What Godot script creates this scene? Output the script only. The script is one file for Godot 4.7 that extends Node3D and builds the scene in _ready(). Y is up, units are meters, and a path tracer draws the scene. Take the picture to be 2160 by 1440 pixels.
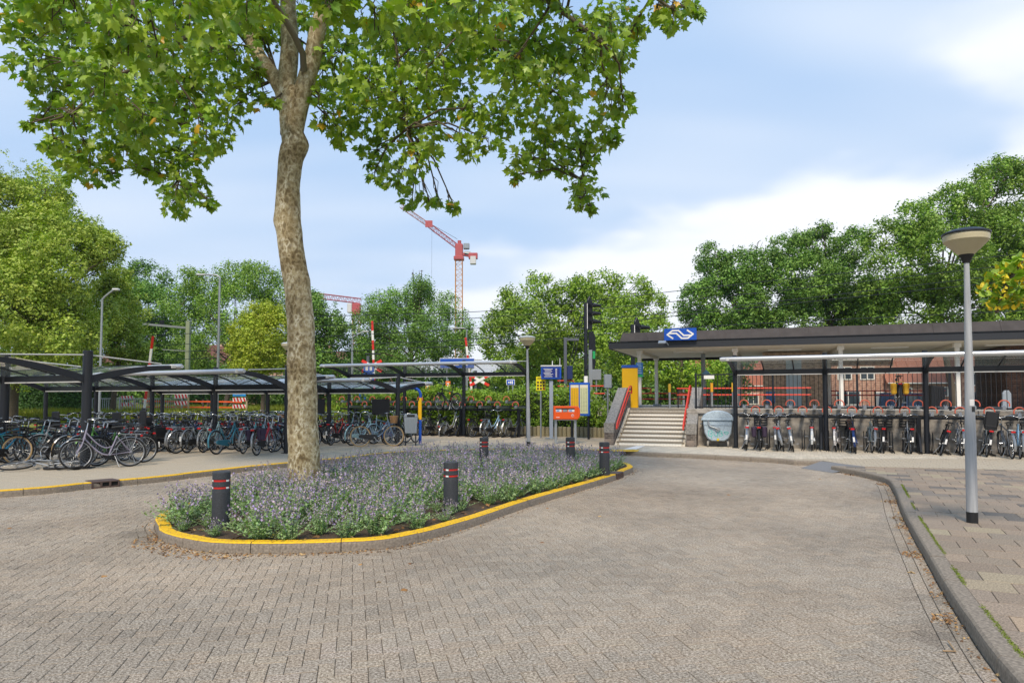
extends Node3D
# A station forecourt: plane tree on a planted island, bicycle shelters, stairs to a platform.
const F := 1440.0
const HC := 1.75
const TILT := 2.6
const CY := 772.61
const PV := 0.12
var rng := RandomNumberGenerator.new()
var mats := {}
var cache := {}
var used := {}
var AX: Vector3      # along the shelter rows, to the right and nearer
var PE: Vector3      # across them, away from the viewer
var AS: Vector3      # along the platform
var PS: Vector3

class B:
	var v := PackedVector3Array()
	var n := PackedVector3Array()
	var t := PackedVector2Array()
	var c := PackedColorArray()
	var col := Color.WHITE
	func pt(p: Vector3, nn: Vector3, uv := Vector2.ZERO) -> void:
		v.append(p); n.append(nn); t.append(uv); c.append(col)
	func tri(a: Vector3, b: Vector3, d: Vector3) -> void:
		var nn := (b - a).cross(d - a).normalized()
		pt(a, nn); pt(d, nn, Vector2(1, 0)); pt(b, nn, Vector2(0, 1))
	func quad(a: Vector3, b: Vector3, d: Vector3, e: Vector3) -> void:
		var nn := (b - a).cross(d - a).normalized()
		pt(a, nn, Vector2(0, 1)); pt(d, nn, Vector2(1, 0)); pt(b, nn, Vector2(1, 1))
		pt(a, nn, Vector2(0, 1)); pt(e, nn, Vector2(0, 0)); pt(d, nn, Vector2(1, 0))
	func box(x: Transform3D, s: Vector3, bev := 0.0) -> void:
		var h := s * 0.5
		var i := h - Vector3.ONE * bev
		var ax := [Vector3.RIGHT, Vector3.UP, Vector3.BACK]
		for k in 3:
			for sg in [-1.0, 1.0]:
				var w: Vector3 = ax[k] * sg
				var a: Vector3 = ax[(k + 1) % 3]
				var b: Vector3 = ax[(k + 2) % 3] * sg
				var o: Vector3 = w * h[k]
				var p: Vector3 = a * i[(k + 1) % 3]
				var q: Vector3 = b * i[(k + 2) % 3]
				quad(x * (o - p - q), x * (o + p - q), x * (o + p + q), x * (o - p + q))
		if bev > 0.0:
			for k in 3:
				var a: Vector3 = ax[(k + 1) % 3]
				var b: Vector3 = ax[(k + 2) % 3]
				for s1 in [-1.0, 1.0]:
					for s2 in [-1.0, 1.0]:
						var e: Vector3 = ax[k] * i[k]
						var p1: Vector3 = a * s1 * h[(k + 1) % 3] + b * s2 * i[(k + 2) % 3]
						var p2: Vector3 = a * s1 * i[(k + 1) % 3] + b * s2 * h[(k + 2) % 3]
						if s1 * s2 > 0: quad(x * (p1 - e), x * (p2 - e), x * (p2 + e), x * (p1 + e))
						else: quad(x * (p2 - e), x * (p1 - e), x * (p1 + e), x * (p2 + e))
			for a in [-1.0, 1.0]:
				for b in [-1.0, 1.0]:
					for d in [-1.0, 1.0]:
						var sg := Vector3(a, b, d)
						var p := x * (Vector3(h.x, i.y, i.z) * sg)
						var q := x * (Vector3(i.x, h.y, i.z) * sg)
						var r := x * (Vector3(i.x, i.y, h.z) * sg)
						if a * b * d > 0: tri(p, q, r)
						else: tri(p, r, q)
	func bx(pos: Vector3, s: Vector3, bev := 0.0, turn := 0.0) -> void:
		box(Transform3D(Basis(Vector3.UP, turn), pos), s, bev)
	func bar(p: Vector3, q: Vector3, w: float, h: float, bev := 0.0) -> void:
		# a straight square bar from p to q
		var z := (q - p).normalized()
		var u := Vector3.UP if abs(z.y) < 0.95 else Vector3.RIGHT
		var x := u.cross(z).normalized()
		box(Transform3D(Basis(x, z.cross(x), z), (p + q) * 0.5), Vector3(w, h, p.distance_to(q)), bev)
	func tube(p: Array, r, sides := 6, caps := true, closed := false) -> void:
		var m := p.size()
		var rings := []
		var prev := Vector3.ZERO
		for k in m:
			var d: Vector3
			if closed: d = p[(k + 1) % m] - p[(k - 1 + m) % m]
			else: d = p[min(k + 1, m - 1)] - p[max(k - 1, 0)]
			d = d.normalized()
			if prev == Vector3.ZERO:
				prev = (Vector3.UP if abs(d.y) < 0.9 else Vector3.RIGHT).cross(d).normalized()
			else:
				prev = (prev - d * prev.dot(d)).normalized()
			var o := d.cross(prev)
			var rad: float = r[k] if r is Array else r
			var ring := []
			for j in sides:
				var a := TAU * j / sides
				var w := prev * cos(a) + o * sin(a)
				ring.append([p[k] + w * rad, w])
			rings.append(ring)
		for k in (m if closed else m - 1):
			var A: Array = rings[k]
			var Bq: Array = rings[(k + 1) % m]
			for j in sides:
				var j2 := (j + 1) % sides
				pt(A[j][0], A[j][1]); pt(Bq[j2][0], Bq[j2][1]); pt(A[j2][0], A[j2][1])
				pt(A[j][0], A[j][1]); pt(Bq[j][0], Bq[j][1]); pt(Bq[j2][0], Bq[j2][1])
		if caps and not closed:
			for j in range(1, sides - 1):
				tri(rings[0][0][0], rings[0][j + 1][0], rings[0][j][0])
				tri(rings[m - 1][0][0], rings[m - 1][j][0], rings[m - 1][j + 1][0])
	func lathe(x: Transform3D, prof: Array, sides := 16) -> void:
		# prof: Vector2(radius, height) from the bottom up, faces outwards
		for k in prof.size() - 1:
			var a: Vector2 = prof[k]
			var b: Vector2 = prof[k + 1]
			var e := b - a
			for j in sides:
				var t0 := TAU * j / sides
				var t1 := TAU * (j + 1) / sides
				var d0 := Vector3(cos(t0), 0, -sin(t0))
				var d1 := Vector3(cos(t1), 0, -sin(t1))
				var n0 := (x.basis * (d0 * e.y - Vector3.UP * e.x)).normalized()
				var n1 := (x.basis * (d1 * e.y - Vector3.UP * e.x)).normalized()
				var p0 := x * (d0 * a.x + Vector3.UP * a.y)
				var p1 := x * (d1 * a.x + Vector3.UP * a.y)
				var q0 := x * (d0 * b.x + Vector3.UP * b.y)
				var q1 := x * (d1 * b.x + Vector3.UP * b.y)
				if a.x > 0: pt(p0, n0); pt(q1, n1); pt(p1, n1)
				if b.x > 0: pt(p0, n0); pt(q0, n0); pt(q1, n1)
	func prism(poly: PackedVector2Array, y0: float, y1: float, bottom := false) -> void:
		# poly holds (x, z) points
		if poly.size() < 3: return
		var q := poly
		if not Geometry2D.is_polygon_clockwise(q): q.reverse()
		var ids := Geometry2D.triangulate_polygon(q)
		for k in range(0, ids.size(), 3):
			var a := q[ids[k]]; var b := q[ids[k + 1]]; var d := q[ids[k + 2]]
			if (b - a).cross(d - a) > 0:
				var s := b; b = d; d = s
			tri(Vector3(a.x, y1, a.y), Vector3(b.x, y1, b.y), Vector3(d.x, y1, d.y))
			if bottom: tri(Vector3(a.x, y0, a.y), Vector3(d.x, y0, d.y), Vector3(b.x, y0, b.y))
		if y0 == y1: return
		for k in q.size():
			var a := q[k]; var b := q[(k + 1) % q.size()]
			quad(Vector3(a.x, y0, a.y), Vector3(b.x, y0, b.y), Vector3(b.x, y1, b.y), Vector3(a.x, y1, a.y))
	func paver(sx: float, sz: float, h: float, bev: float) -> void:
		# a paving stone with rounded upper edges, its top at y = 0
		var X := sx / 2; var Z := sz / 2
		var o := [Vector2(-X, Z), Vector2(X, Z), Vector2(X, -Z), Vector2(-X, -Z)]
		for k in 4:
			var a: Vector2 = o[k]; var b: Vector2 = o[(k + 1) % 4]
			var ai := a - Vector2(sign(a.x), sign(a.y)) * bev
			var bi := b - Vector2(sign(b.x), sign(b.y)) * bev
			quad(Vector3(a.x, -h, a.y), Vector3(b.x, -h, b.y), Vector3(b.x, -bev, b.y), Vector3(a.x, -bev, a.y))
			quad(Vector3(a.x, -bev, a.y), Vector3(b.x, -bev, b.y), Vector3(bi.x, 0, bi.y), Vector3(ai.x, 0, ai.y))
		X -= bev; Z -= bev
		quad(Vector3(-X, 0, Z), Vector3(X, 0, Z), Vector3(X, 0, -Z), Vector3(-X, 0, -Z))
	func extrude(poly: Array, x: Transform3D, depth: float, bev := 0.0) -> void:
		# poly (x, y) counter-clockwise seen from +z; front face at z = 0, back at -depth
		var q := PackedVector2Array(poly)
		if Geometry2D.is_polygon_clockwise(q): q.reverse()
		var f := q
		if bev > 0:
			var g := Geometry2D.offset_polygon(q, -bev, Geometry2D.JOIN_MITER)
			if g.size() == 1 and g[0].size() == q.size():
				# keep the corners paired with the outline's
				f = PackedVector2Array()
				for p in q:
					var best: Vector2 = g[0][0]
					for w in g[0]:
						if w.distance_to(p) < best.distance_to(p): best = w
					f.append(best)
			else: bev = 0.0
		var ids := Geometry2D.triangulate_polygon(f)
		for k in range(0, ids.size(), 3):
			var a := f[ids[k]]; var b := f[ids[k + 1]]; var d := f[ids[k + 2]]
			if (b - a).cross(d - a) < 0:
				var s := b; b = d; d = s
			tri(x * Vector3(a.x, a.y, 0), x * Vector3(b.x, b.y, 0), x * Vector3(d.x, d.y, 0))
			tri(x * Vector3(a.x, a.y, -depth), x * Vector3(d.x, d.y, -depth), x * Vector3(b.x, b.y, -depth))
		for k in q.size():
			var k2 := (k + 1) % q.size()
			quad(x * Vector3(q[k].x, q[k].y, -depth + bev), x * Vector3(q[k2].x, q[k2].y, -depth + bev), x * Vector3(q[k2].x, q[k2].y, -bev), x * Vector3(q[k].x, q[k].y, -bev))
			if bev > 0:
				quad(x * Vector3(q[k].x, q[k].y, -bev), x * Vector3(q[k2].x, q[k2].y, -bev), x * Vector3(f[k2].x, f[k2].y, 0), x * Vector3(f[k].x, f[k].y, 0))
				quad(x * Vector3(f[k].x, f[k].y, -depth), x * Vector3(f[k2].x, f[k2].y, -depth), x * Vector3(q[k2].x, q[k2].y, -depth + bev), x * Vector3(q[k].x, q[k].y, -depth + bev))
	func ball(p: Vector3, r: float, sides := 8) -> void:
		var prof := []
		for k in 6:
			var a := -PI / 2 + PI * k / 5
			prof.append(Vector2(max(cos(a) * r, 0.0) if k % 5 else 0.0, sin(a) * r))
		lathe(Transform3D(Basis(), p), prof, sides)
	func leaf(p: Vector3, l: Vector3, tip: Vector3, r: Vector3, nn: Vector3) -> void:
		# two facets whose front lies on the side that nn points to
		if (tip - p).cross(l - p).dot(nn) < 0.0:
			var s := l
			l = r
			r = s
		pt(p, nn); pt(l, nn); pt(tip, nn)
		pt(p, nn); pt(tip, nn); pt(r, nn)
	func mesh() -> ArrayMesh:
		var a := []
		a.resize(Mesh.ARRAY_MAX)
		a[Mesh.ARRAY_VERTEX] = v; a[Mesh.ARRAY_NORMAL] = n; a[Mesh.ARRAY_TEX_UV] = t; a[Mesh.ARRAY_COLOR] = c
		var m := ArrayMesh.new()
		m.add_surface_from_arrays(Mesh.PRIMITIVE_TRIANGLES, a)
		return m

# ---------------------------------------------------------------- nodes
func numbered(called: String) -> String:
	var k: int = used.get(called, 0)
	used[called] = k + 1
	return called if k == 0 else "%s_%03d" % [called, k]
func tag(o: Node, label: String, category: String, group := "", kind := "") -> Node:
	if label: o.set_meta("label", label)
	if category: o.set_meta("category", category)
	if group: o.set_meta("group", group)
	if kind: o.set_meta("kind", kind)
	return o
func thing(called: String, label: String, category: String, pos := Vector3.ZERO, turn := 0.0, group := "") -> Node3D:
	var o := Node3D.new()
	o.name = numbered(called)
	add_child(o)
	o.position = pos
	o.rotation.y = turn
	tag(o, label, category, group)
	return o
func part(called: String, b, m: Material, parent: Node) -> MeshInstance3D:
	var o := MeshInstance3D.new()
	o.name = called if parent != self else numbered(called)
	o.mesh = b.mesh() if b is B else b
	o.material_override = m
	parent.add_child(o, true)
	return o
func structure(called: String) -> Node3D:
	var o := Node3D.new()
	o.name = numbered(called)
	add_child(o)
	o.set_meta("kind", "structure")
	return o
func scatter(called: String, mesh: Mesh, m: Material, xf: Array, cols: Array, parent: Node) -> MultiMeshInstance3D:
	var mm := MultiMesh.new()
	mm.transform_format = MultiMesh.TRANSFORM_3D
	mm.use_colors = cols.size() > 0
	mm.mesh = mesh
	mm.instance_count = xf.size()
	for k in xf.size():
		mm.set_instance_transform(k, xf[k])
		if cols.size(): mm.set_instance_color(k, cols[k])
	var o := MultiMeshInstance3D.new()
	o.name = called if parent != self else numbered(called)
	o.multimesh = mm
	o.material_override = m
	parent.add_child(o, true)
	o.set_meta("kind", "stuff")
	return o
# ---------------------------------------------------------------- places
func ray(px: float, py: float) -> Vector3:
	var yc := (CY - py) / F
	var t := deg_to_rad(TILT)
	return Vector3((px - 1080.0) / F, yc * cos(t) + sin(t), yc * sin(t) - cos(t))
func gp(px: float, py: float, h := 0.0) -> Vector3:      # a place on level ground of height h
	var r := ray(px, py)
	return Vector3(0, HC, 0) + r * ((h - HC) / r.y)
func at(px: float, py: float, d: float) -> Vector3:       # a place at a distance ahead
	var r := ray(px, py)
	return Vector3(0, HC, 0) + r * (d / -r.z)
func below(px: float, py: float, d: float, h: float) -> Vector3:
	var p := at(px, py, d)
	return Vector3(p.x, h, p.z)
func jit(a: float) -> float:
	return rng.randf_range(-a, a)
func rdir() -> Vector3:
	var y := rng.randf_range(-1, 1)
	var a := rng.randf() * TAU
	var s := sqrt(1 - y * y)
	return Vector3(s * cos(a), y, s * sin(a))
# ---------------------------------------------------------------- materials
func mat(key: String, col = null, rough := 0.6, metal := 0.0) -> StandardMaterial3D:
	if mats.has(key): return mats[key]
	var m := StandardMaterial3D.new()
	m.albedo_color = Color(col) if col is String else col
	m.roughness = rough
	m.metallic = metal
	mats[key] = m
	return m
func noise_tex(kind: int, freq: float, oct: int, stops: Array, seed_ := 1, size := 512, hard := false, warp := 0.0) -> NoiseTexture2D:
	var f := FastNoiseLite.new()
	f.noise_type = kind
	f.frequency = freq
	f.fractal_octaves = oct
	f.fractal_type = FastNoiseLite.FRACTAL_FBM if oct > 1 else FastNoiseLite.FRACTAL_NONE
	f.seed = seed_
	if warp > 0:
		f.domain_warp_enabled = true
		f.domain_warp_amplitude = warp
		f.domain_warp_frequency = freq
	var g := Gradient.new()
	var offs := PackedFloat32Array()
	var cols := PackedColorArray()
	for s in stops:
		offs.append(s[0])
		cols.append(Color(s[1]))
	g.offsets = offs
	g.colors = cols
	if hard: g.interpolation_mode = Gradient.GRADIENT_INTERPOLATE_CONSTANT
	var t := NoiseTexture2D.new()
	t.width = size
	t.height = size
	t.seamless = true
	t.noise = f
	t.color_ramp = g
	return t
func grainy(key: String, stops: Array, scale: float, freq: float, oct: int, rough := 0.85, bump := 0.0, vcol := false, size := 512, seed_ := 1, gain := 0.5) -> StandardMaterial3D:
	if mats.has(key): return mats[key]
	var m := StandardMaterial3D.new()
	m.albedo_texture = noise_tex(FastNoiseLite.TYPE_SIMPLEX_SMOOTH, freq, oct, stops, seed_, size)
	m.albedo_texture.noise.fractal_gain = gain
	m.uv1_triplanar = true
	m.uv1_world_triplanar = true
	m.uv1_scale = Vector3.ONE * scale
	m.roughness = rough
	if bump > 0:
		var nt := noise_tex(FastNoiseLite.TYPE_SIMPLEX_SMOOTH, freq, oct, [[0, "000000"], [1, "ffffff"]], seed_, size)
		nt.noise.fractal_gain = gain
		nt.as_normal_map = true
		nt.bump_strength = bump
		m.normal_enabled = true
		m.normal_texture = nt
	m.vertex_color_use_as_albedo = vcol
	mats[key] = m
	return m
func leafy(key: String, col: String, back: String, rough := 0.55) -> StandardMaterial3D:
	if mats.has(key): return mats[key]
	var m := StandardMaterial3D.new()
	m.albedo_color = Color(col)
	m.vertex_color_use_as_albedo = true
	m.roughness = rough
	m.backlight_enabled = true
	m.backlight = Color(back)
	m.cull_mode = BaseMaterial3D.CULL_DISABLED
	mats[key] = m
	return m
func brick_material(key: String, cols: Array, mortar: String, rows: int, per: int, metres: float) -> StandardMaterial3D:
	if mats.has(key): return mats[key]
	var s := 256
	var img := Image.create(s, s, false, Image.FORMAT_RGB8)
	var r := RandomNumberGenerator.new()
	r.seed = hash(key)
	img.fill(Color(mortar))
	var bh := float(s) / rows
	var bw := float(s) / per
	for y in rows:
		for x in per + 1:
			var c := Color(cols[r.randi() % cols.size()])
			c = c.lightened(r.randf() * 0.08) if r.randf() < 0.5 else c.darkened(r.randf() * 0.12)
			var x0 := x * bw - (bw / 2 if y % 2 else 0.0)
			if x == per and y % 2 == 0: continue
			if x == per: c = img.get_pixel(3, int(y * bh + bh / 2))
			img.fill_rect(Rect2i(int(x0) + 1, int(y * bh) + 1, int(bw) - 2, int(bh) - 2), c)
	var m := StandardMaterial3D.new()
	img.generate_mipmaps()
	m.albedo_texture = ImageTexture.create_from_image(img)
	m.uv1_triplanar = true
	m.uv1_scale = Vector3.ONE / metres
	m.roughness = 0.9
	mats[key] = m
	return m
func glass(key: String, col: Color, rough := 0.03) -> StandardMaterial3D:
	if mats.has(key): return mats[key]
	var m := StandardMaterial3D.new()
	m.albedo_color = col
	m.transparency = BaseMaterial3D.TRANSPARENCY_ALPHA
	m.roughness = rough
	m.metallic_specular = 0.5
	mats[key] = m
	return m
func curve(p: Array, step: float, closed := false) -> Array:
	# Catmull-Rom through the points, resampled at even steps
	var fine := []
	var m := p.size()
	for k in (m if closed else m - 1):
		var p0: Vector3 = p[(k - 1 + m) % m] if closed else p[max(k - 1, 0)]
		var p1: Vector3 = p[k]
		var p2: Vector3 = p[(k + 1) % m]
		var p3: Vector3 = p[(k + 2) % m] if closed else p[min(k + 2, m - 1)]
		for j in 16: fine.append(p1.cubic_interpolate(p2, p0, p3, j / 16.0))
	fine.append(p[0] if closed else p[m - 1])
	var out := [fine[0]]
	var left := step
	for k in range(1, fine.size()):
		var a: Vector3 = fine[k - 1]
		var b: Vector3 = fine[k]
		var d := a.distance_to(b)
		while d >= left and d > 0:
			a = a.lerp(b, left / d)
			out.append(a)
			d = a.distance_to(b)
			left = step
		left -= d
	if not closed and out[-1].distance_to(fine[-1]) > step * 0.3: out.append(fine[-1])
	return out
func flat(p: Array) -> PackedVector2Array:
	var o := PackedVector2Array()
	for q in p: o.append(Vector2(q.x, q.z))
	return o
# ---------------------------------------------------------------- start
var env: Environment
var KL := []
var KR := []
var IS := []
func _ready() -> void:
	rng.seed = 7
	# camera
	var cam := Camera3D.new()
	cam.name = "camera"
	add_child(cam)
	cam.position = Vector3(0, HC, 0)
	cam.rotation_degrees.x = TILT
	cam.near = 0.1
	cam.far = 1500
	cam.projection = Camera3D.PROJECTION_FRUSTUM
	cam.size = 0.1 * 1440.0 / F
	cam.frustum_offset = Vector2(0, 0.1 * (CY - 720.0) / F)
	# sky, sun, exposure
	var we := WorldEnvironment.new()
	we.name = "world_environment"
	env = Environment.new()
	we.environment = env
	env.background_mode = Environment.BG_SKY
	env.tonemap_mode = Environment.TONE_MAPPER_LINEAR
	env.tonemap_exposure = 1.55
	env.sdfgi_enabled = true
	env.ssao_enabled = true
	env.ssil_enabled = true
	env.fog_enabled = true
	env.fog_density = 0.00016
	env.fog_light_color = Color("b9cbe2")
	var sky := Sky.new()
	var pano := PanoramaSkyMaterial.new()
	pano.panorama = ImageTexture.create_from_image(sky_picture())
	sky.sky_material = pano
	env.sky = sky
	env.background_energy_multiplier = 0.74
	add_child(we)
	var sun := DirectionalLight3D.new()
	sun.name = "sun"
	add_child(sun)
	sun.rotation_degrees = Vector3(-48, -12, 0)
	sun.light_energy = 0.75
	sun.light_color = Color("fff0dc")
	sun.light_angular_distance = 10
	sun.shadow_enabled = true
	var a := deg_to_rad(26.6)
	AX = Vector3(cos(a), 0, sin(a))
	PE = Vector3(sin(a), 0, -cos(a))
	a = deg_to_rad(21.0)
	AS = Vector3(cos(a), 0, sin(a))
	PS = Vector3(sin(a), 0, -cos(a))
	make_materials()
	ground_works()
	platform_works()
	shelters()
	background_trees()
	hedges()
	plane_tree()
	catmint()
	bicycles()
	furniture()
	railway()
	houses()
	litter()

func sky_picture() -> Image:
	var w := 1536
	var h := 768
	var img := Image.create(w, h, false, Image.FORMAT_RGBH)
	var f1 := FastNoiseLite.new()
	f1.noise_type = FastNoiseLite.TYPE_SIMPLEX_SMOOTH
	f1.frequency = 1.0
	f1.fractal_octaves = 5
	f1.seed = 12
	var f2 := FastNoiseLite.new()
	f2.noise_type = FastNoiseLite.TYPE_SIMPLEX_SMOOTH
	f2.frequency = 0.7
	f2.fractal_octaves = 3
	f2.seed = 5
	for y in h:
		var el := (0.5 - (y + 0.5) / h) * PI
		if el < -0.05:
			img.fill_rect(Rect2i(0, y, w, 1), Color(0.30, 0.31, 0.30))
			continue
		var s := sin(max(el, 0.0))
		var base := Color(0.62, 0.74, 0.90).lerp(Color(0.31, 0.50, 0.80), pow(clampf(s / 0.7, 0, 1), 0.7))
		for x in w:
			var az := (x + 0.5) / w * TAU
			if az > PI: az -= TAU
			var d := Vector3(sin(az) * cos(el), s, -cos(az) * cos(el))
			var k := 1.0 / (s + 0.22)
			var q := Vector3(d.x * k, d.z * k, 0.0)
			var n := f1.get_noise_3d(q.x * 0.55 + 3.0, q.y * 0.9, 0.3)
			var big := f2.get_noise_3d(q.x * 0.5, q.y * 0.5, 4.0)
			# a bank of white cloud low over the platform, thin veils elsewhere
			var fine_n := n + 0.5 * f1.get_noise_3d(q.x * 1.6, q.y * 2.2, 7.0)
			var edge: float = 0.27 + 0.10 * clampf(az - 0.1, 0, 1) + fine_n * 0.24 + big * 0.06
			var bank: float = smoothstep(-0.22, 0.22, az + fine_n * 0.25 + big * 0.2) * (1.0 - smoothstep(edge - 0.15, edge + 0.09, el))
			bank = max(bank, 0.45 * (1.0 - smoothstep(0.02, 0.2, el)))
			var cover := clampf(bank * 0.95 + big * 0.2 + n * 0.4 - 0.03, 0, 1)
			cover = smoothstep(0.08, 0.9, cover)
			var veil := clampf(f2.get_noise_3d(q.x * 0.8 + 9, q.y * 2.0, 1.0) * 0.7 + 0.10, 0, 0.6)
			var c := base.lerp(Color(0.80, 0.86, 0.95), veil * 0.9)
			c = c.lerp(Color(0.94, 0.96, 1.0), cover * 0.92)
			img.set_pixel(x, y, c)
	return img

func make_materials() -> void:
	mat("dark_steel", "23262c", 0.45, 0.3)
	mat("black_steel", "16181c", 0.4, 0.2)
	mat("galvanised", "a3a8ab", 0.45, 0.7)
	mat("light_grey_paint", "c9c9c6", 0.4)
	mat("grey_paint", "8f979f", 0.45)
	mat("orange_handle", "d8684e", 0.45)
	mat("rubber", "1b1b1c", 0.8)
	mat("chrome", "c8cacc", 0.22, 0.95)
	mat("alloy", "a9abad", 0.35, 0.8)
	mat("red_reflector", "c11a18", 0.25)
	mat("white_plastic", "e6e6e4", 0.5)
	mat("blue_paint", "1450b4", 0.4)
	mat("yellow_paint", "f4b800", 0.45)
	mat("red_rail", "d8402a", 0.4)
	mat("white_paint", "e8e6e0", 0.5)
	mat("cream_paint", "cfc8ba", 0.6)
	mat("black_plastic", "18181a", 0.5)
	var lm := mat("line_white", "e2e0da", 0.8)
	lm.roughness = 0.8
	grainy("brick_road", [[0.0, "2f2720"], [0.30, "605549"], [0.43, "8b7e6f"], [0.55, "a39586"], [0.68, "bbafa0"], [1.0, "fff5e8"]], 1.1, 0.035, 5, 0.9, 1.6, true, 1024, 3, 0.88)
	grainy("sand_joint", [[0.2, "52483c"], [0.8, "766a59"]], 1.0, 0.02, 3, 0.95)
	grainy("tile_brown", [[0.0, "4c463e"], [0.35, "8a8176"], [0.6, "a89d90"], [1.0, "e8dece"]], 1.1, 0.035, 5, 0.9, 1.0, true, 1024, 9, 0.85)
	grainy("tile_beige", [[0.0, "7a7060"], [0.4, "a69a86"], [0.6, "b6aa96"], [1.0, "d8ccb8"]], 1.2, 0.04, 4, 0.9, 1.0, true, 1024, 10)
	grainy("kerb_concrete", [[0.0, "685f53"], [0.45, "81776a"], [0.6, "8d8274"], [1.0, "a59a8a"]], 1.3, 0.04, 4, 0.9, 0.6, false, 512, 4)
	grainy("yellow_road_paint", [[0.0, "6c6658"], [0.27, "857a5c"], [0.31, "c89c1c"], [0.40, "e0b012"], [0.6, "ecbb10"], [1.0, "f4cc30"]], 0.8, 0.022, 5, 0.75, 0.5, false, 1024, 5, 0.7)
	grainy("concrete_wall", [[0.0, "6c665e"], [0.4, "9a938a"], [0.65, "aea79c"], [1.0, "c8c0b4"]], 0.35, 0.012, 5, 0.9, 0.8, false, 1024, 6)
	grainy("soil", [[0.0, "2c241c"], [0.5, "4a3c2e"], [0.8, "5e4c3a"], [1.0, "8a6b48"]], 2.2, 0.04, 4, 0.95, 2.5, false, 512, 7)
	grainy("dirt_ground", [[0.0, "4c5030"], [0.5, "6a6c3c"], [1.0, "8a8450"]], 0.3, 0.02, 4, 0.95)
	grainy("tread", [[0.0, "6a6254"], [0.5, "887d6c"], [1.0, "a0957f"]], 1.0, 0.04, 4, 0.85, 0.6)
	grainy("stringer", [[0.0, "a89c88"], [0.5, "cdc2ae"], [1.0, "ddd4c4"]], 0.6, 0.02, 4, 0.85)
	grainy("cheek_cap", [[0.0, "5e5b57"], [0.45, "85817b"], [0.7, "98938c"], [1.0, "b4afa8"]], 0.8, 0.03, 5, 0.9, 0.8)
	grainy("bark", [[0.0, "3a332a"], [0.5, "5b5044"], [1.0, "7d705f"]], 1.2, 0.04, 4, 0.9, 3.0, false, 512, 8)
	grainy("zinc_roof", [[0.0, "302b29"], [0.5, "3f3937"], [1.0, "4c4643"]], 0.3, 0.015, 4, 0.75)
	brick_material("cheek_brick", ["6c625a", "7d7168", "5a524c", "8a7c70"], "a39a8e", 8, 4, 0.55)
	brick_material("station_brick", ["584038", "6a4c40", "4c3830", "62463a"], "8a8078", 8, 4, 0.55)
	brick_material("house_brick", ["b08470", "bc907c", "a27666", "c49c88"], "b8aca0", 8, 4, 0.7)
	brick_material("pale_brick", ["b8937c", "c4a28a", "a88470", "cbae98"], "c8beb2", 8, 4, 0.7)

# ---------------------------------------------------------------- ground
func kerb_works(path: Array, inner: float, label: String, painted: Callable, parent: Node) -> void:
	# path: the kerb's foot on the road side; inner: +1 when the pavement lies to the left of the path, seen from above
	var m := path.size()
	var nor := []
	for k in m:
		var d: Vector3 = (path[min(k + 1, m - 1)] - path[max(k - 1, 0)]).normalized()
		nor.append(Vector3(d.z, 0, -d.x) * inner)
	var k := 0
	while k < m - 1:
		var e: int = min(k + 4, m - 1)
		if m - 1 - e < 2: e = m - 1
		var stone := B.new()
		var paint := B.new()
		var prof := [Vector2(0, -0.06), Vector2(0.006, 0.085), Vector2(0.012, 0.105), Vector2(0.03, 0.12), Vector2(0.15, 0.12), Vector2(0.15, -0.06)]
		var rise := jit(0.004)
		for j in range(k, e):
			var p0: Vector3 = path[j]
			var p1: Vector3 = path[j + 1]
			if j == k: p0 = p0.lerp(p1, 0.02)
			if j == e - 1: p1 = p0.lerp(p1, 0.98)
			for q in prof.size() - 1:
				var a: Vector2 = prof[q]
				var b: Vector2 = prof[q + 1]
				var w := [p0 + nor[j] * a.x + Vector3.UP * (a.y + rise), p1 + nor[j + 1] * a.x + Vector3.UP * (a.y + rise), p1 + nor[j + 1] * b.x + Vector3.UP * (b.y + rise), p0 + nor[j] * b.x + Vector3.UP * (b.y + rise)]
				if inner > 0: stone.quad(w[0], w[1], w[2], w[3])
				else: stone.quad(w[1], w[0], w[3], w[2])
			for q in range(2, 4):
				var y0: float = 0.0035 + rise
				var a: Vector2 = prof[q]
				var b: Vector2 = prof[q + 1]
				if q == 1: a = a.lerp(b, 0.3 + 0.5 * abs(sin(j * 1.7)))
				if q == 3: b = Vector2(0.15 - 0.012 * abs(sin(j * 2.3)), b.y)
				var out0 = Vector3.UP * y0 - nor[j] * (0.003 if q < 3 else 0.0)
				var w := [p0 + nor[j] * a.x + Vector3.UP * a.y + out0, p1 + nor[j + 1] * a.x + Vector3.UP * a.y + out0, p1 + nor[j + 1] * b.x + Vector3.UP * b.y + out0, p0 + nor[j] * b.x + Vector3.UP * b.y + out0]
				if inner > 0: paint.quad(w[0], w[1], w[2], w[3])
				else: paint.quad(w[1], w[0], w[3], w[2])
		for cut in [k, e]:
			var p: Vector3 = path[cut].lerp(path[cut + 1], 0.02) if cut == k else path[cut].lerp(path[cut - 1], 0.02)
			var pts := []
			for q in prof: pts.append(p + nor[cut] * q.x + Vector3.UP * (q.y + rise))
			for q in range(1, pts.size() - 1):
				stone.tri(pts[0], pts[q], pts[q + 1])
		var s := part("kerbstone", stone, mats.kerb_concrete, parent)
		if painted.call(path[k]): part("yellow_paint", paint, mats.yellow_road_paint, s)
		k = e

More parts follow.
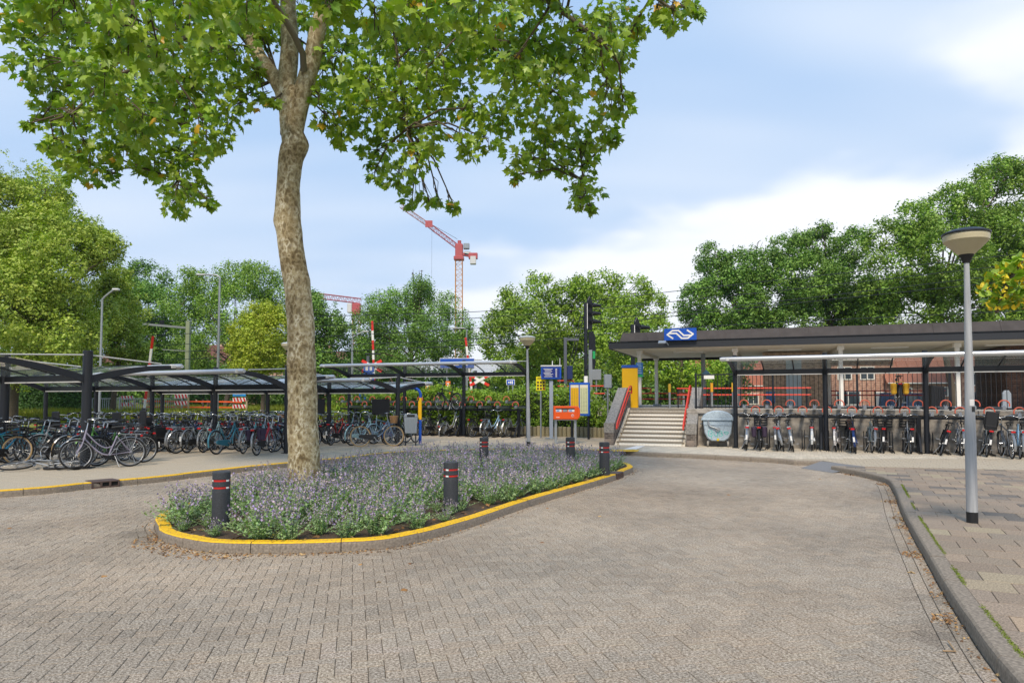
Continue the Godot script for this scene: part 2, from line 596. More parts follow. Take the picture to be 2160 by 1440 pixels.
func ground_works() -> void:
	var g := B.new()
	g.quad(Vector3(-900, -0.06, 300), Vector3(900, -0.06, 300), Vector3(900, -0.06, -1200), Vector3(-900, -0.06, -1200))
	tag(part("ground", g, mats.dirt_ground, self), "", "", "", "structure")
	# lines of the kerbs at road level
	KL = [Vector3(-26, 0, -2.2), Vector3(-18, 0, -6.8), Vector3(-13, 0, -9.8)]
	for q in [[0, 1049], [200, 1030], [343, 1016], [425, 1006], [560, 990], [679, 979], [743, 972], [805, 964], [864, 960], [942, 956.5], [1039, 955], [1150, 955], [1271, 957], [1362, 962.5], [1458, 966.5], [1604, 974.5], [1646, 977.5], [1681, 981], [1715, 981.5], [1742, 981.5]]:
		KL.append(gp(q[0], q[1]))
	KR = []
	for q in [[1753, 993], [1810, 1004], [1868, 1020], [1886, 1040], [1905, 1090], [1930, 1140], [1960, 1195], [1990, 1250], [2040, 1330], [2117, 1440]]: KR.append(gp(q[0], q[1]))
	KR += [Vector3(2.62, 0, -3.1), Vector3(2.2, 0, -1.4), Vector3(1.85, 0, 0.6), Vector3(1.6, 0, 3)]
	for q in [[332, 1128], [345, 1143], [425, 1163], [527, 1168], [697, 1165], [836, 1154], [989, 1113], [1125, 1066], [1288, 1016], [1318, 1003]]: IS.append(gp(q[0], q[1]))
	IS += [Vector3(2.9, 0, -16.4), Vector3(2.75, 0, -17.6), Vector3(1.9, 0, -18.5), Vector3(0.2, 0, -18.9), Vector3(-1.7, 0, -18.5), Vector3(-3.3, 0, -16.9), Vector3(-4.4, 0, -14.2), Vector3(-4.95, 0, -11.6), Vector3(-5.0, 0, -9.8)]
	var kl := curve(KL, 0.25)
	var kr := curve(KR, 0.25)
	var isl := curve(IS, 0.25, true)
	var rim := KR.duplicate()
	var road_line := kl + kr
	var road := flat(road_line)
	road.append_array(PackedVector2Array([Vector2(-4, 3), Vector2(-26, 3)]))
	# the road: a bed of sand, herringbone bricks, a border course along the kerbs
	var rd := structure("road")
	var bed := B.new()
	bed.prism(road, -0.011, -0.011)
	part("joint_sand", bed, mats.sand_joint, rd)
	var isl2 := flat(isl)
	var hole := Geometry2D.offset_polygon(isl2, 0.22)[0]
	var inner: PackedVector2Array = Geometry2D.offset_polygon(road, -0.22)[0]
	var stain := FastNoiseLite.new()
	stain.seed = 21
	stain.frequency = 0.35
	stain.fractal_octaves = 3
	var stains := []
	for e in [[2005, 1345, 0.30, 0.42], [1975, 1265, 0.22, 0.3], [290, 1125, 0.3, 0.4], [305, 1138, 0.2, 0.3], [1920, 1160, 0.2, 0.25], [1480, 1050, 1.2, 0.08], [1250, 1330, 0.9, 0.1], [520, 1290, 1.0, 0.1], [1640, 1240, 0.8, 0.09], [880, 1390, 0.5, 0.1]]:
		var sp := gp(e[0], e[1])
		stains.append([Vector2(sp.x, sp.z), e[2], e[3]])
	var tone := func(p: Vector2) -> Color:
		var k := 0.94 + stain.get_noise_2d(p.x, p.y) * 0.24 + jit(0.09)
		for st in stains:
			k *= 1.0 - st[2] * exp(-p.distance_squared_to(st[0]) / (st[1] * st[1]))
		var warm := stain.get_noise_2d(p.x * 0.5 + 40, p.y * 0.5) * 0.05 + jit(0.02)
		return Color(k * (1.0 + warm), k, k * (0.97 - warm))
	var U := Vector2(cos(deg_to_rad(77.0)), 0)
	var dir := deg_to_rad(-13.0)
	var u := Vector2(cos(dir), sin(dir))       # x, z: along the short courses
	var w := Vector2(sin(dir), -cos(dir))
	var bl := 0.105
	var all := []
	var cut := B.new()
	for i in range(-170, 150):
		for j in range(-10, 215):
			var r := posmod(i - j, 4)
			if r != 0 and r != 3: continue
			var c := u * ((i + (1.0 if r == 0 else 0.5)) * bl) + w * ((j + (0.5 if r == 0 else 1.0)) * bl)
			if c.y > -1.6 or abs(c.x) > 3.0 - c.y * 0.95 or c.x < -17: continue
			if c.x < 0 and abs(c.x) > 2.0 - c.y * 0.9: continue
			var ln := u if r == 0 else w
			var sd := w if r == 0 else u
			var rect := PackedVector2Array([c - ln * 0.1035 - sd * 0.051, c + ln * 0.1035 - sd * 0.051, c + ln * 0.1035 + sd * 0.051, c - ln * 0.1035 + sd * 0.051])
			var ins := 0
			var hit := 0
			for p in rect:
				if Geometry2D.is_point_in_polygon(p, inner): ins += 1
				if Geometry2D.is_point_in_polygon(p, hole): hit += 1
			if ins == 0 or hit == 4: continue
			if ins == 4 and hit == 0:
				all.append([c, ln, tone.call(c)])
			else:
				for piece in Geometry2D.intersect_polygons(rect, inner):
					for rest in Geometry2D.clip_polygons(piece, hole):
						cut.col = tone.call(c)
						cut.prism(rest, -0.02, 0.0)
	# border course: two bricks wide, laid along the kerb
	for line in [[kl, 1.0, false], [kr, 1.0, false], [isl, 1.0, true]]:
		var fine := curve(line[0], 0.2125, line[2])
		for k in fine.size() - 1:
			var p: Vector3 = (fine[k] + fine[k + 1]) * 0.5
			var d: Vector3 = (fine[k + 1] - fine[k]).normalized()
			var out = Vector2(-d.z, d.x) * line[1]
			if line[2] and not Geometry2D.is_point_in_polygon(Vector2(p.x, p.z) + out * -0.3, isl2): out = -out
			if not line[2] and not Geometry2D.is_point_in_polygon(Vector2(p.x, p.z) + out * 0.3, road): out = -out
			if p.z > -1.6 or abs(p.x) > 4.0 - p.z * 0.95: continue
			for row in 2:
				var c = Vector2(p.x, p.z) + out * (0.056 + row * 0.107) + Vector2(d.x, d.z) * (0.1 if row else 0.0)
				all.append([c, Vector2(d.x, d.z), tone.call(c) * 1.03])
	all.sort_custom(func(a, b): return a[0].y > b[0].y)
	var stone := B.new()
	stone.paver(0.2055, 0.101, 0.03, 0.0035)
	var bm := stone.mesh()
	var variants := []
	for k in 10:
		var vb := B.new()
		var f := 0.86 + 0.028 * k
		vb.col = Color(f * (1.0 + 0.02 * (k % 3 - 1)), f, f * (0.97 - 0.02 * (k % 3 - 1)))
		vb.paver(0.2055, 0.101, 0.03, 0.0035)
		variants.append(vb.mesh())
	var xs := []
	var cs := []
	var singles := 0
	for b in all:
		var ln: Vector2 = b[1]
		var x := Vector3(ln.x, 0, ln.y)
		var bs := Basis(x, Vector3.UP, x.cross(Vector3.UP))
		bs = bs * Basis.from_euler(Vector3(jit(0.008), jit(0.006), jit(0.008)))
		var pos := Vector3(b[0].x, jit(0.0022), b[0].y)
		var seen: bool = b[0].y < -3.9 and abs(b[0].x) < 0.74 * -b[0].y
		if seen and singles < 300:
			singles += 1
			var kk: int = clampi(int((b[2].g - 0.86) / 0.028), 0, 9)
			var o := part("brick", variants[kk], mats.brick_road, rd)
			o.transform = Transform3D(bs, pos)
		else:
			xs.append(Transform3D(bs, pos))
			cs.append(b[2])
	scatter("bricks", bm, mats.brick_road, xs, cs, rd)
	tag(part("cut_bricks", cut, mats.brick_road, rd), "", "", "", "stuff")
	# kerbs
	var ks := structure("kerb")
	kerb_works(kl, 1.0, "", func(p): return p.x < 2.6, ks)
	var k2 := structure("kerb")
	kerb_works(kr, 1.0, "", func(p): return false, k2)
	var k3 := structure("kerb")
	kerb_works(isl + [isl[0]], 1.0, "", func(p): return true, k3)
	# gully inlets
	gully(gp(222, 1028), (gp(245, 1026) - gp(200, 1030)).normalized(), "dark iron kerb gully with three round openings beside the left pavement", 3)
	gully(gp(1308, 1009), (gp(1318, 1003) - gp(1288, 1016)).normalized(), "rusty kerb gully with upright bars at the right tip of the island", 4)
	# planting bed
	var pb := structure("planting_bed")
	var so := B.new()
	so.prism(Geometry2D.offset_polygon(isl2, -0.13)[0], 0.085, 0.085)
	part("soil", so, mats.soil, pb)
	# pavements: left of beige tiles, a light strip before the steps, brown slabs on the right
	var far_l := [gp(1338, 944, PV), gp(1325, 932, PV), gp(1300, 924, PV), gp(1230, 919, PV), gp(1000, 914, PV), gp(760, 910, PV), Vector3(-14, 0, -31), Vector3(-30, 0, -21), Vector3(-40, 0, -8)]
	var pl := PackedVector2Array()
	var cutx: Array = kl.filter(func(p): return p.x < 3.6)
	for k in cutx.size():
		var nn: Vector3 = (cutx[min(k + 1, cutx.size() - 1)] - cutx[max(k - 1, 0)]).normalized()
		pl.append(Vector2(cutx[k].x + nn.z * 0.15, cutx[k].z - nn.x * 0.15))
	pl.append_array(flat(far_l))
	paving("pavement", pl, deg_to_rad(26.6), 0.40, 0.40, "tile_beige", [Color(1.2, 1.16, 1.12), Color(1.12, 1.09, 1.06), Color(1.26, 1.2, 1.12), Color(1.06, 1.03, 1.02), Color(1.28, 1.19, 1.08)], 0.0, "paving_tile")
	var ps := PackedVector2Array()
	var cutr: Array = kl.filter(func(p): return p.x >= 3.6)
	for k in cutr.size():
		var nn: Vector3 = (cutr[min(k + 1, cutr.size() - 1)] - cutr[max(k - 1, 0)]).normalized()
		ps.append(Vector2(cutr[k].x + nn.z * 0.15, cutr[k].z - nn.x * 0.15))
	ps.append_array(flat([gp(1776, 977.5, PV), gp(1824, 983.5, PV), gp(2160, 991, PV), gp(2600, 1002, PV), gp(2600, 950, PV), gp(2160, 945, PV), gp(1470, 930, PV), gp(1325, 931, PV), gp(1338, 943.6, PV)]))
	paving("pavement", ps, deg_to_rad(23.0), 0.2, 0.2, "tile_beige", [Color(1.28, 1.34, 1.42), Color(1.18, 1.24, 1.32), Color(1.34, 1.38, 1.45), Color(1.12, 1.18, 1.27)], 0.5, "paving_tile")
	var pr := PackedVector2Array()
	for k in kr.size():
		var nn: Vector3 = (kr[min(k + 1, kr.size() - 1)] - kr[max(k - 1, 0)]).normalized()
		pr.append(Vector2(kr[k].x + nn.z * 0.15, kr[k].z - nn.x * 0.15))
	pr.append_array(flat([Vector3(9, 0, 3), Vector3(24, 0, -6), gp(2600, 1003, PV), gp(2160, 992, PV), gp(1824, 984.3, PV)]))
	paving("pavement", pr, deg_to_rad(26.6), 0.40, 0.37, "tile_brown", [Color(0.82, 0.76, 0.68), Color(0.88, 0.79, 0.70), Color(0.76, 0.72, 0.66), Color(0.98, 0.86, 0.74), Color(0.84, 0.77, 0.70), Color(0.46, 0.47, 0.48), Color(0.62, 0.61, 0.60), Color(1.1, 0.95, 0.78), Color(0.8, 0.74, 0.66), Color(0.78, 0.70, 0.62), Color(0.9, 0.8, 0.7)], 0.5, "paving_slab", true)
	# the dropped dark ramp between the kerbs
	var rp := structure("ramp")
	var rb := B.new()
	var q := [gp(1690, 987, 0.005), gp(1757, 997, 0.005), gp(1826, 984, PV - 0.001), gp(1776, 977.2, PV - 0.001), gp(1733, 972.3, PV - 0.002)]
	rb.tri(q[0], q[1], q[3])
	rb.tri(q[1], q[2], q[3])
	rb.tri(q[0], q[3], q[4])
	part("ramp_surface", rb, grainy("ramp_asphalt", [[0, "68686a"], [1, "8c8c8c"]], 1.5, 0.05, 3, 0.9), rp)
	# painted marks before the steps
	mark([[1290, 952], [1345, 952], [1349, 948.5], [1300, 948]], mats.yellow_road_paint, "worn yellow marking on the pavement before the steps")
	mark([[1314, 947.5], [1342, 947.5], [1362, 940], [1342, 940]], mats.line_white, "white painted stripe on the pavement before the steps")
func mark(p: Array, m: Material, label: String) -> void:
	var b := B.new()
	var q := []
	for k in p: q.append(gp(k[0], k[1], PV + 0.008))
	b.quad(q[0], q[1], q[2], q[3])
	tag(part("ground_marking", b, m, self), label, "road marking")
func gully(p: Vector3, d: Vector3, label: String, holes: int) -> void:
	var n := Vector3(d.z, 0, -d.x)
	if n.dot(-p) > 0 and holes == 3: n = -n
	if holes == 4: n = Vector3(d.z, 0, -d.x)
	var t := thing("kerb_gully", label, "gully", p)
	var m := mat("cast_iron", "5c4c46", 0.7, 0.3)
	var b := B.new()
	var x := Basis(d, Vector3.UP, -n)
	b.box(Transform3D(x, n * 0.19 + Vector3.UP * 0.115), Vector3(0.5, 0.03, 0.4), 0.006)
	for k in holes + 1:
		b.box(Transform3D(x, n * -0.006 + d * (-0.235 + 0.47 * k / holes) + Vector3.UP * 0.052), Vector3(0.035, 0.1, 0.03), 0.004)
	b.box(Transform3D(x, n * -0.006 + Vector3.UP * 0.012), Vector3(0.5, 0.03, 0.03), 0.004)
	part("frame", b, m, t)
	var h := B.new()
	h.box(Transform3D(x, n * 0.012 + Vector3.UP * 0.055), Vector3(0.46, 0.09, 0.01))
	part("opening", h, mat("gully_dark", "0c0b0a", 0.9), t)
func paving(called: String, poly: PackedVector2Array, turn: float, sx: float, sz: float, material: String, tints: Array, bond: float, piece: String, moss := false) -> void:
	var root := structure(called)
	var bed := B.new()
	bed.prism(poly, PV - 0.012, PV - 0.012)
	part("joint_sand", bed, mats.sand_joint, root)
	var u := Vector2(cos(turn), sin(turn))
	var w := Vector2(-sin(turn), cos(turn))
	var lo := Vector2(INF, INF)
	var hi := Vector2(-INF, -INF)
	for p in poly:
		var q := Vector2(p.dot(u), p.dot(w))
		lo = lo.min(q)
		hi = hi.max(q)
	var gap := 0.007 if sx > 0.3 else 0.008
	var cut := B.new()
	var all := []
	var ms := []
	for j in range(floori(lo.y / sz), ceili(hi.y / sz)):
		for i in range(floori(lo.x / sx) - 1, ceili(hi.x / sx)):
			var c := u * ((i + 0.5 + (bond if posmod(j, 2) else 0.0)) * sx) + w * ((j + 0.5) * sz)
			if c.y > -2.0 or abs(c.x) > 5.0 - c.y * 0.9: continue
			var a := (sx - gap) / 2
			var b := (sz - gap) / 2
			var rect := PackedVector2Array([c - u * a - w * b, c + u * a - w * b, c + u * a + w * b, c - u * a + w * b])
			var ins := 0
			for p in rect:
				if Geometry2D.is_point_in_polygon(p, poly): ins += 1
			var k := rng.randi() % tints.size()
			var tint: Color = tints[k] * (1.0 + jit(0.06))
			if ins == 4: all.append([c, tint, k])
			elif ins > 0:
				for piece_ in Geometry2D.intersect_polygons(rect, poly):
					cut.col = tint
					cut.prism(piece_, PV - 0.02, PV)
	all.sort_custom(func(p, q): return p[0].y > q[0].y)
	var mb := B.new()
	mb.paver(sx - gap, sz - gap, 0.03, 0.004)
	var shared := mb.mesh()
	var vs := []
	for k in tints.size():
		var vb := B.new()
		vb.col = tints[k]
		vb.paver(sx - gap, sz - gap, 0.03, 0.004)
		vs.append(vb.mesh())
	var xs := []
	var cs := []
	var singles := 0
	for b in all:
		var bs := Basis(Vector3(u.x, 0, u.y), Vector3.UP, Vector3(w.x, 0, w.y)) * Basis.from_euler(Vector3(jit(0.006), jit(0.004), jit(0.006)))
		var x := Transform3D(bs, Vector3(b[0].x, PV + jit(0.0025), b[0].y))
		var seen: bool = b[0].y < -3.5 and abs(b[0].x) < 0.77 * -b[0].y
		if seen and singles < 300:
			singles += 1
			part(piece, vs[b[2]], mats[material], root).transform = x
		else:
			xs.append(x)
			cs.append(b[1])
	if xs.size(): scatter(piece + "s", shared, mats[material], xs, cs, root)
	if cut.v.size(): tag(part("cut_" + piece + "s", cut, mats[material], root), "", "", "", "stuff")
# ---------------------------------------------------------------- platform
const HP := 1.33
var ST: Vector3       # foot of the steps
var CO: Vector3       # left front corner of the canopy
var CA: Vector3
var CP: Vector3
func turn_of(a: Vector3) -> float:
	return -atan2(a.z, a.x)
func platform_works() -> void:
	var a := deg_to_rad(24.0)
	var wa := Vector3(cos(a), 0, sin(a))
	var wp := Vector3(sin(a), 0, -cos(a))
	var w0 := Vector3(6.87, 0, -23.1)
	# deck
	var st_a := deg_to_rad(19.5)
	var sa := Vector3(cos(st_a), 0, sin(st_a))
	var sp := Vector3(sin(st_a), 0, -cos(st_a))
	ST = gp(1371, 940, PV)
	var half := 1.13
	var top := ST + sp * 2.56
	var deck := structure("platform")
	var b := B.new()
	var lt := top - sa * 1.5
	b.prism(flat([lt, top + sa * half, w0 - wa * 0.62 + wp * 0.3, w0 + wa * 16, w0 + wa * 16 + wp * 14, lt + sp * 14 - sa * 8, lt + sp * 5.2 - sa * 8, lt + sp * 5.0]), 0.0, HP)
	part("deck", b, grainy("platform_paving", [[0, "8a857c"], [0.5, "aaa498"], [1, "c8c2b6"]], 0.8, 0.03, 4, 0.9), deck)
	# concrete wall behind the right racks
	var wall := thing("retaining_wall", "long weathered grey concrete wall behind the right bicycle racks", "wall", w0, turn_of(wa))
	b = B.new()
	b.bx(Vector3(7.5, HP / 2 - 0.02, -0.1), Vector3(16.6, HP - 0.08, 0.2), 0.01)
	part("wall_face", b, mats.concrete_wall, wall)
	for k in 6:
		b = B.new()
		b.bx(Vector3(0.45 + k * 2.8, HP - 0.05, -0.08), Vector3(2.785, 0.16, 0.34), 0.015)
		part("coping", b, mats.concrete_wall, wall)
	# bar fence on the wall
	var fence := thing("bar_fence", "black vertical bar fence on top of the concrete wall", "fence", w0 + Vector3.UP * (HP + 0.03) + wp * 0.12, turn_of(wa))
	var bm := B.new()
	bm.bx(Vector3(0, 0.6, 0), Vector3(0.016, 1.16, 0.016))
	var bmesh := bm.mesh()
	for k in 98:
		part("bar", bmesh, mats.dark_steel, fence).position = Vector3(-0.55 + k * 0.125, 0, 0)
	for y in [0.06, 1.17]:
		b = B.new()
		b.bx(Vector3(5.55, y, 0.0), Vector3(12.5, 0.04, 0.03))
		part("rail", b, mats.dark_steel, fence)
	for k in 6:
		b = B.new()
		b.bx(Vector3(-0.65 + k * 2.48, 0.6, -0.02), Vector3(0.06, 1.25, 0.06))
		part("post", b, mats.dark_steel, fence)
	b = B.new()
	b.bx(Vector3(-0.2, 1.08, 0.03), Vector3(0.34, 0.12, 0.012))
	part("name_plate", b, mats.white_paint, fence)
	# steps
	var s := thing("staircase", "wide tiled staircase of nine steps up to the platform", "stairs", ST, turn_of(sa))
	var rise := (HP - PV) / 9.0
	var rt := mat("riser_tile", "f0ece2", 0.35)
	var tile := B.new()
	for k in 9:
		var z := -k * 0.32
		var y := k * rise
		b = B.new()
		b.bx(Vector3(0, y + rise / 2 - 0.02, z - 0.17), Vector3(half * 2 - 0.02, rise - 0.04, 0.3))
		var core := part("riser", b, mats.stringer, s)
		var tb := B.new()
		for i in 21:
			for j in 1:
				tb.bx(Vector3(-half + 0.13 + i * 0.1, y + rise / 2 - 0.017, z - 0.016), Vector3(0.096, rise - 0.04, 0.012), 0.002)
		part("riser_tiles", tb, rt, core)
		b = B.new()
		b.bx(Vector3(0, y + rise - 0.017, z - 0.155), Vector3(half * 2, 0.034, 0.35), 0.006)
		part("tread", b, mats.tread, s)
	for sd in [-1.0, 1.0]:
		b = B.new()
		var x := Transform3D(Basis(Vector3.UP, PI / 2), Vector3(sd * half + 0.04, 0, 0))
		b.extrude([Vector2(-0.16, 0), Vector2(2.6, 0), Vector2(2.6, HP - PV + 0.02), Vector2(2.5, HP - PV + 0.02)], x, 0.09)
		part("stringer", b, mats.stringer, s)
	# cheek walls of brick with sloping concrete caps and red handrails
	for sd in [-1.0, 1.0]:
		var lr: String = "left" if sd < 0 else "right"
		var cx: float = sd * (half + 0.24)
		var c := thing("cheek_wall", "sloping brick side wall with concrete cap on the %s of the steps" % lr, "wall", ST + sa * cx, turn_of(sa))
		var x := Transform3D(Basis(Vector3.UP, PI / 2), Vector3(0.16, 0, 0))
		b = B.new()
		b.extrude([Vector2(-0.12, 0), Vector2(3.4, 0), Vector2(3.4, 1.86), Vector2(2.55, 1.86), Vector2(-0.12, 0.44)], x, 0.32)
		part("brick_wall", b, mats.cheek_brick, c)
		b = B.new()
		var y := Transform3D(Basis(Vector3.UP, PI / 2), Vector3(0.175, 0, 0))
		b.extrude([Vector2(-0.14, 0.42), Vector2(0.10, 0.42), Vector2(0.10, 0.57), Vector2(2.55, 1.9), Vector2(3.42, 1.9), Vector2(3.42, 2.0), Vector2(2.5, 2.0), Vector2(0.05, 0.76), Vector2(-0.14, 0.76)], y, 0.35, 0.012)
		part("cap", b, mats.cheek_cap, c)
		var ix: float = -sd * 0.26
		var hr := thing("handrail", "orange-red tubular handrail along the %s side of the steps" % lr, "handrail", ST + sa * cx, turn_of(sa))
		for lv in 2:
			var dy := -0.2 * lv
			var p := []
			if lv == 0: p = [Vector3(ix, 0.58, 0.1), Vector3(ix, 0.66, 0.06), Vector3(ix, 0.78, -0.08), Vector3(ix, 2.02, -2.5), Vector3(ix, 2.06, -2.66), Vector3(ix, 2.06, -2.95), Vector3(ix, 1.98, -3.02), Vector3(ix, 1.78, -3.02)]
			else: p = [Vector3(ix, 0.58, 0.1), Vector3(ix, 0.56, 0.04), Vector3(ix, 0.60, -0.06), Vector3(ix, 1.76, -2.45), Vector3(ix, 1.8, -2.6), Vector3(ix, 1.8, -3.0)]
			b = B.new()
			b.tube(p, 0.028, 8)
			part("rail", b, mats.red_rail, hr)
		for k in 3:
			b = B.new()
			var zz := -0.3 - k * 1.05
			b.tube([Vector3(ix, 0.72 - zz * 0.515 - 0.1, zz), Vector3(ix + sd * 0.06, 0.68 - zz * 0.515 - 0.1, zz), Vector3(ix + sd * 0.1, 0.68 - zz * 0.515 - 0.1, zz)], 0.014, 6)
			part("bracket", b, mats.red_rail, hr)
	canopy()
	# small brick block with a pale door, and the station building at the right edge
	var ki := thing("brick_block", "brown brick block with a pale blue door under the canopy", "building", CO + CA * 7.1 + CP * 5.0 + Vector3.UP * (HP - CO.y), turn_of(CA))
	b = B.new()
	b.bx(Vector3(0, 1.19, 0), Vector3(2.4, 2.36, 1.8))
	part("wall", b, brick_material("block_brick", ["a8927e", "b69e88", "988472", "c0a892"], "b4aa9e", 8, 4, 0.55), ki)
	b = B.new()
	b.bx(Vector3(0.05, 1.05, 0.92), Vector3(0.62, 2.08, 0.05), 0.006)
	var dr := part("door", b, mat("pale_door", "a9bdca", 0.5), ki)
	b = B.new()
	b.bx(Vector3(0.28, 1.0, 0.96), Vector3(0.05, 0.16, 0.03), 0.004)
	part("handle", b, mats.alloy, dr)
	b = B.new()
	b.bx(Vector3(-0.9, 0.42, 0.93), Vector3(0.36, 0.5, 0.03))
	part("poster", b, mat("poster_blue", "4c7cb4", 0.5), ki)
	var sb := thing("station_building", "dark brown brick station building at the right edge under the canopy", "building", CO + CA * 17.6 + CP * 5.0 + Vector3.UP * (HP - CO.y), turn_of(CA))
	b = B.new()
	b.bx(Vector3(0, 1.19, 0), Vector3(6.1, 2.37, 4.0))
	part("wall", b, mats.station_brick, sb)
	b = B.new()
	b.bx(Vector3(-1.4, 1.25, 2.02), Vector3(1.6, 1.1, 0.06))
	var wf := part("window", b, mats.white_paint, sb)
	b = B.new()
	b.bx(Vector3(-1.4, 1.25, 2.055), Vector3(1.44, 0.94, 0.012))
	part("pane", b, mat("far_pane", "39444c", 0.08), wf)
	# red platform railings
	for q in [["behind the fence at the right racks", CA * 2.6 + CP * 0.6, 5.0, [0.78, 0.52], false], ["behind the middle of the fence, farther back", CA * 8.2 + CP * 6.9, 5.2, [0.72, 0.52], false], ["behind the top of the steps", CA * -0.1 + CP * 6.6, 3.9, [0.62, 0.34], true], ["left of the yellow machine behind the hedge", CA * -3.2 + CP * 3.6, 2.2, [0.95, 0.6], true]]:
		var r := thing("platform_railing", "red tube railing on the platform " + q[0], "railing", CO + q[1] + Vector3.UP * (HP - CO.y), turn_of(CA))
		for y in q[3]:
			b = B.new()
			b.tube([Vector3(0, y, 0), Vector3(q[2], y, 0)], 0.03, 8)
			part("rail", b, mats.red_rail, r)
		for k in int(q[2] / 1.2) + 1:
			b = B.new()
			b.tube([Vector3(k * 1.2 + 0.05, 0, 0), Vector3(k * 1.2 + 0.05, q[3][0], 0)], 0.028, 6)
			part("post", b, mats.dark_steel, r)
		if q[4]:
			b = B.new()
			b.tube(curve([Vector3(0, q[3][0] + 0.25, 0.3), Vector3(0.7, q[3][0] + 0.25, 0.3), Vector3(0.82, q[3][0] + 0.13, 0.3), Vector3(0.7, q[3][0], 0.3), Vector3(0, q[3][0], 0.3)], 0.06), 0.028, 8)
			part("end_loop", b, mats.red_rail, r)

func canopy() -> void:
	var a := deg_to_rad(20.0)
	CA = Vector3(cos(a), 0, sin(a))
	CP = Vector3(sin(a), 0, -cos(a))
	CO = at(1287, 736, 28.0)
	var L := 20.0
	var D := 7.6
	var t := thing("platform_canopy", "long flat platform canopy with dark fascia on white columns", "canopy", CO, turn_of(CA))
	var b := B.new()
	b.bx(Vector3(L / 2, 0.04, -D / 2), Vector3(L - 0.1, 0.07, D - 0.1))
	part("soffit", b, mat("soffit", "e4dccb", 0.6), t)
	b = B.new()
	b.bx(Vector3(L / 2, 0.125, -0.03), Vector3(L, 0.26, 0.06), 0.008)
	b.bx(Vector3(-0.03, 0.125, -D / 2), Vector3(0.06, 0.26, D), 0.008)
	part("fascia", b, mat("fascia", "26282d", 0.5), t)
	b = B.new()
	b.bx(Vector3(L / 2, 0.28, -0.08), Vector3(L + 0.2, 0.035, 0.22))
	part("drip_edge", b, mats.black_steel, t)
	b = B.new()
	b.bx(Vector3(L / 2, -0.02, -D + 0.08), Vector3(L - 0.2, 0.2, 0.12))
	part("rear_beam", b, mats.black_steel, t)
	# inclined cladding in separate sheets
	var w := 1.02
	for k in 19:
		b = B.new()
		var x0 := 0.45 + k * w
		var x1 := x0 + w - 0.012
		var y0 := 0.3
		var y1 := 0.68
		var l0 := x0 if k else 0.35
		b.quad(Vector3(l0, y0, -0.2), Vector3(x1, y0, -0.2), Vector3(x1, y1, -0.42), Vector3(x0, y1, -0.42))
		b.quad(Vector3(x0, y1, -0.42), Vector3(x1, y1, -0.42), Vector3(x1, y1 - 0.02, -0.9), Vector3(x0, y1 - 0.02, -0.9))
		b.bar(Vector3(x1 - 0.01, y0, -0.195), Vector3(x1 - 0.01, y1, -0.415), 0.05, 0.022)
		part("roof_sheet", b, mats.zinc_roof, t)
	b = B.new()
	b.quad(Vector3(0.35, 0.3, -D + 0.4), Vector3(0.35, 0.3, -0.2), Vector3(0.5, 0.68, -0.42), Vector3(0.5, 0.68, -D + 0.6))
	part("end_sheet", b, mats.zinc_roof, t)
	b = B.new()
	b.bx(Vector3(L / 2 + 0.3, 0.62, -D / 2), Vector3(L - 0.4, 0.06, D - 1.0))
	part("roof_deck", b, mat("bitumen", "3a3a3c", 0.9), t)
	# pieces of the soffit: lighter bands and the light strips
	for k in 5:
		for row in [1.2, 6.2]:
			b = B.new()
			var x: float = 1.0 + 3.85 * k
			b.bx(Vector3(x, (HP - CO.y) / 2, -row), Vector3(0.15, CO.y - HP, 0.15), 0.02)
			var c := part("column", b, mats.white_paint, t)
			b = B.new()
			b.bx(Vector3(x, -0.08, -row), Vector3(0.24, 0.16, 0.24), 0.01)
			part("column_head", b, mats.white_paint, c)
			b = B.new()
			b.bx(Vector3(x, HP - CO.y + 0.05, -row), Vector3(0.3, 0.1, 0.3), 0.01)
			part("column_foot", b, mats.grey_paint, c)
		b = B.new()
		b.bar(Vector3(1.0 + 3.85 * k, -0.05, -1.2), Vector3(1.0 + 3.85 * k, -0.05, -6.2), 0.12, 0.14)
		part("cross_beam", b, mats.cream_paint, t)
	for k in 4:
		b = B.new()
		b.bx(Vector3(2.9 + 3.85 * k, -0.02, -2.6), Vector3(1.3, 0.06, 0.14), 0.01)
		part("light_fitting", b, mats.white_plastic, t)
	# sign with double arrow emblem
	var p := CO + CA * 2.84 + Vector3(0, 0.5, 0) - CP * 0.12
	var g := thing("emblem_sign", "blue rectangular sign with white double arrow emblem on the canopy roof", "sign", p, turn_of(CA))
	b = B.new()
	b.bx(Vector3.ZERO, Vector3(1.25, 0.47, 0.12), 0.012)
	part("sign_box", b, mats.blue_paint, g)
	b = B.new()
	# the emblem as flat raised strokes
	var st := [[[-0.28, -0.155], [-0.50, 0.0], [-0.30, 0.155], [-0.06, 0.155], [0.14, -0.045], [0.42, -0.045]], [[0.28, 0.155], [0.50, 0.0], [0.30, -0.155], [0.06, -0.155], [-0.14, 0.045], [-0.42, 0.045]]]
	for line in st:
		for k in line.size() - 1:
			var q0 := Vector2(line[k][0], line[k][1])
			var q1 := Vector2(line[k + 1][0], line[k + 1][1])
			var d := (q1 - q0).normalized() * 0.016
			b.box(Transform3D(Basis(Vector3(d.x, d.y, 0).normalized(), Vector3(-d.y, d.x, 0).normalized(), Vector3.BACK), Vector3((q0.x + q1.x) / 2, (q0.y + q1.y) / 2, 0.063 + 0.0007 * k)), Vector3(q0.distance_to(q1) + 0.03, 0.06, 0.008))
	part("emblem", b, mats.white_paint, g)
	var fl := thing("floodlight", "small grey floodlight on the canopy fascia below the blue sign", "lamp", CO + CA * 2.15 + Vector3(0, 0.2, 0) - CP * 0.3, turn_of(CA))
	b = B.new()
	b.box(Transform3D(Basis(Vector3.RIGHT, 0.5), Vector3.ZERO), Vector3(0.3, 0.06, 0.2), 0.015)
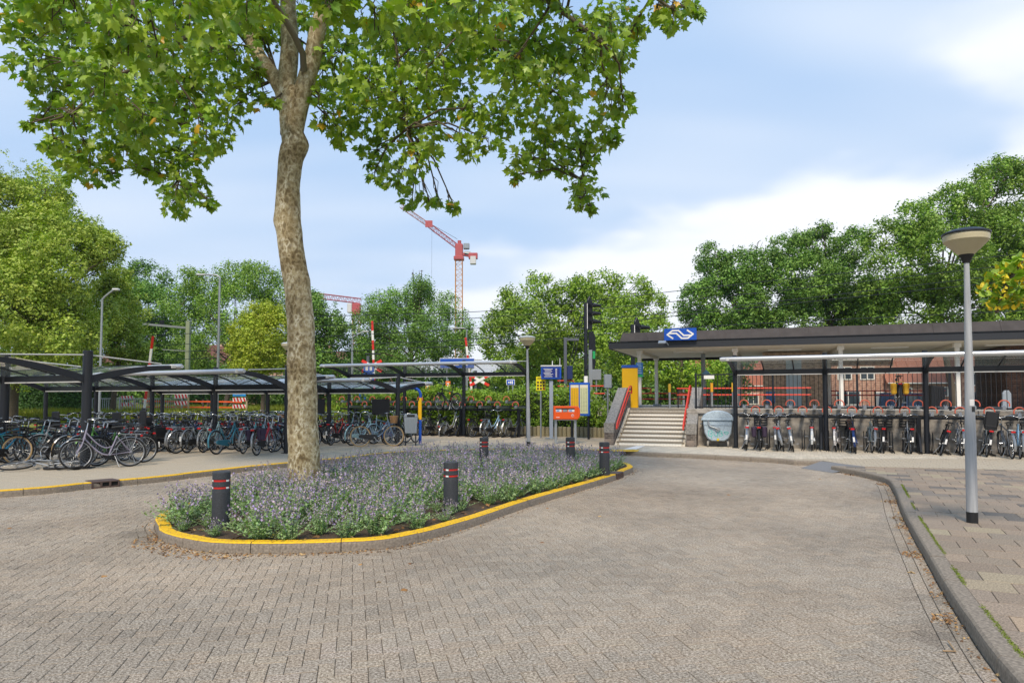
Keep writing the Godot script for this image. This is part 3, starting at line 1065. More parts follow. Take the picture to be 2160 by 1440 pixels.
	part("housing", b, mats.grey_paint, fl)
	b = B.new()
	b.bar(Vector3(0.15, 0, 0), Vector3(0.22, -0.1, -0.2), 0.03, 0.03)
	part("arm", b, mats.grey_paint, fl)

# ---------------------------------------------------------------- shelters
func shelter(label: String, base: Vector3, turn: float, bays: int, bay: float, hb: float, top: float, pr: float, wings: Array, one_post := true) -> Node3D:
	var t := thing("bicycle_shelter", label, "bicycle shelter", base, turn, "")
	var gl := glass("shelter_glass", Color(0.72, 0.82, 0.84, 0.22), 0.04)
	var b: B
	for k in bays + 1:
		b = B.new()
		b.lathe(Transform3D(Basis(), Vector3(-k * bay, 0, 0)), [Vector2(pr, 0), Vector2(pr, top - 0.01), Vector2(pr - 0.01, top), Vector2(0, top)], 16)
		var po := part("post", b, mats.dark_steel, t)
		b = B.new()
		b.bx(Vector3(-k * bay, 0.01, 0), Vector3(pr * 3.0, 0.02, pr * 3.0), 0.004)
		part("foot_plate", b, mats.black_steel, po)
	for k in bays:
		b = B.new()
		b.bx(Vector3(-(k + 0.5) * bay, hb + 0.085, 0), Vector3(bay - pr * 1.6, 0.15, 0.13), 0.01)
		var be := part("beam", b, mats.black_steel, t)
		b = B.new()
		b.bx(Vector3(-(k + 0.5) * bay, hb - 0.006, 0), Vector3(bay - pr * 2.4, 0.026, 0.15))
		part("beam_trim", b, mats.light_grey_paint, be)
	for w in wings:
		var sg: float = w[0]      # +1 towards the viewer, -1 away
		var Lw: float = w[1]
		var ht: float = w[2]
		var h0 := hb + 0.14
		var prof := []
		for j in 9:
			var u := j / 8.0
			prof.append(Vector2(pr * 0.7 + (Lw - pr * 0.7) * u, h0 + (ht - h0) * (1.0 - pow(1.0 - u, 1.9))))
		for k in bays + 1:
			b = B.new()
			for j in 8:
				var p0: Vector2 = prof[j]
				var p1: Vector2 = prof[j + 1]
				var d0 := 0.17 - 0.07 * j / 8.0
				var d1 := 0.17 - 0.07 * (j + 1) / 8.0
				var c := [Vector3(0.035, p0.y, p0.x * sg), Vector3(0.035, p1.y, p1.x * sg), Vector3(0.035, p1.y - d1, p1.x * sg), Vector3(0.035, p0.y - d0, p0.x * sg)]
				var e := []
				for q in c: e.append(Vector3(-0.035, q.y, q.z))
				for q in 4:
					c[q].x += -k * bay
					e[q].x += -k * bay
				if sg > 0:
					b.quad(c[3], c[2], c[1], c[0]); b.quad(e[0], e[1], e[2], e[3])
					b.quad(c[0], c[1], e[1], e[0]); b.quad(e[3], e[2], c[2], c[3])
				else:
					b.quad(c[0], c[1], c[2], c[3]); b.quad(e[3], e[2], e[1], e[0])
					b.quad(e[0], e[1], c[1], c[0]); b.quad(c[3], c[2], e[2], e[3])
			part("arm", b, mats.dark_steel, t)
			b = B.new()
			b.tube([Vector3(-k * bay, top - 0.1, 0), Vector3(-k * bay, ht + 0.03, sg * Lw * 0.82)], 0.018, 6)
			part("tie_rod", b, mats.light_grey_paint, t)
		var n := 3
		for k in bays * n:
			b = B.new()
			var x0 := -k * bay / n - 0.02
			var x1 := -(k + 1) * bay / n + 0.02
			for j in 8:
				var p0: Vector2 = prof[j]
				var p1: Vector2 = prof[j + 1]
				var A := [Vector3(x1, p0.y + 0.03, p0.x * sg), Vector3(x0, p0.y + 0.03, p0.x * sg), Vector3(x0, p1.y + 0.03, p1.x * sg), Vector3(x1, p1.y + 0.03, p1.x * sg)]
				if sg > 0: b.quad(A[3], A[2], A[1], A[0])
				else: b.quad(A[0], A[1], A[2], A[3])
			part("roof_pane", b, gl, t)
		for k in bays * n + 1:
			if k % n == 0: continue
			b = B.new()
			var pts := []
			for q in prof: pts.append(Vector3(-k * bay / n, q.y + 0.025, q.x * sg))
			for j in 8: b.bar(pts[j], pts[j + 1], 0.035, 0.03)
			part("glazing_bar", b, mats.black_steel, t)
		b = B.new()
		var zt := (Lw + 0.03) * sg
		b.tube([Vector3(0.22, ht - 0.02, zt), Vector3(0.16, ht - 0.02, zt), Vector3(-bays * bay - 0.16, ht - 0.02, zt), Vector3(-bays * bay - 0.22, ht - 0.02, zt)], [0.05, 0.068, 0.068, 0.05], 10)
		part("gutter", b, mat("gutter_alu", "c4c6c8", 0.3, 0.5), t)
		for k in [0, bays]:
			b = B.new()
			b.box(Transform3D(Basis(), Vector3(-k * bay, ht - 0.03, (Lw - 0.02) * sg)), Vector3(0.1, 0.12, 0.3), 0.03)
			part("arm_tip", b, mats.light_grey_paint, t)
	return t
func shelters() -> void:
	var ta := turn_of(AX)
	var g := ""
	var sh := shelter("nearest butterfly-roofed bicycle shelter with thick dark post at the left edge", gp(178, 987, PV), ta, 3, 3.4, 2.0, 2.72, 0.105, [[1.0, 2.3, 2.5], [-1.0, 2.3, 2.46]])
	sh = shelter("middle left bicycle shelter whose right end stands behind the plane tree", gp(603, 956, PV), ta, 4, 3.0, 1.86, 2.57, 0.07, [[1.0, 1.75, 2.36], [-1.0, 1.75, 2.3]])
	sh = shelter("farthest left bicycle shelter with right post beside the grey litter bin", gp(838, 940, PV), ta, 4, 3.0, 1.78, 2.42, 0.075, [[1.0, 1.75, 2.2], [-1.0, 1.75, 2.15]])
	for q in [[-0.75, 0.75], [-3.9, 1.3]]:
		var b := B.new()
		b.bx(Vector3(q[0], 1.3, -0.05), Vector3(q[1], 0.55, 0.03), 0.005)
		part("back_panel", b, mats.black_plastic, sh)
	shelter("tall one-winged glass shelter over double racks before the hedge", gp(1113, 923, PV), turn_of(AS), 3, 2.85, 2.52, 3.2, 0.075, [[1.0, 1.8, 3.0]])
	var a := deg_to_rad(25.0)
	var ea := Vector3(cos(a), 0, sin(a))
	shelter("right glass shelter with shiny gutter over racks before the concrete wall", gp(1553, 944.5, PV) + ea * 2.66 * 4, turn_of(ea), 4, 2.66, 2.36, 3.0, 0.07, [[1.0, 1.7, 2.8]])
	# double-deck racks
	var rk := gp(1553, 944.5, PV) + ea * 0.0
	rack("two-tier bicycle rack with orange handles against the concrete wall", rk + ea * 10.5, turn_of(ea), 30, 0.347, 1.02, [1.1, 1.3], -0.55)
	rack("two-tier bicycle rack with orange handles under the glass shelter by the hedge", gp(1108, 921, PV), turn_of(AS), 22, 0.40, 1.12, [1.2, 1.42], 0.1)
func rack(label: String, base: Vector3, turn: float, n: int, step: float, hbeam: float, lev: Array, zoff: float) -> void:
	var t := thing("two_tier_rack", label, "bicycle rack", base, turn)
	var L := n * step
	var b := B.new()
	b.bx(Vector3(-L / 2, hbeam, zoff + 0.35), Vector3(L, 0.07, 0.06), 0.006)
	part("front_beam", b, mats.black_steel, t)
	b = B.new()
	b.bx(Vector3(-L / 2, hbeam + 0.12, zoff - 0.75), Vector3(L, 0.07, 0.06), 0.006)
	part("rear_beam", b, mats.black_steel, t)
	for k in int(L / 2.6) + 1:
		var x: float = -0.12 - k * 2.62
		if x < -L: continue
		b = B.new()
		b.bx(Vector3(x, hbeam / 2, zoff + 0.35), Vector3(0.12, hbeam, 0.1), 0.01)
		part("leg", b, mats.black_steel, t)
		b = B.new()
		b.bar(Vector3(x, 0.05, zoff + 0.9), Vector3(x, 0.55, zoff + 0.4), 0.05, 0.03)
		part("brace", b, mats.dark_steel, t)
	var tray := B.new()
	for s in [-1.0, 1.0]: tray.bx(Vector3(s * 0.045, 0.02, -0.35), Vector3(0.012, 0.07, 1.75))
	tray.bx(Vector3(0, -0.02, -0.35), Vector3(0.1, 0.012, 1.75))
	var tm := tray.mesh()
	var hd := B.new()
	var hp := []
	for k in 11:
		var u := PI * (k / 10.0) * 1.24 - PI * 0.12
		hp.append(Vector3(cos(u) * 0.13, 0.12 + sin(u) * 0.13, 0.52))
	hd.tube(hp, 0.019, 6)
	var hm := hd.mesh()
	var cl := B.new()
	cl.bx(Vector3(0, 0.03, 0.52), Vector3(0.09, 0.1, 0.05), 0.008)
	cl.bar(Vector3(0.03, 0.0, 0.52), Vector3(0.03, 0.1, 0.4), 0.02, 0.02)
	cl.bar(Vector3(-0.03, 0.0, 0.52), Vector3(-0.03, 0.1, 0.4), 0.02, 0.02)
	var cm := cl.mesh()
	var low := B.new()
	for s in [-1.0, 1.0]:
		low.bar(Vector3(s * 0.03, 0.03, 0.85), Vector3(s * 0.03, 0.03, -0.75), 0.014, 0.04)
		low.tube([Vector3(s * 0.035, 0.03, 0.3), Vector3(s * 0.035, 0.55, 0.12), Vector3(s * 0.035, 0.6, 0.02), Vector3(s * 0.035, 0.05, -0.1)], 0.012, 5, false)
	var lm := low.mesh()
	for k in n:
		var y: float = lev[k % 2]
		var x := -(k + 0.5) * step
		var o := part("tray", tm, mats.galvanised, t)
		o.position = Vector3(x, y, zoff)
		part("clamp", cm, mats.alloy, o)
		part("handle", hm, mats.orange_handle, o)
		part("lower_guide", lm, mats.dark_steel, t).position = Vector3(x, 0, zoff + 0.15)
# ---------------------------------------------------------------- vegetation
func tuft_mesh(key: String, leaves: int, size: float, slim: float, accent := 0.0, accent_col := Color(1.6, 1.5, 0.6)) -> ArrayMesh:
	if cache.has(key): return cache[key]
	var b := B.new()
	for k in leaves:
		var d := rdir()
		var p := d * pow(rng.randf(), 0.4)
		var up := (d + rdir() * 0.8 + Vector3.UP * 0.35).normalized()
		var t := up.cross(rdir()).normalized()
		var s := up.cross(t)
		var L := size * rng.randf_range(0.7, 1.25)
		var W := L * slim
		var f := 1.0 + jit(0.22)
		b.col = Color(f * (1.0 + jit(0.06)), f, f * 0.95)
		if rng.randf() < accent:
			b.col = accent_col * (1.0 + jit(0.15))
			L *= 0.7
			W *= 0.5
		var nn := (up * 0.7 + d * 0.5).normalized()
		var tip := p + t * L - up * L * 0.15
		var mid := p + t * L * 0.45 + up * L * 0.06
		var l := mid + s * W * 0.5 - up * L * 0.08
		var r := mid - s * W * 0.5 - up * L * 0.08
		b.leaf(p, l, tip, r, nn)
	cache[key] = b.mesh()
	return cache[key]
func background_tree(called: String, label: String, z: float, foot: Vector2, lobes: Array, m: Material, tint: Color, mesh: ArrayMesh, tuft := 0.42, dens := 1.0, bark := "bark") -> void:
	var base := below(foot.x, foot.y, z, 0.0)
	var t := thing(called, label, "tree", base, 0.0, "trees around the station")
	var xs := []
	var cs := []
	var cen := []
	var hi := 0.0
	for l in lobes:
		var zz = z + jit(1.0) * l[2] * z / F * 0.9
		var c := at(l[0], l[1], zz) - base
		c = c + Vector3.ZERO
		var r: float = l[2] * z / F
		cen.append([c, r])
		hi = max(hi, c.y)
		var n := int(4.0 * PI * r * r * 5.2 * dens / pow(tuft / 0.42, 2))
		var lobe_tone := 1.0 + jit(0.13)
		# clumps of foliage on the lobe, each lit on its outer side, with gaps between
		var m_ := 16
		for g in m_:
			var gd := rdir()
			if gd.z < -0.6: gd.z = -gd.z
			var gc := c + gd * r * rng.randf_range(0.55, 0.82)
			var gr := r * rng.randf_range(0.3, 0.5)
			var clump := lobe_tone * (1.0 + jit(0.12))
			for k in int(n * 1.4 / m_):
				var d := rdir()
				if d.dot(gd) < -0.35: continue
				var q := d * gr * (0.72 + 0.36 * pow(rng.randf(), 0.7))
				q.y *= 0.8
				var bs := Basis.from_euler(Vector3(jit(0.7), rng.randf() * TAU, jit(0.7))).scaled(Vector3.ONE * tuft * rng.randf_range(0.6, 1.25))
				xs.append(Transform3D(bs, gc + q))
				var f := clump * (1.0 + jit(0.14))
				cs.append(Color(tint.r * f * (1.0 + jit(0.08)), tint.g * f, tint.b * f))
		# stray sprays break the outline
		for k in int(n * 0.07):
			var d := rdir()
			d.y = abs(d.y) * 0.8 + 0.1 if rng.randf() < 0.6 else d.y
			var q := d.normalized() * r * rng.randf_range(0.85, 1.1)
			var bs := Basis.from_euler(Vector3(jit(1), rng.randf() * TAU, jit(1))).scaled(Vector3.ONE * tuft * rng.randf_range(0.4, 0.8))
			xs.append(Transform3D(bs, c + q))
			cs.append(tint * (1.0 + jit(0.15)))
	scatter("crown", mesh, m, xs, cs, t)
	var b := B.new()
	var r0: float = clampf(hi * 0.017, 0.12, 0.22)
	var low: Vector3 = cen[0][0]
	for c in cen:
		if c[0].y < low.y: low = c[0]
	var top := Vector3(low.x * 0.3, clampf(low.y * 0.8, 2.2, hi * 0.6), 0)
	b.tube([Vector3.ZERO, top * 0.5 + Vector3(jit(0.1), 0, 0), top, top + Vector3(0, hi * 0.25, 0)], [r0 * 1.25, r0, r0 * 0.85, r0 * 0.5], 9)
	part("trunk", b, mats[bark], t)
	b = B.new()
	for c in cen:
		var e: Vector3 = c[0]
		var s := top + Vector3(0, max(0.0, (e.y - top.y) * 0.25), 0)
		var mid := s.lerp(e, 0.55) + Vector3(jit(0.3), c[1] * 0.15, jit(0.3))
		b.tube([s, mid, e, e + rdir() * c[1] * 0.5], [r0 * 0.42, r0 * 0.26, r0 * 0.13, 0.02], 5, false)
		for k in 3:
			b.tube([e.lerp(mid, 0.3 * k), e + rdir() * c[1] * 0.8], [0.04, 0.012], 4, false)
	part("limbs", b, mats[bark], t)
func background_trees() -> void:
	var broad := tuft_mesh("broad", 30, 0.42, 0.62)
	var lind := tuft_mesh("lind", 34, 0.38, 0.75, 0.25, Color(1.7, 1.5, 0.85))
	var fine := tuft_mesh("fine", 34, 0.34, 0.55)
	var m1 := leafy("leaf_mid", "86a63e", "6e9426")
	var m2 := leafy("leaf_linden", "a8ba4c", "90a834")
	var m3 := leafy("leaf_dark", "74983e", "587e24")
	var m4 := leafy("leaf_yellow", "aab83e", "94a42a")
	var m5 := leafy("leaf_bright", "90ae3c", "769a24")
	background_tree("linden_tree", "huge yellow-green linden crown at the left edge above the first shelter", 34, Vector2(27, 856), [[40, 440, 105], [-90, 440, 150], [125, 500, 85], [50, 560, 130], [150, 580, 95], [60, 670, 130], [165, 670, 80], [-60, 620, 150], [130, 725, 65], [40, 735, 70], [95, 400, 45], [190, 500, 35], [205, 520, 40], [215, 545, 32], [235, 520, 26]], m2, Color(1, 1, 1), lind, 0.36, 1.25)
	background_tree("linden_tree", "rounded yellow-green linden right of the huge one, before the tall lamp", 40, Vector2(235, 850), [[250, 620, 50], [265, 670, 50], [225, 650, 55], [270, 720, 45], [225, 715, 60], [290, 740, 30], [245, 580, 28]], m2, Color(0.92, 0.97, 0.9), lind, 0.34, 1.2)
	background_tree("oak_tree", "dark green round tree rising behind the rounded linden", 62, Vector2(310, 850), [[310, 590, 46], [300, 650, 60], [345, 660, 45], [330, 725, 55], [285, 610, 30], [360, 720, 40]], m3, Color(0.95, 1, 0.95), broad, 0.5)
	background_tree("oak_tree", "broad green tree left of the plane trunk behind the tall curved lamp", 56, Vector2(470, 850), [[385, 640, 45], [400, 600, 32], [445, 600, 42], [495, 595, 42], [545, 595, 42], [590, 620, 45], [420, 680, 65], [500, 660, 70], [570, 690, 60], [450, 740, 50], [530, 750, 40], [395, 740, 35]], m1, Color(0.95, 1, 0.95), fine, 0.5, 0.85)
	background_tree("young_linden", "small bright yellow linden left of the plane trunk", 38, Vector2(555, 850), [[545, 665, 36], [575, 655, 22], [525, 700, 40], [580, 700, 40], [550, 735, 50], [505, 735, 30], [590, 750, 42], [520, 770, 30], [560, 775, 36]], m4, Color(1, 1, 0.9), lind, 0.3, 1.2)
	background_tree("oak_tree", "green tree right behind the plane trunk", 58, Vector2(668, 850), [[668, 655, 42], [690, 690, 36], [655, 700, 48], [700, 730, 36], [665, 760, 46], [640, 640, 30]], m3, Color(1, 1, 1), broad, 0.5)
	background_tree("hornbeam_tree", "pointed dark green tree below the tall crane", 60, Vector2(860, 850), [[888, 598, 22], [880, 625, 34], [845, 645, 40], [910, 650, 42], [945, 640, 22], [800, 650, 40], [775, 690, 40], [850, 690, 62], [925, 700, 58], [965, 690, 38], [985, 720, 30], [800, 735, 50], [880, 745, 50], [950, 745, 40], [755, 735, 30], [870, 575, 10], [890, 570, 8]], m3, Color(1, 1.04, 0.9), fine, 0.48, 0.95)
	background_tree("oak_tree", "spreading light green tree behind the info column and signal", 52, Vector2(1225, 850), [[1090, 650, 45], [1140, 610, 34], [1185, 630, 36], [1235, 600, 34], [1285, 600, 26], [1330, 620, 40], [1370, 655, 42], [1250, 650, 55], [1110, 700, 65], [1190, 700, 65], [1290, 690, 62], [1370, 710, 45], [1050, 720, 42], [1150, 760, 60], [1250, 760, 60], [1340, 760, 50], [1075, 770, 45], [1150, 590, 14], [1250, 575, 14], [1040, 680, 26]], m5, Color(1, 1, 0.95), broad, 0.48, 0.9)
	background_tree("oak_tree", "bright young tree in front of the spreading tree behind the yellow machine", 44, Vector2(1420, 850), [[1310, 650, 32], [1335, 700, 40], [1290, 720, 36], [1430, 770, 50], [1380, 770, 45], [1480, 780, 50], [1330, 765, 40]], m5, Color(1.1, 1.1, 0.9), broad, 0.42, 0.9)
	background_tree("oak_tree", "dark tree left over the canopy behind the blue emblem sign", 58, Vector2(1560, 850), [[1500, 545, 34], [1515, 585, 50], [1480, 640, 46], [1565, 575, 50], [1545, 630, 70], [1610, 560, 46], [1625, 620, 70], [1500, 690, 50], [1580, 700, 60], [1660, 690, 55], [1445, 655, 22], [1450, 690, 25], [1500, 512, 12], [1600, 510, 12]], m3, Color(0.95, 1, 0.92), broad, 0.5, 0.95)
	background_tree("oak_tree", "green tree over the middle of the canopy", 56, Vector2(1740, 850), [[1665, 525, 38], [1700, 530, 40], [1740, 520, 42], [1790, 520, 42], [1700, 590, 70], [1790, 590, 70], [1740, 650, 75], [1820, 660, 60], [1680, 680, 50], [1770, 710, 50], [1735, 480, 14], [1690, 488, 12]], m3, Color(1, 1, 0.95), broad, 0.5, 0.95)
	background_tree("oak_tree", "tallest green tree at the right edge behind the near street lamp", 50, Vector2(2020, 850), [[1870, 510, 46], [1925, 480, 55], [1985, 450, 48], [2040, 430, 50], [2110, 400, 56], [2170, 400, 60], [1900, 580, 75], [1980, 540, 85], [2070, 520, 90], [2150, 520, 90], [1920, 660, 75], [2010, 640, 85], [2110, 640, 90], [2190, 600, 80], [2105, 355, 24], [2060, 375, 20], [2140, 350, 16], [1850, 640, 50]], m1, Color(1, 1, 0.95), broad, 0.48, 0.95)
	# low woodland that closes the gaps between the trunks
	var xs := []
	var cs := []
	for k in 9000:
		var x := rng.randf_range(-75, 75)
		var z = -66.0 - rng.randf() * 7.0 - abs(x) * 0.05
		if x > 24 and x < 62: continue
		var h := 5.2 + 1.3 * sin(x * 0.31) + 0.8 * sin(x * 0.83)
		xs.append(Transform3D(Basis.from_euler(Vector3(jit(1), rng.randf() * TAU, jit(1))).scaled(Vector3.ONE * rng.randf_range(0.5, 0.9)), Vector3(x, h * pow(rng.randf(), 0.7), z)))
		cs.append(Color(1, 1, 1) * (0.9 + jit(0.2)))
	scatter("far_shrubs", broad, m3, xs, cs, self)
	tag(get_child(-1), "dark shrubs forming a low band between the far trees", "shrubs")
	# a twig of a linden that stands outside the frame on the right
	var lt := thing("linden_tree", "linden spray with yellow bracts reaching in at the right edge", "tree", Vector3(9.6, 0, -7.6), 0.0)
	var b := B.new()
	var tip := at(2120, 590, 7.2) - lt.position
	b.tube([Vector3.ZERO, Vector3(0.05, 1.6, 0), Vector3(0, 3.2, 0), Vector3(0, 5.2, 0)], [0.2, 0.16, 0.13, 0.05], 10)
	part("trunk", b, mats.bark, lt)
	b = B.new()
	b.tube(curve([Vector3(0, 3.0, 0), Vector3(-1.6, 3.9, 0), tip + Vector3(0.6, 0.5, 0), tip + Vector3(0.12, 0.1, 0), tip + Vector3(-0.1, -0.35, 0)], 0.2), 0.02, 6, false)
	part("branch", b, mats.bark, lt)
	var lb := B.new()
	heart_leaf(lb)
	var lm := lb.mesh()
	xs = []
	cs = []
	var ys := []
	var yc := []
	for k in 900:
		var u := rng.randf()
		var c := tip + Vector3(lerpf(-0.16, 0.95, u), lerpf(-0.1, 0.15, u), 0) + rdir() * Vector3(0.16, 0.32, 0.2) * (0.6 + u)
		var bs := Basis.from_euler(Vector3(-0.9 + jit(0.6), rng.randf() * TAU, jit(0.5)), EULER_ORDER_YXZ)
		if rng.randf() < 0.45:
			xs.append(Transform3D(bs.scaled(Vector3.ONE * rng.randf_range(0.07, 0.11)), c))
			cs.append(Color(1, 1, 1) * (1 + jit(0.2)))
		else:
			ys.append(Transform3D(bs.scaled(Vector3(0.035, 0.07, 0.05) * rng.randf_range(0.7, 1.2)), c - Vector3(0, 0.04, 0)))
			yc.append(Color(1, 1, 1) * (1 + jit(0.2)))
	scatter("leaves", lm, leafy("leaf_fresh", "98b440", "98b838"), xs, cs, lt)
	scatter("bracts", lm, leafy("bract", "f0d83c", "d8c030"), ys, yc, lt)
func heart_leaf(b: B) -> void:
	var o := [Vector3(0, 0, 0), Vector3(0.35, 0.05, -0.04), Vector3(0.48, 0.35, -0.08), Vector3(0.3, 0.7, -0.06), Vector3(0, 1, -0.1), Vector3(-0.3, 0.7, -0.06), Vector3(-0.48, 0.35, -0.08), Vector3(-0.35, 0.05, -0.04)]
	for k in 8: b.tri(Vector3(0, 0.4, 0.03), o[k], o[(k + 1) % 8])
func plane_leaf(fold: float, droop: float) -> B:
	var b := B.new()
	var half := [Vector2(0.03, 0.0), Vector2(0.30, -0.12), Vector2(0.27, 0.06), Vector2(0.55, 0.14), Vector2(0.42, 0.24), Vector2(0.60, 0.56), Vector2(0.38, 0.48), Vector2(0.28, 0.50), Vector2(0.24, 0.68), Vector2(0.12, 0.74), Vector2(0, 1.02)]
	for s in [1.0, -1.0]:
		for k in half.size() - 1:
			var p: Vector2 = half[k]
			var q: Vector2 = half[k + 1]
			var a := Vector3(0, 0.30, 0)
			var c := Vector3(p.x * s, p.y, -fold * p.x - droop * p.y * p.y)
			var d := Vector3(q.x * s, q.y, -fold * q.x - droop * q.y * q.y)
			if s > 0: b.tri(a, c, d)
			else: b.tri(a, d, c)
	return b
func hedges() -> void:
	# clipped hedge behind the info column
	var small := tuft_mesh("hedge", 14, 0.55, 0.62)
	var line := [gp(1292, 924, PV), gp(1230, 922, PV), gp(1125, 919.5, PV), gp(1000, 917, PV), gp(830, 914, PV), gp(690, 912, PV)]
	var path := curve(line, 0.19)
	var h := thing("clipped_hedge", "clipped bright green hedge behind the info column and double racks", "hedge", line[0])
	var core := B.new()
	var xs := []
	var cs := []
	for k in path.size() - 1:
		var p: Vector3 = path[k] - line[0]
		var q: Vector3 = path[k + 1] - line[0]
		var d: Vector3 = (q - p).normalized()
		var n := Vector3(-d.z, 0, d.x)
		if n.z > 0: n = -n
		var px0: float = path[k].x
		var top := 1.86 + 0.12 * sin(px0 * 1.3) + 0.1 * sin(px0 * 3.1)
		if k < 8: top *= 0.62 + 0.05 * k
		if k % 6 == 0 and k + 6 < path.size():
			var e: Vector3 = path[k + 6] - line[0]
			var m: Vector3 = (p + e) * 0.5 + n * 0.9
			core.bx(m + Vector3.UP * (0.2 + (top - 0.3) / 2), Vector3(p.distance_to(e) + 0.02, top - 0.55, 1.0), 0.0, turn_of(d))
		for j in 34:
			var f := rng.randf()
			var pos: Vector3
			if f < 0.62: pos = p.lerp(q, rng.randf()) + n * (0.28 + jit(0.14)) + Vector3.UP * rng.randf_range(0.35, top)
			elif f < 0.97: pos = p.lerp(q, rng.randf()) + n * rng.randf_range(0.25, 1.6) + Vector3.UP * (top + jit(0.09))
			else: pos = p.lerp(q, rng.randf()) + n * rng.randf_range(0.35, 1.4) + Vector3.UP * (top + rng.randf_range(0.05, 0.32))
			xs.append(Transform3D(Basis.from_euler(Vector3(jit(1), rng.randf() * TAU, jit(1))).scaled(Vector3.ONE * rng.randf_range(0.11, 0.19)), pos))
			var g := 1.0 + jit(0.22)
			cs.append(Color(g * (1.0 + jit(0.1)), g, g * 0.9))
	part("twigs", core, mat("hedge_core", "2c3a18", 0.95), h)
	scatter("foliage", small, leafy("leaf_hedge", "8aaa34", "6e8e1e"), xs, cs, h)
	# palisade of round posts that edges it
	var pal := thing("log_edging", "low edging of upright wooden logs along the foot of the clipped hedge", "edging", line[0])
	for k in path.size():
		if k > 128: break
		var b := B.new()
		var hh := 0.40 + jit(0.03)
		b.lathe(Transform3D(Basis(), Vector3(path[k] - line[0])), [Vector2(0.092, 0), Vector2(0.092, hh - 0.02), Vector2(0.075, hh), Vector2(0, hh)], 8)
		part("log", b, grainy("palisade_wood", [[0, "6a604a"], [0.5, "938a6c"], [1, "b0a684"]], 1.5, 0.04, 3, 0.9), pal)
	# ivy hedge at the left
	var iv := thing("ivy_hedge", "dark green ivy-covered hedge behind the first shelter at the left", "hedge", below(118, 850, 45, 0))
	var b2 := B.new()
	b2.bx(Vector3(0, 1.2, -0.5), Vector3(6.2, 2.3, 0.8))
	part("twigs", b2, mats.hedge_core, iv)
	xs = []
	cs = []
	for k in 3600:
		var top := rng.randf() < 0.2
		var pos := Vector3(jit(3.3), 2.45 + jit(0.1) if top else rng.randf_range(0, 2.5), rng.randf_range(-1, 0) if top else jit(0.12))
		xs.append(Transform3D(Basis.from_euler(Vector3(jit(1), rng.randf() * TAU, jit(1))).scaled(Vector3.ONE * rng.randf_range(0.12, 0.2)), pos))
		cs.append(Color(1, 1, 1) * (1 + jit(0.25)))
	scatter("foliage", small, leafy("leaf_ivy", "4e7430", "304c14"), xs, cs, iv)
	# grass verge with seeding stems behind the left shelters
	var gb := B.new()
	for k in 16:
		var a := rng.randf() * TAU
		var d := Vector3(cos(a), 0, sin(a))
		var hgt := rng.randf_range(0.5, 1.0)
		var p := d * rng.randf() * 0.35
		var s := d.cross(Vector3.UP) * 0.03
		var f := 1.0 + jit(0.2)
		gb.col = Color(f * 1.05, f, f * 0.8) if k % 4 else Color(1.5, 1.25, 0.8)
		var t := p + d * 0.25 * hgt + Vector3.UP * hgt
		gb.tri(p - s, p + s, t)
		gb.tri(p + s, p - s, t)
	var gm := gb.mesh()
	xs = []
	cs = []
	for k in 15000:
		var x := rng.randf_range(-42, 2)
		var z = -29.5 - pow(rng.randf(), 1.3) * 40.0 - max(0.0, x + 12) * 0.35
		if z > -38.0 and x > -14.0: continue
		if z > -24 - abs(x) * 0.35 - 2: continue
		xs.append(Transform3D(Basis(Vector3.UP, rng.randf() * TAU).scaled(Vector3(1.2, rng.randf_range(0.35, 0.8), 1.2)), Vector3(x, 0.48, z)))
		cs.append(Color(1, 1, 1) * (1.0 + jit(0.2)))
	scatter("tall_grass", gm, leafy("grass", "a6ae40", "86922a"), xs, cs, self)
	tag(get_child(-1), "tall yellow-green grass on the verge behind the left bicycle shelters", "grass")
	var vb := B.new()
	vb.prism(PackedVector2Array([Vector2(-44, -24), Vector2(-14, -31.5), Vector2(-2, -34), Vector2(4, -40), Vector2(4, -72), Vector2(-60, -72), Vector2(-60, -20)]), 0.0, 0.5)
	tag(part("verge", vb, grainy("verge_soil", [[0, "5a6228"], [0.5, "7a8234"], [1, "98963e"]], 0.6, 0.03, 4, 0.95), self), "", "", "", "structure")
func tubes_of(b: B, path: Array, r0: float, r1: float, sides: int) -> void:
	var rr := []
	for k in path.size(): rr.append(lerpf(r0, r1, float(k) / (path.size() - 1)))
	b.tube(path, rr, sides, false)
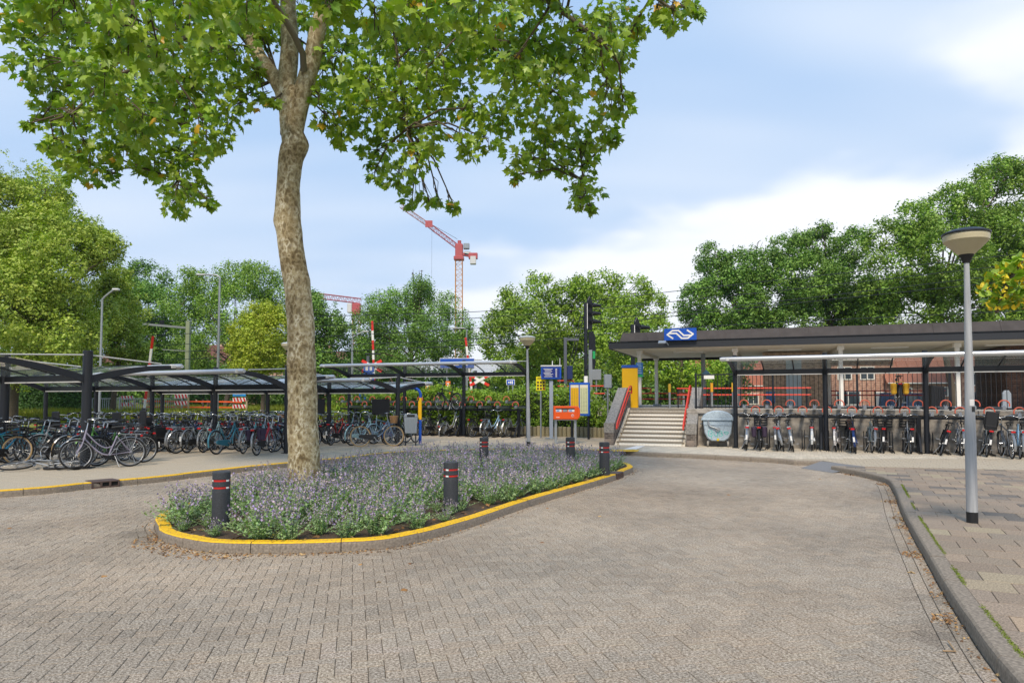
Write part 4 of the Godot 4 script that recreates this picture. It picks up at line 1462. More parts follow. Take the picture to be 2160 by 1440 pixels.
func plane_tree() -> void:
	var base := gp(645, 1030, 0.09)
	var t := thing("plane_tree", "tall plane tree with patchy bark standing in the planted island", "tree", base)
	var bark := StandardMaterial3D.new()
	bark.albedo_texture = noise_tex(FastNoiseLite.TYPE_SIMPLEX_SMOOTH, 0.0095, 4, [[0.0, "7c6d50"], [0.28, "978768"], [0.38, "b4a685"], [0.48, "c4b897"], [0.57, "e0d9c6"], [0.66, "baad8c"], [0.76, "8e7e5e"]], 31, 1024, true, 45.0)
	bark.uv1_triplanar = true
	bark.uv1_scale = Vector3(0.85, 0.5, 0.85)
	bark.roughness = 0.85
	bark.detail_enabled = true
	bark.detail_blend_mode = BaseMaterial3D.BLEND_MODE_MUL
	bark.detail_albedo = noise_tex(FastNoiseLite.TYPE_SIMPLEX_SMOOTH, 0.007, 5, [[0.0, "b2a68e"], [0.42, "dcd2c0"], [0.6, "fbf8f2"], [1.0, "ffffff"]], 33, 512)
	bark.detail_uv_layer = BaseMaterial3D.DETAIL_UV_1
	var nt := noise_tex(FastNoiseLite.TYPE_SIMPLEX_SMOOTH, 0.012, 5, [[0, "000000"], [1, "ffffff"]], 31, 1024)
	nt.as_normal_map = true
	nt.bump_strength = 1.6
	bark.normal_enabled = true
	bark.normal_texture = nt
	mats["plane_bark"] = bark
	var d0 := -base.z
	# trunk: centres and half widths read off at several heights
	var rows := [[648, 1045, 52], [646, 1025, 46], [643, 1005, 41], [641, 975, 37], [640, 940, 35.5], [639, 900, 35], [638, 860, 34], [637, 800, 32.5], [635, 740, 31.5], [634, 690, 31.5], [631, 650, 31], [627, 610, 31], [625, 588, 31.5], [619, 560, 29.5], [613, 520, 29], [609, 490, 30], [606, 468, 31.5], [606, 440, 29], [607, 400, 27], [609, 370, 27], [613, 340, 28], [619, 312, 30.5], [620, 295, 29], [613, 265, 25], [613, 240, 26], [617, 215, 28], [620, 198, 25], [621, 182, 15]]
	var b := B.new()
	var pts := []
	var rad := []
	for r in rows:
		pts.append(at(r[0], r[1], d0) - base)
		rad.append(r[2] * 0.89 * d0 / F)
	var ns := FastNoiseLite.new()
	ns.seed = 3
	ns.frequency = 1.6
	var sides := 28
	var fine := []
	for k in pts.size() - 1:
		for j in 4:
			var u := j / 4.0
			fine.append([pts[k].cubic_interpolate(pts[k + 1], pts[max(k - 1, 0)], pts[min(k + 2, pts.size() - 1)], u), lerpf(rad[k], rad[k + 1], u)])
	var ring := []
	var burl: float = (at(640, 306, d0) - base).y
	for k in fine.size():
		var rr := []
		for j in sides:
			var a := TAU * j / sides
			var w := Vector3(cos(a), 0, -sin(a))
			var p: Vector3 = fine[k][0] + w * float(fine[k][1])
			var f := 1.0 + ns.get_noise_3d(p.x * 1.3, p.y * 0.8, p.z * 1.3) * 0.10 + ns.get_noise_3d(p.x * 4, p.y * 3, p.z * 4) * 0.025
			if p.y < 0.5: f *= 1.0 + 0.10 * sin(a * 5.0 + 0.6) * (0.5 - p.y) * 2.0
			f += 0.16 * exp(-pow((fine[k][0].y - burl) / 0.16, 2)) * max(cos(a - 0.3), 0.0)
			rr.append([fine[k][0] + w * float(fine[k][1]) * f, w])
		ring.append(rr)
	for k in ring.size() - 1:
		for j in sides:
			var j2 := (j + 1) % sides
			var q := [ring[k][j], ring[k][j2], ring[k + 1][j2], ring[k + 1][j]]
			b.pt(q[0][0], q[0][1]); b.pt(q[2][0], q[2][1]); b.pt(q[1][0], q[1][1])
			b.pt(q[0][0], q[0][1]); b.pt(q[3][0], q[3][1]); b.pt(q[2][0], q[2][1])
	part("trunk", b, bark, t)
	# limbs
	var limbs := []
	var P := func(px, py, dz): return at(px, py, d0 + dz) - base
	limbs.append([[P.call(612, 285, 0.0), P.call(606, 230, 0.05), P.call(590, 180, 0.1), P.call(560, 140, 0.2), P.call(540, 108, 0.3), P.call(505, 30, 0.7), P.call(420, -70, 1.2), P.call(280, -110, 1.6), P.call(120, -20, 1.8)], 0.165])
	limbs.append([[P.call(614, 285, 0.05), P.call(612, 235, 0.1), P.call(604, 185, 0.12), P.call(611, 100, 0.2), P.call(607, 0, 0.3), P.call(610, -150, 0.2), P.call(620, -330, 0.0), P.call(640, -520, 0.0)], 0.2])
	limbs.append([[P.call(616, 285, 0.0), P.call(628, 230, -0.05), P.call(644, 175, -0.1), P.call(662, 110, -0.2), P.call(670, 60, -0.3), P.call(695, -10, -0.4), P.call(760, -140, -0.8), P.call(860, -260, -1.2), P.call(1000, -300, -1.8)], 0.19])
	limbs.append([[P.call(640, 150, -0.3), P.call(638, 112, -0.5), P.call(603, 45, -0.9), P.call(574, 0, -1.2), P.call(500, -110, -2.4), P.call(380, -180, -3.8), P.call(260, -120, -5.0)], 0.06])
	limbs.append([[P.call(700, -20, -0.5), P.call(800, -80, 0.4), P.call(920, -20, 1.0), P.call(1010, 75, 1.2), P.call(1090, 92, 1.2), P.call(1140, 138, 1.2)], 0.09])
	limbs.append([[P.call(760, -140, -0.8), P.call(920, -130, -1.5), P.call(1090, -40, -2.0), P.call(1180, 20, -2.2), P.call(1270, 90, -2.2)], 0.1])
	limbs.append([[P.call(610, -60, 0.3), P.call(640, -160, 1.8), P.call(720, -120, 3.4), P.call(860, 20, 4.2)], 0.1])
	limbs.append([[P.call(608, -60, 0.2), P.call(560, -170, -1.8), P.call(620, -160, -3.6), P.call(700, -40, -5.0)], 0.1])
	limbs.append([[P.call(510, 30, 0.7), P.call(420, 60, 0.2), P.call(330, 120, -0.3), P.call(230, 170, -0.6), P.call(150, 240, -0.7)], 0.06])
	limbs.append([[P.call(505, 30, 0.7), P.call(440, 110, 1.2), P.call(390, 230, 1.4), P.call(375, 380, 1.4)], 0.05])
	limbs.append([[P.call(860, -260, -1.2), P.call(1100, -190, -1.4), P.call(1300, -60, -1.6), P.call(1420, 20, -1.6)], 0.08])
	limbs.append([[P.call(1010, 75, 1.2), P.call(1120, 170, 1.4), P.call(1210, 260, 1.4), P.call(1232, 400, 1.4)], 0.035])
	limbs.append([[P.call(800, -80, 0.4), P.call(830, 60, 0.2), P.call(846, 180, 0.2), P.call(860, 270, 0.2)], 0.04])
	var nodes := []
	for l in limbs:
		var path := curve(l[0], 0.3)
		b = B.new()
		tubes_of(b, path, l[1], max(0.02, l[1] * 0.25), 10 if l[1] > 0.08 else 6)
		part("limb", b, bark if l[1] > 0.12 else mat("plane_branch", "6e6552", 0.85), t)
		for k in range(3, path.size()): nodes.append(path[k])
	# leaf masses: position and size as seen, with a depth of their own
	var lobes := [[70, 130, 60, 0], [150, 110, 80, 1], [50, 50, 60, 0], [110, 200, 50, 0], [150, 250, 55, 1], [140, 320, 40, 1], [112, 300, 30, 0], [190, 330, 50, 1], [210, 370, 32, 1], [150, 362, 25, 1], [260, 300, 65, 1], [325, 345, 45, 1], [370, 405, 40, 1], [372, 440, 24, 1], [415, 400, 32, 1], [440, 428, 12, 1], [395, 330, 50, 1], [435, 275, 55, 0], [480, 240, 42, 0], [520, 200, 36, 0], [300, 200, 90, 2], [220, 160, 80, -2], [400, 180, 90, 1], [480, 120, 80, 0], [550, 60, 60, 1], [540, 150, 28, 0], [556, 205, 16, 0], [575, 215, 10, 0], [100, 0, 80, 1], [250, 50, 90, 0], [400, 50, 90, 2], [520, 0, 80, -1], [620, 40, 50, 2], [90, 250, 20, 0], [60, 262, 7, 0], [300, 255, 60, -1], [240, 230, 60, 0],
		[672, 205, 26, 0], [690, 255, 30, 0], [720, 285, 28, 0], [755, 240, 55, 1], [795, 320, 45, 1], [840, 370, 40, 1], [870, 412, 25, 1], [905, 425, 14, 1], [955, 432, 14, 1], [925, 422, 12, 1], [790, 368, 24, 1], [880, 330, 42, 0], [915, 285, 34, -1], [850, 230, 80, 0], [950, 200, 65, 1], [720, 130, 70, 0], [820, 100, 90, 2], [930, 100, 90, 0], [1030, 80, 90, 1], [1000, 240, 45, -1], [990, 320, 24, -1], [975, 290, 20, -1], [1030, 300, 26, 0], [1060, 240, 55, 1], [1088, 335, 32, 0], [1085, 372, 12, 0], [1150, 300, 55, 1], [1140, 355, 24, 1], [1190, 352, 26, 1], [1225, 390, 23, 1], [1225, 428, 22, 1], [1245, 440, 8, 1], [1230, 310, 42, 1], [1270, 270, 45, 0], [1300, 292, 16, 0], [1290, 200, 42, -1], [1315, 228, 18, -1], [1150, 200, 85, 0], [1130, 90, 90, 1], [1240, 120, 80, 0], [1310, 120, 32, -1], [1290, 50, 70, 1], [1345, 60, 28, -1], [1390, 30, 20, -1], [1408, 52, 13, -1], [1450, 22, 20, -1], [1478, 22, 12, -1], [680, 60, 40, 2], [700, 190, 40, 2], [770, 180, 60, -1], [900, 160, 60, -2], [1080, 150, 60, -2],
		[230, 30, 80, -5], [400, 10, 80, -5], [330, 110, 65, -4.5], [520, 10, 60, -4.6], [110, 10, 60, -4], [900, 10, 90, -4.5], [1010, 0, 90, -4], [690, 0, 60, -4.5], [790, 30, 60, -5], [270, 90, 50, -5.5]]
	for k in 46: lobes.append([rng.randf_range(0, 1380), rng.randf_range(-430, -50), rng.randf_range(70, 130), rng.randf_range(-5, 5)])
	for l in limbs:
		var along := curve(l[0], 0.55)
		for k in range(int(along.size() * 0.45), along.size()):
			var w: Vector3 = along[k] + base
			var yc := w - Vector3(0, HC, 0)
			if yc.z > -3: continue
			lobes.append([along[k], rng.randf_range(0.28, 0.45)])
	var leafm := leafy("leaf_plane", "96b03a", "b6ce3e", 0.42)
	var vars := [plane_leaf(0.18, 0.10).mesh(), plane_leaf(0.32, 0.22).mesh(), plane_leaf(0.55, 0.40).mesh()]
	var xs := [[], [], []]
	var cs := [[], [], []]
	var every := []
	var twig := B.new()
	for l in lobes:
		var c: Vector3
		var r: float
		if l.size() == 2:
			c = l[0]
			r = l[1]
		else:
			var d: float = d0 + l[3] + jit(0.5)
			c = at(l[0], l[1], d) - base
			r = l[2] * d / F
		var best: Vector3 = nodes[0]
		for q in nodes:
			if q.distance_to(c) < best.distance_to(c) and q.y > c.y - 0.6: best = q
		var mid := best.lerp(c, 0.5) + Vector3(jit(0.15), 0.12 * best.distance_to(c), jit(0.15))
		tubes_of(twig, [best, mid, c + Vector3(0, r * 0.3, 0), c - Vector3(0, r * 0.6, 0)], 0.024, 0.006, 5)
		for k in int(4 + r * 7):
			var e := c + rdir() * r * rng.randf_range(0.6, 1.0)
			var s := mid.lerp(c, rng.randf_range(0.3, 1.0))
			tubes_of(twig, [s, s.lerp(e, 0.5) + Vector3(jit(0.08), 0.06, jit(0.08)), e], 0.011, 0.004, 4)
		var n := int(clampf(500.0 * r * r, 20, 420))
		if l.size() == 2: n = int(n * 0.45)
		for k in n:
			var o := rdir()
			var q := c + o * r * pow(rng.randf(), 0.42) * Vector3(1, 0.95, 1)
			var hang := (Vector3(o.x, 0, o.z) * 0.8 + rdir() * 0.9 + Vector3.DOWN * 0.75).normalized()
			var up := (Vector3.UP * 0.75 + rdir() * 0.8).normalized()
			var z := (up - hang * up.dot(hang)).normalized()
			var x := hang.cross(z)
			var s := 0.075 + 0.125 * pow(rng.randf(), 0.9)
			var f := 1.0 + jit(0.2)
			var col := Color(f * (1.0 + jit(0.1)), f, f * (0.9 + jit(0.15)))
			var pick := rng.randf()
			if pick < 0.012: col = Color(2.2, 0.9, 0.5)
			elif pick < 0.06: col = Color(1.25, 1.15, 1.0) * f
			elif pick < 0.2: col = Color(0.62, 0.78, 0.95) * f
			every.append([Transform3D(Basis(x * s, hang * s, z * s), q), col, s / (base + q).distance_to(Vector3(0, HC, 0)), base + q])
	every.sort_custom(func(a, bb): return a[2] > bb[2])
	var singles := 0
	var fv := []
	for v in 3:
		for tone in 3:
			var lb := plane_leaf([0.18, 0.32, 0.55][v], [0.10, 0.22, 0.40][v])
			var col: Color = [Color(0.85, 0.88, 0.8), Color(1, 1, 0.9), Color(1.15, 1.12, 0.95)][tone]
			for k in lb.c.size(): lb.c[k] = col
			fv.append(lb.mesh())
	for k in every.size():
		var e: Array = every[k]
		var w: Vector3 = e[3]
		var seen = w.z < -3 and abs(w.x / w.z) < 0.74 and (w.y - HC) / -w.z < 0.555
		if seen and singles < 300:
			singles += 1
			part("leaf", fv[rng.randi() % fv.size()], leafm, t).transform = e[0]
		else:
			xs[k % 3].append(e[0])
			cs[k % 3].append(e[1])
	var tp := part("twigs", twig, mat("twig", "5a4e3a", 0.9), t)
	tp.set_meta("kind", "stuff")
	for v in 3: scatter("foliage", vars[v], leafm, xs[v], cs[v], t)
func catmint() -> void:
	var isl := flat(curve(IS, 0.25, true))
	var inner: PackedVector2Array = Geometry2D.offset_polygon(isl, -0.23)[0]
	var deep: PackedVector2Array = Geometry2D.offset_polygon(isl, -0.75)[0]
	var root := thing("catmint_bed", "dense bed of purple-flowering catmint filling the island around the plane tree", "flowers")
	root.set_meta("kind", "stuff")
	var meshes := []
	for v in 4:
		var b := B.new()
		for k in 42:
			var a := rng.randf() * TAU
			var flower := k % 5 < 2
			var lean := rng.randf_range(0.0, 0.62) if flower else rng.randf_range(0.1, 0.9)
			var d := Vector3(cos(a), 0, sin(a))
			var h := (rng.randf_range(0.36, 0.54) if flower else rng.randf_range(0.2, 0.34)) * (1.0 - lean * 0.3)
			var p0 := d * rng.randf() * 0.1
			var pts := []
			for j in 6:
				var u := j / 5.0
				pts.append(p0 + d * lean * 0.48 * pow(u, 1.2) + Vector3.UP * h * u * (1.0 - 0.1 * lean * u) + Vector3(jit(0.008), 0, jit(0.008)))
			var g := 1.0 + jit(0.18)
			b.col = Color(0.30, 0.36, 0.18) * g
			for j in 5:
				var s: Vector3 = (pts[j + 1] - pts[j]).cross(d + Vector3(0.1, 0, 0.3)).normalized() * 0.0035
				b.tri(pts[j] - s, pts[j] + s, pts[j + 1])
			# grey-green leaves in pairs
			for j in 18:
				var u := rng.randf_range(0.05, 0.6 if flower else 0.98) * 4.99
				var p: Vector3 = pts[int(u)].lerp(pts[int(u) + 1], u - int(u))
				var o := rdir()
				o.y = abs(o.y) * 0.5 + 0.1
				o = o.normalized()
				var sd := o.cross(Vector3.UP).normalized() * rng.randf_range(0.011, 0.018)
				var L := rng.randf_range(0.03, 0.048)
				var q := 1.0 + jit(0.22)
				b.col = Color(0.33, 0.51, 0.18) * q if j % 3 else Color(0.47, 0.59, 0.31) * q
				var m := p + o * L * 0.5
				var nn := (Vector3.UP + o * 0.6 + d * 0.4).normalized()
				b.leaf(p, m + sd, p + o * L, m - sd, nn)
			if flower:
				for j in 11:
					var u := rng.randf_range(0.52, 1.0) * 4.99
					var p: Vector3 = pts[int(u)].lerp(pts[int(u) + 1], u - int(u))
					var o := rdir() * Vector3(1, 0.6, 1)
					var sz := rng.randf_range(0.009, 0.016)
					var q := 1.0 + jit(0.25)
					b.col = [Color(0.48, 0.36, 0.58), Color(0.54, 0.44, 0.62), Color(0.52, 0.42, 0.48), Color(0.44, 0.37, 0.36), Color(0.38, 0.30, 0.60)][rng.randi() % 5] * q
					var c := p + o * 0.013
					var e1 := rdir() * sz
					var e2 := e1.cross(rdir()).normalized() * sz
					var nn := (Vector3.UP * 0.6 + o).normalized()
					b.leaf(c - e1, c + e2, c + e1, c - e2, nn)
		meshes.append(b.mesh())
	var m := leafy("catmint", "ffffff", "a0a888", 0.7)
	var xs := [[], [], [], []]
	var lo := Vector2(-6, -20)
	var spots := []
	var tries := 0
	while tries < 9000:
		tries += 1
		var p := Vector2(rng.randf_range(-5.2, 3.1), rng.randf_range(-19, -7))
		if not Geometry2D.is_point_in_polygon(p, inner): continue
		if p.distance_to(Vector2(-3.85, -12.0)) < 0.5: continue
		var near := false
		for q in spots:
			if q.distance_squared_to(p) < 0.33 * 0.33:
				near = true
				break
		if near: continue
		spots.append(p)
		var k := rng.randi() % 4
		xs[k].append(Transform3D(Basis(Vector3.UP, rng.randf() * TAU).scaled(Vector3.ONE * rng.randf_range(0.72, 1.2) * (1.0 if Geometry2D.is_point_in_polygon(p, deep) else 0.92) * (0.6 if p.distance_to(Vector2(-3.75, -8.3)) < 0.6 or p.distance_to(Vector2(-0.85, -9.6)) < 0.55 else 1.0)), Vector3(p.x, 0.085, p.y)))
	for k in 4: scatter("plants", meshes[k], m, xs[k], [], root)
# ---------------------------------------------------------------- bicycles
const RA := Vector3(-0.54, 0.345, 0)
const FA := Vector3(0.56, 0.345, 0)
func arc(c: Vector3, r: float, a0: float, a1: float, n: int, z := 0.0) -> Array:
	var o := []
	for k in n + 1:
		var a := lerpf(a0, a1, float(k) / n)
		o.append(c + Vector3(cos(a) * r, sin(a) * r, z))
	return o
func bike_mesh(key: String) -> ArrayMesh:
	if cache.has("bike_" + key): return cache["bike_" + key]
	var b := B.new()
	var bb := Vector3(-0.09, 0.30, 0)
	var st := Vector3(-0.27, 0.74, 0)
	var ht := Vector3(0.355, 0.90, 0)
	var hb := Vector3(0.405, 0.70, 0)
	match key:
		"tyre":
			var ring := []
			for k in 28: ring.append(Vector3(cos(TAU * k / 28) * 0.325, sin(TAU * k / 28) * 0.325, 0))
			b.tube(ring, 0.021, 6, false, true)
		"rim":
			var ring := []
			for k in 24: ring.append(Vector3(cos(TAU * k / 24) * 0.301, sin(TAU * k / 24) * 0.301, 0))
			b.tube(ring, 0.011, 4, false, true)
		"spokes":
			b.tube([Vector3(0, 0, -0.045), Vector3(0, 0, 0.045)], 0.022, 8)
			for k in 24:
				var a := TAU * k / 24
				var s := 0.03 if k % 2 else -0.03
				var e := a + (0.28 if k % 4 < 2 else -0.28)
				b.tube([Vector3(cos(e) * 0.02, sin(e) * 0.02, s), Vector3(cos(a) * 0.298, sin(a) * 0.298, 0)], 0.0022, 3, false)
		"frame_step", "frame_diamond", "frame_electric":
			b.tube([bb, st], 0.017, 8)
			b.tube([hb, ht], 0.021, 8)
			for s in [-1.0, 1.0]:
				b.tube([bb + Vector3(0, 0, s * 0.03), RA + Vector3(0, 0, s * 0.055)], 0.010, 5)
				b.tube([st + Vector3(0, -0.03, s * 0.012), RA + Vector3(0, 0, s * 0.055)], 0.008, 5)
			if key == "frame_diamond":
				b.tube([hb, bb], 0.019, 8)
				b.tube([st + Vector3(0.005, -0.03, 0), ht - Vector3(-0.01, 0.04, 0)], 0.016, 8)
			elif key == "frame_step":
				b.tube(curve([hb - Vector3(0, 0.0, 0), Vector3(0.2, 0.46, 0), Vector3(0.04, 0.33, 0), bb], 0.06), 0.019, 8)
				b.tube(curve([ht - Vector3(-0.02, 0.05, 0), Vector3(0.15, 0.58, 0), Vector3(-0.02, 0.47, 0), Vector3(-0.17, 0.5, 0)], 0.06), 0.015, 8)
			else:
				b.bar(hb + Vector3(0, 0.03, 0), bb + Vector3(0.02, 0.02, 0), 0.05, 0.075, 0.012)
		"fork":
			for s in [-1.0, 1.0]:
				b.tube([hb + Vector3(0.005, 0, s * 0.045), Vector3(0.47, 0.52, s * 0.05), FA + Vector3(-0.015, 0.06, s * 0.05), FA + Vector3(0, 0, s * 0.05)], [0.014, 0.013, 0.010, 0.009], 6)
			b.bx(hb + Vector3(0, 0.0, 0), Vector3(0.05, 0.03, 0.11), 0.008)
		"handlebar":
			b.tube([ht, Vector3(0.325, 1.06, 0)], 0.013, 6)
			var p := curve([Vector3(0.13, 1.07, -0.30), Vector3(0.25, 1.09, -0.28), Vector3(0.36, 1.12, -0.17), Vector3(0.335, 1.07, 0), Vector3(0.36, 1.12, 0.17), Vector3(0.25, 1.09, 0.28), Vector3(0.13, 1.07, 0.30)], 0.05)
			b.tube(p, 0.011, 6)
		"handlebar_flat":
			b.tube([ht, Vector3(0.33, 1.02, 0)], 0.014, 6)
			b.tube(curve([Vector3(0.25, 1.05, -0.31), Vector3(0.33, 1.04, -0.15), Vector3(0.35, 1.02, 0), Vector3(0.33, 1.04, 0.15), Vector3(0.25, 1.05, 0.31)], 0.06), 0.012, 6)
		"grip_left", "grip_right":
			var s := 1.0 if key == "grip_right" else -1.0
			b.tube([Vector3(0.11, 1.067, s * 0.303), Vector3(0.24, 1.088, s * 0.285)], 0.017, 6)
		"saddle":
			b.tube([st, Vector3(-0.295, 0.88, 0)], 0.013, 6)
			var pr := []
			var n := 7
			for k in n:
				var u := float(k) / (n - 1)
				pr.append([lerpf(-0.42, -0.15, u), lerpf(0.105, 0.022, pow(u, 0.7)), 0.92 + 0.02 * (1 - u) + 0.012 * sin(u * PI)])
			for k in n - 1:
				var a: Array = pr[k]
				var c: Array = pr[k + 1]
				for s in 8:
					var t0 := PI * s / 8
					var t1 := PI * (s + 1) / 8
					var q := [Vector3(a[0], a[2] + sin(t0) * 0.035, cos(t0) * a[1]), Vector3(c[0], c[2] + sin(t0) * 0.035, cos(t0) * c[1]), Vector3(c[0], c[2] + sin(t1) * 0.035, cos(t1) * c[1]), Vector3(a[0], a[2] + sin(t1) * 0.035, cos(t1) * a[1])]
					b.quad(q[0], q[1], q[2], q[3])
				b.quad(Vector3(a[0], a[2], a[1]), Vector3(a[0], a[2], -a[1]), Vector3(c[0], c[2], -c[1]), Vector3(c[0], c[2], c[1]))
			b.tri(Vector3(-0.42, 0.94, 0.105), Vector3(-0.42, 0.975, 0), Vector3(-0.42, 0.94, -0.105))
			for s in [-1.0, 1.0]: b.tube([Vector3(-0.38, 0.93, s * 0.04), Vector3(-0.38, 0.87, s * 0.04)], 0.014, 5)
			b.tube([Vector3(-0.38, 0.885, 0), Vector3(-0.2, 0.9, 0)], 0.01, 4)
		"rear_mudguard", "front_mudguard":
			var c := RA if key == "rear_mudguard" else FA
			var a0 := -0.15 if key == "rear_mudguard" else 0.55
			var a1 := 3.45 if key == "rear_mudguard" else 3.35
			if key == "rear_mudguard":
				a0 = 0.5
				a1 = 3.5
			var p := arc(c, 0.365, a0, a1, 14)
			for k in 14:
				var q0: Vector3 = p[k]
				var q1: Vector3 = p[k + 1]
				var i0 := (q0 - c).normalized() * 0.012
				var i1 := (q1 - c).normalized() * 0.012
				var z := Vector3(0, 0, 0.028)
				b.quad(q0 + z - i0, q0 + i0 * 0.3, q1 + i1 * 0.3, q1 + z - i1)
				b.quad(q0 + i0 * 0.3, q0 - z - i0, q1 - z - i1, q1 + i1 * 0.3)
				b.quad(q0 - z - i0, q0 + z - i0, q1 + z - i1, q1 - z - i1)
			b.tube([c + Vector3(0, 0, 0.05), p[10] + Vector3(0, 0, 0.02)], 0.003, 3, false)
			b.tube([c - Vector3(0, 0, 0.05), p[10] - Vector3(0, 0, 0.02)], 0.003, 3, false)
		"luggage_rack":
			for s in [-1.0, 1.0]:
				b.tube([Vector3(-0.30, 0.77, s * 0.05), Vector3(-0.74, 0.755, s * 0.06), Vector3(-0.78, 0.75, s * 0.03)], 0.007, 5)
				b.tube([Vector3(-0.68, 0.755, s * 0.06), RA + Vector3(0, 0, s * 0.065)], 0.006, 4)
				b.tube([Vector3(-0.42, 0.765, s * 0.055), RA + Vector3(0, 0, s * 0.065)], 0.006, 4)
			for x in [-0.36, -0.48, -0.6, -0.72]: b.tube([Vector3(x, 0.762, -0.057), Vector3(x, 0.762, 0.057)], 0.005, 4)
		"chain_case":
			b.extrude([Vector2(-0.6, 0.33), Vector2(-0.58, 0.29), Vector2(-0.52, 0.28), Vector2(-0.1, 0.2), Vector2(0.0, 0.24), Vector2(0.03, 0.31), Vector2(-0.02, 0.385), Vector2(-0.1, 0.4), Vector2(-0.52, 0.405), Vector2(-0.58, 0.39)], Transform3D(Basis(), Vector3(0, 0, 0.075)), 0.035, 0.006)
		"crank":
			b.tube([bb - Vector3(0, 0, 0.09), bb + Vector3(0, 0, 0.09)], 0.02, 6)
			for s in [-1.0, 1.0]:
				var e := bb + Vector3(0.10 * s, -0.12 * s, 0.10 * s)
				b.bar(bb + Vector3(0, 0, 0.095 * s), e, 0.022, 0.014)
				b.bx(e + Vector3(0, 0, 0.06 * s), Vector3(0.09, 0.022, 0.09), 0.004)
		"headlight":
			b.lathe(Transform3D(Basis(Vector3.BACK, -PI / 2), Vector3(0.41, 0.86, 0)), [Vector2(0, 0), Vector2(0.025, 0.005), Vector2(0.04, 0.05), Vector2(0.036, 0.06), Vector2(0, 0.062)], 10)
		"rear_light":
			b.bx(Vector3(-0.79, 0.72, 0), Vector3(0.03, 0.045, 0.1), 0.008)
		"reflector_strip":
			b.bx(Vector3(-0.915, 0.43, 0), Vector3(0.014, 0.14, 0.05), 0.004)
		"kickstand":
			b.tube([Vector3(-0.2, 0.28, -0.04), Vector3(-0.26, 0.01, -0.16)], 0.009, 5)
		"basket":
			for j in 7:
				var y := 0.78 + 0.036 * j
				var w := 0.115 + 0.006 * j
				var ring := []
				for k in 14: ring.append(Vector3(0.56 + cos(TAU * k / 14) * w * 0.95, y, sin(TAU * k / 14) * w * 1.35))
				b.tube(ring, 0.017, 5, false, true)
			b.lathe(Transform3D(Basis(Vector3(1, 0, 0), Vector3.UP, Vector3(0, 0, 1.35)), Vector3(0.56, 0.77, 0)), [Vector2(0, 0), Vector2(0.11, 0), Vector2(0.15, 0.23)], 14)
		"crate":
			var c := Vector3(0.58, 0.86, 0)
			for y in [-0.12, -0.04, 0.04, 0.12]:
				for s in [-1.0, 1.0]:
					b.bx(c + Vector3(0, y, s * 0.19), Vector3(0.3, 0.035, 0.012))
					b.bx(c + Vector3(s * 0.15, y, 0), Vector3(0.012, 0.035, 0.38))
			b.bx(c + Vector3(0, -0.13, 0), Vector3(0.3, 0.012, 0.38))
			for s in [-1.0, 1.0]:
				for r in [-1.0, 1.0]: b.bx(c + Vector3(0.15 * s, 0, 0.19 * r), Vector3(0.02, 0.27, 0.02))
			b.tube([c + Vector3(0, -0.13, 0), FA + Vector3(0, 0, 0.06)], 0.008, 4)
			b.tube([c + Vector3(0, -0.13, 0), FA + Vector3(0, 0, -0.06)], 0.008, 4)
		"panniers":
			for s in [-1.0, 1.0]:
				b.bx(Vector3(-0.55, 0.58, s * 0.15), Vector3(0.36, 0.32, 0.13), 0.035)
				b.bx(Vector3(-0.55, 0.66, s * 0.222), Vector3(0.37, 0.15, 0.012), 0.004)
			b.bx(Vector3(-0.55, 0.772, 0), Vector3(0.2, 0.012, 0.24))
		"child_seat":
			b.bx(Vector3(-0.5, 1.0, 0), Vector3(0.06, 0.5, 0.3), 0.025)
			b.bx(Vector3(-0.42, 0.84, 0), Vector3(0.24, 0.1, 0.3), 0.03)
			b.bx(Vector3(-0.42, 0.95, 0.15), Vector3(0.22, 0.16, 0.03), 0.012)
			b.bx(Vector3(-0.42, 0.95, -0.15), Vector3(0.22, 0.16, 0.03), 0.012)
		"battery":
			b.bx(Vector3(-0.55, 0.72, 0), Vector3(0.36, 0.06, 0.1), 0.012)
	cache["bike_" + key] = b.mesh()
	return cache["bike_" + key]
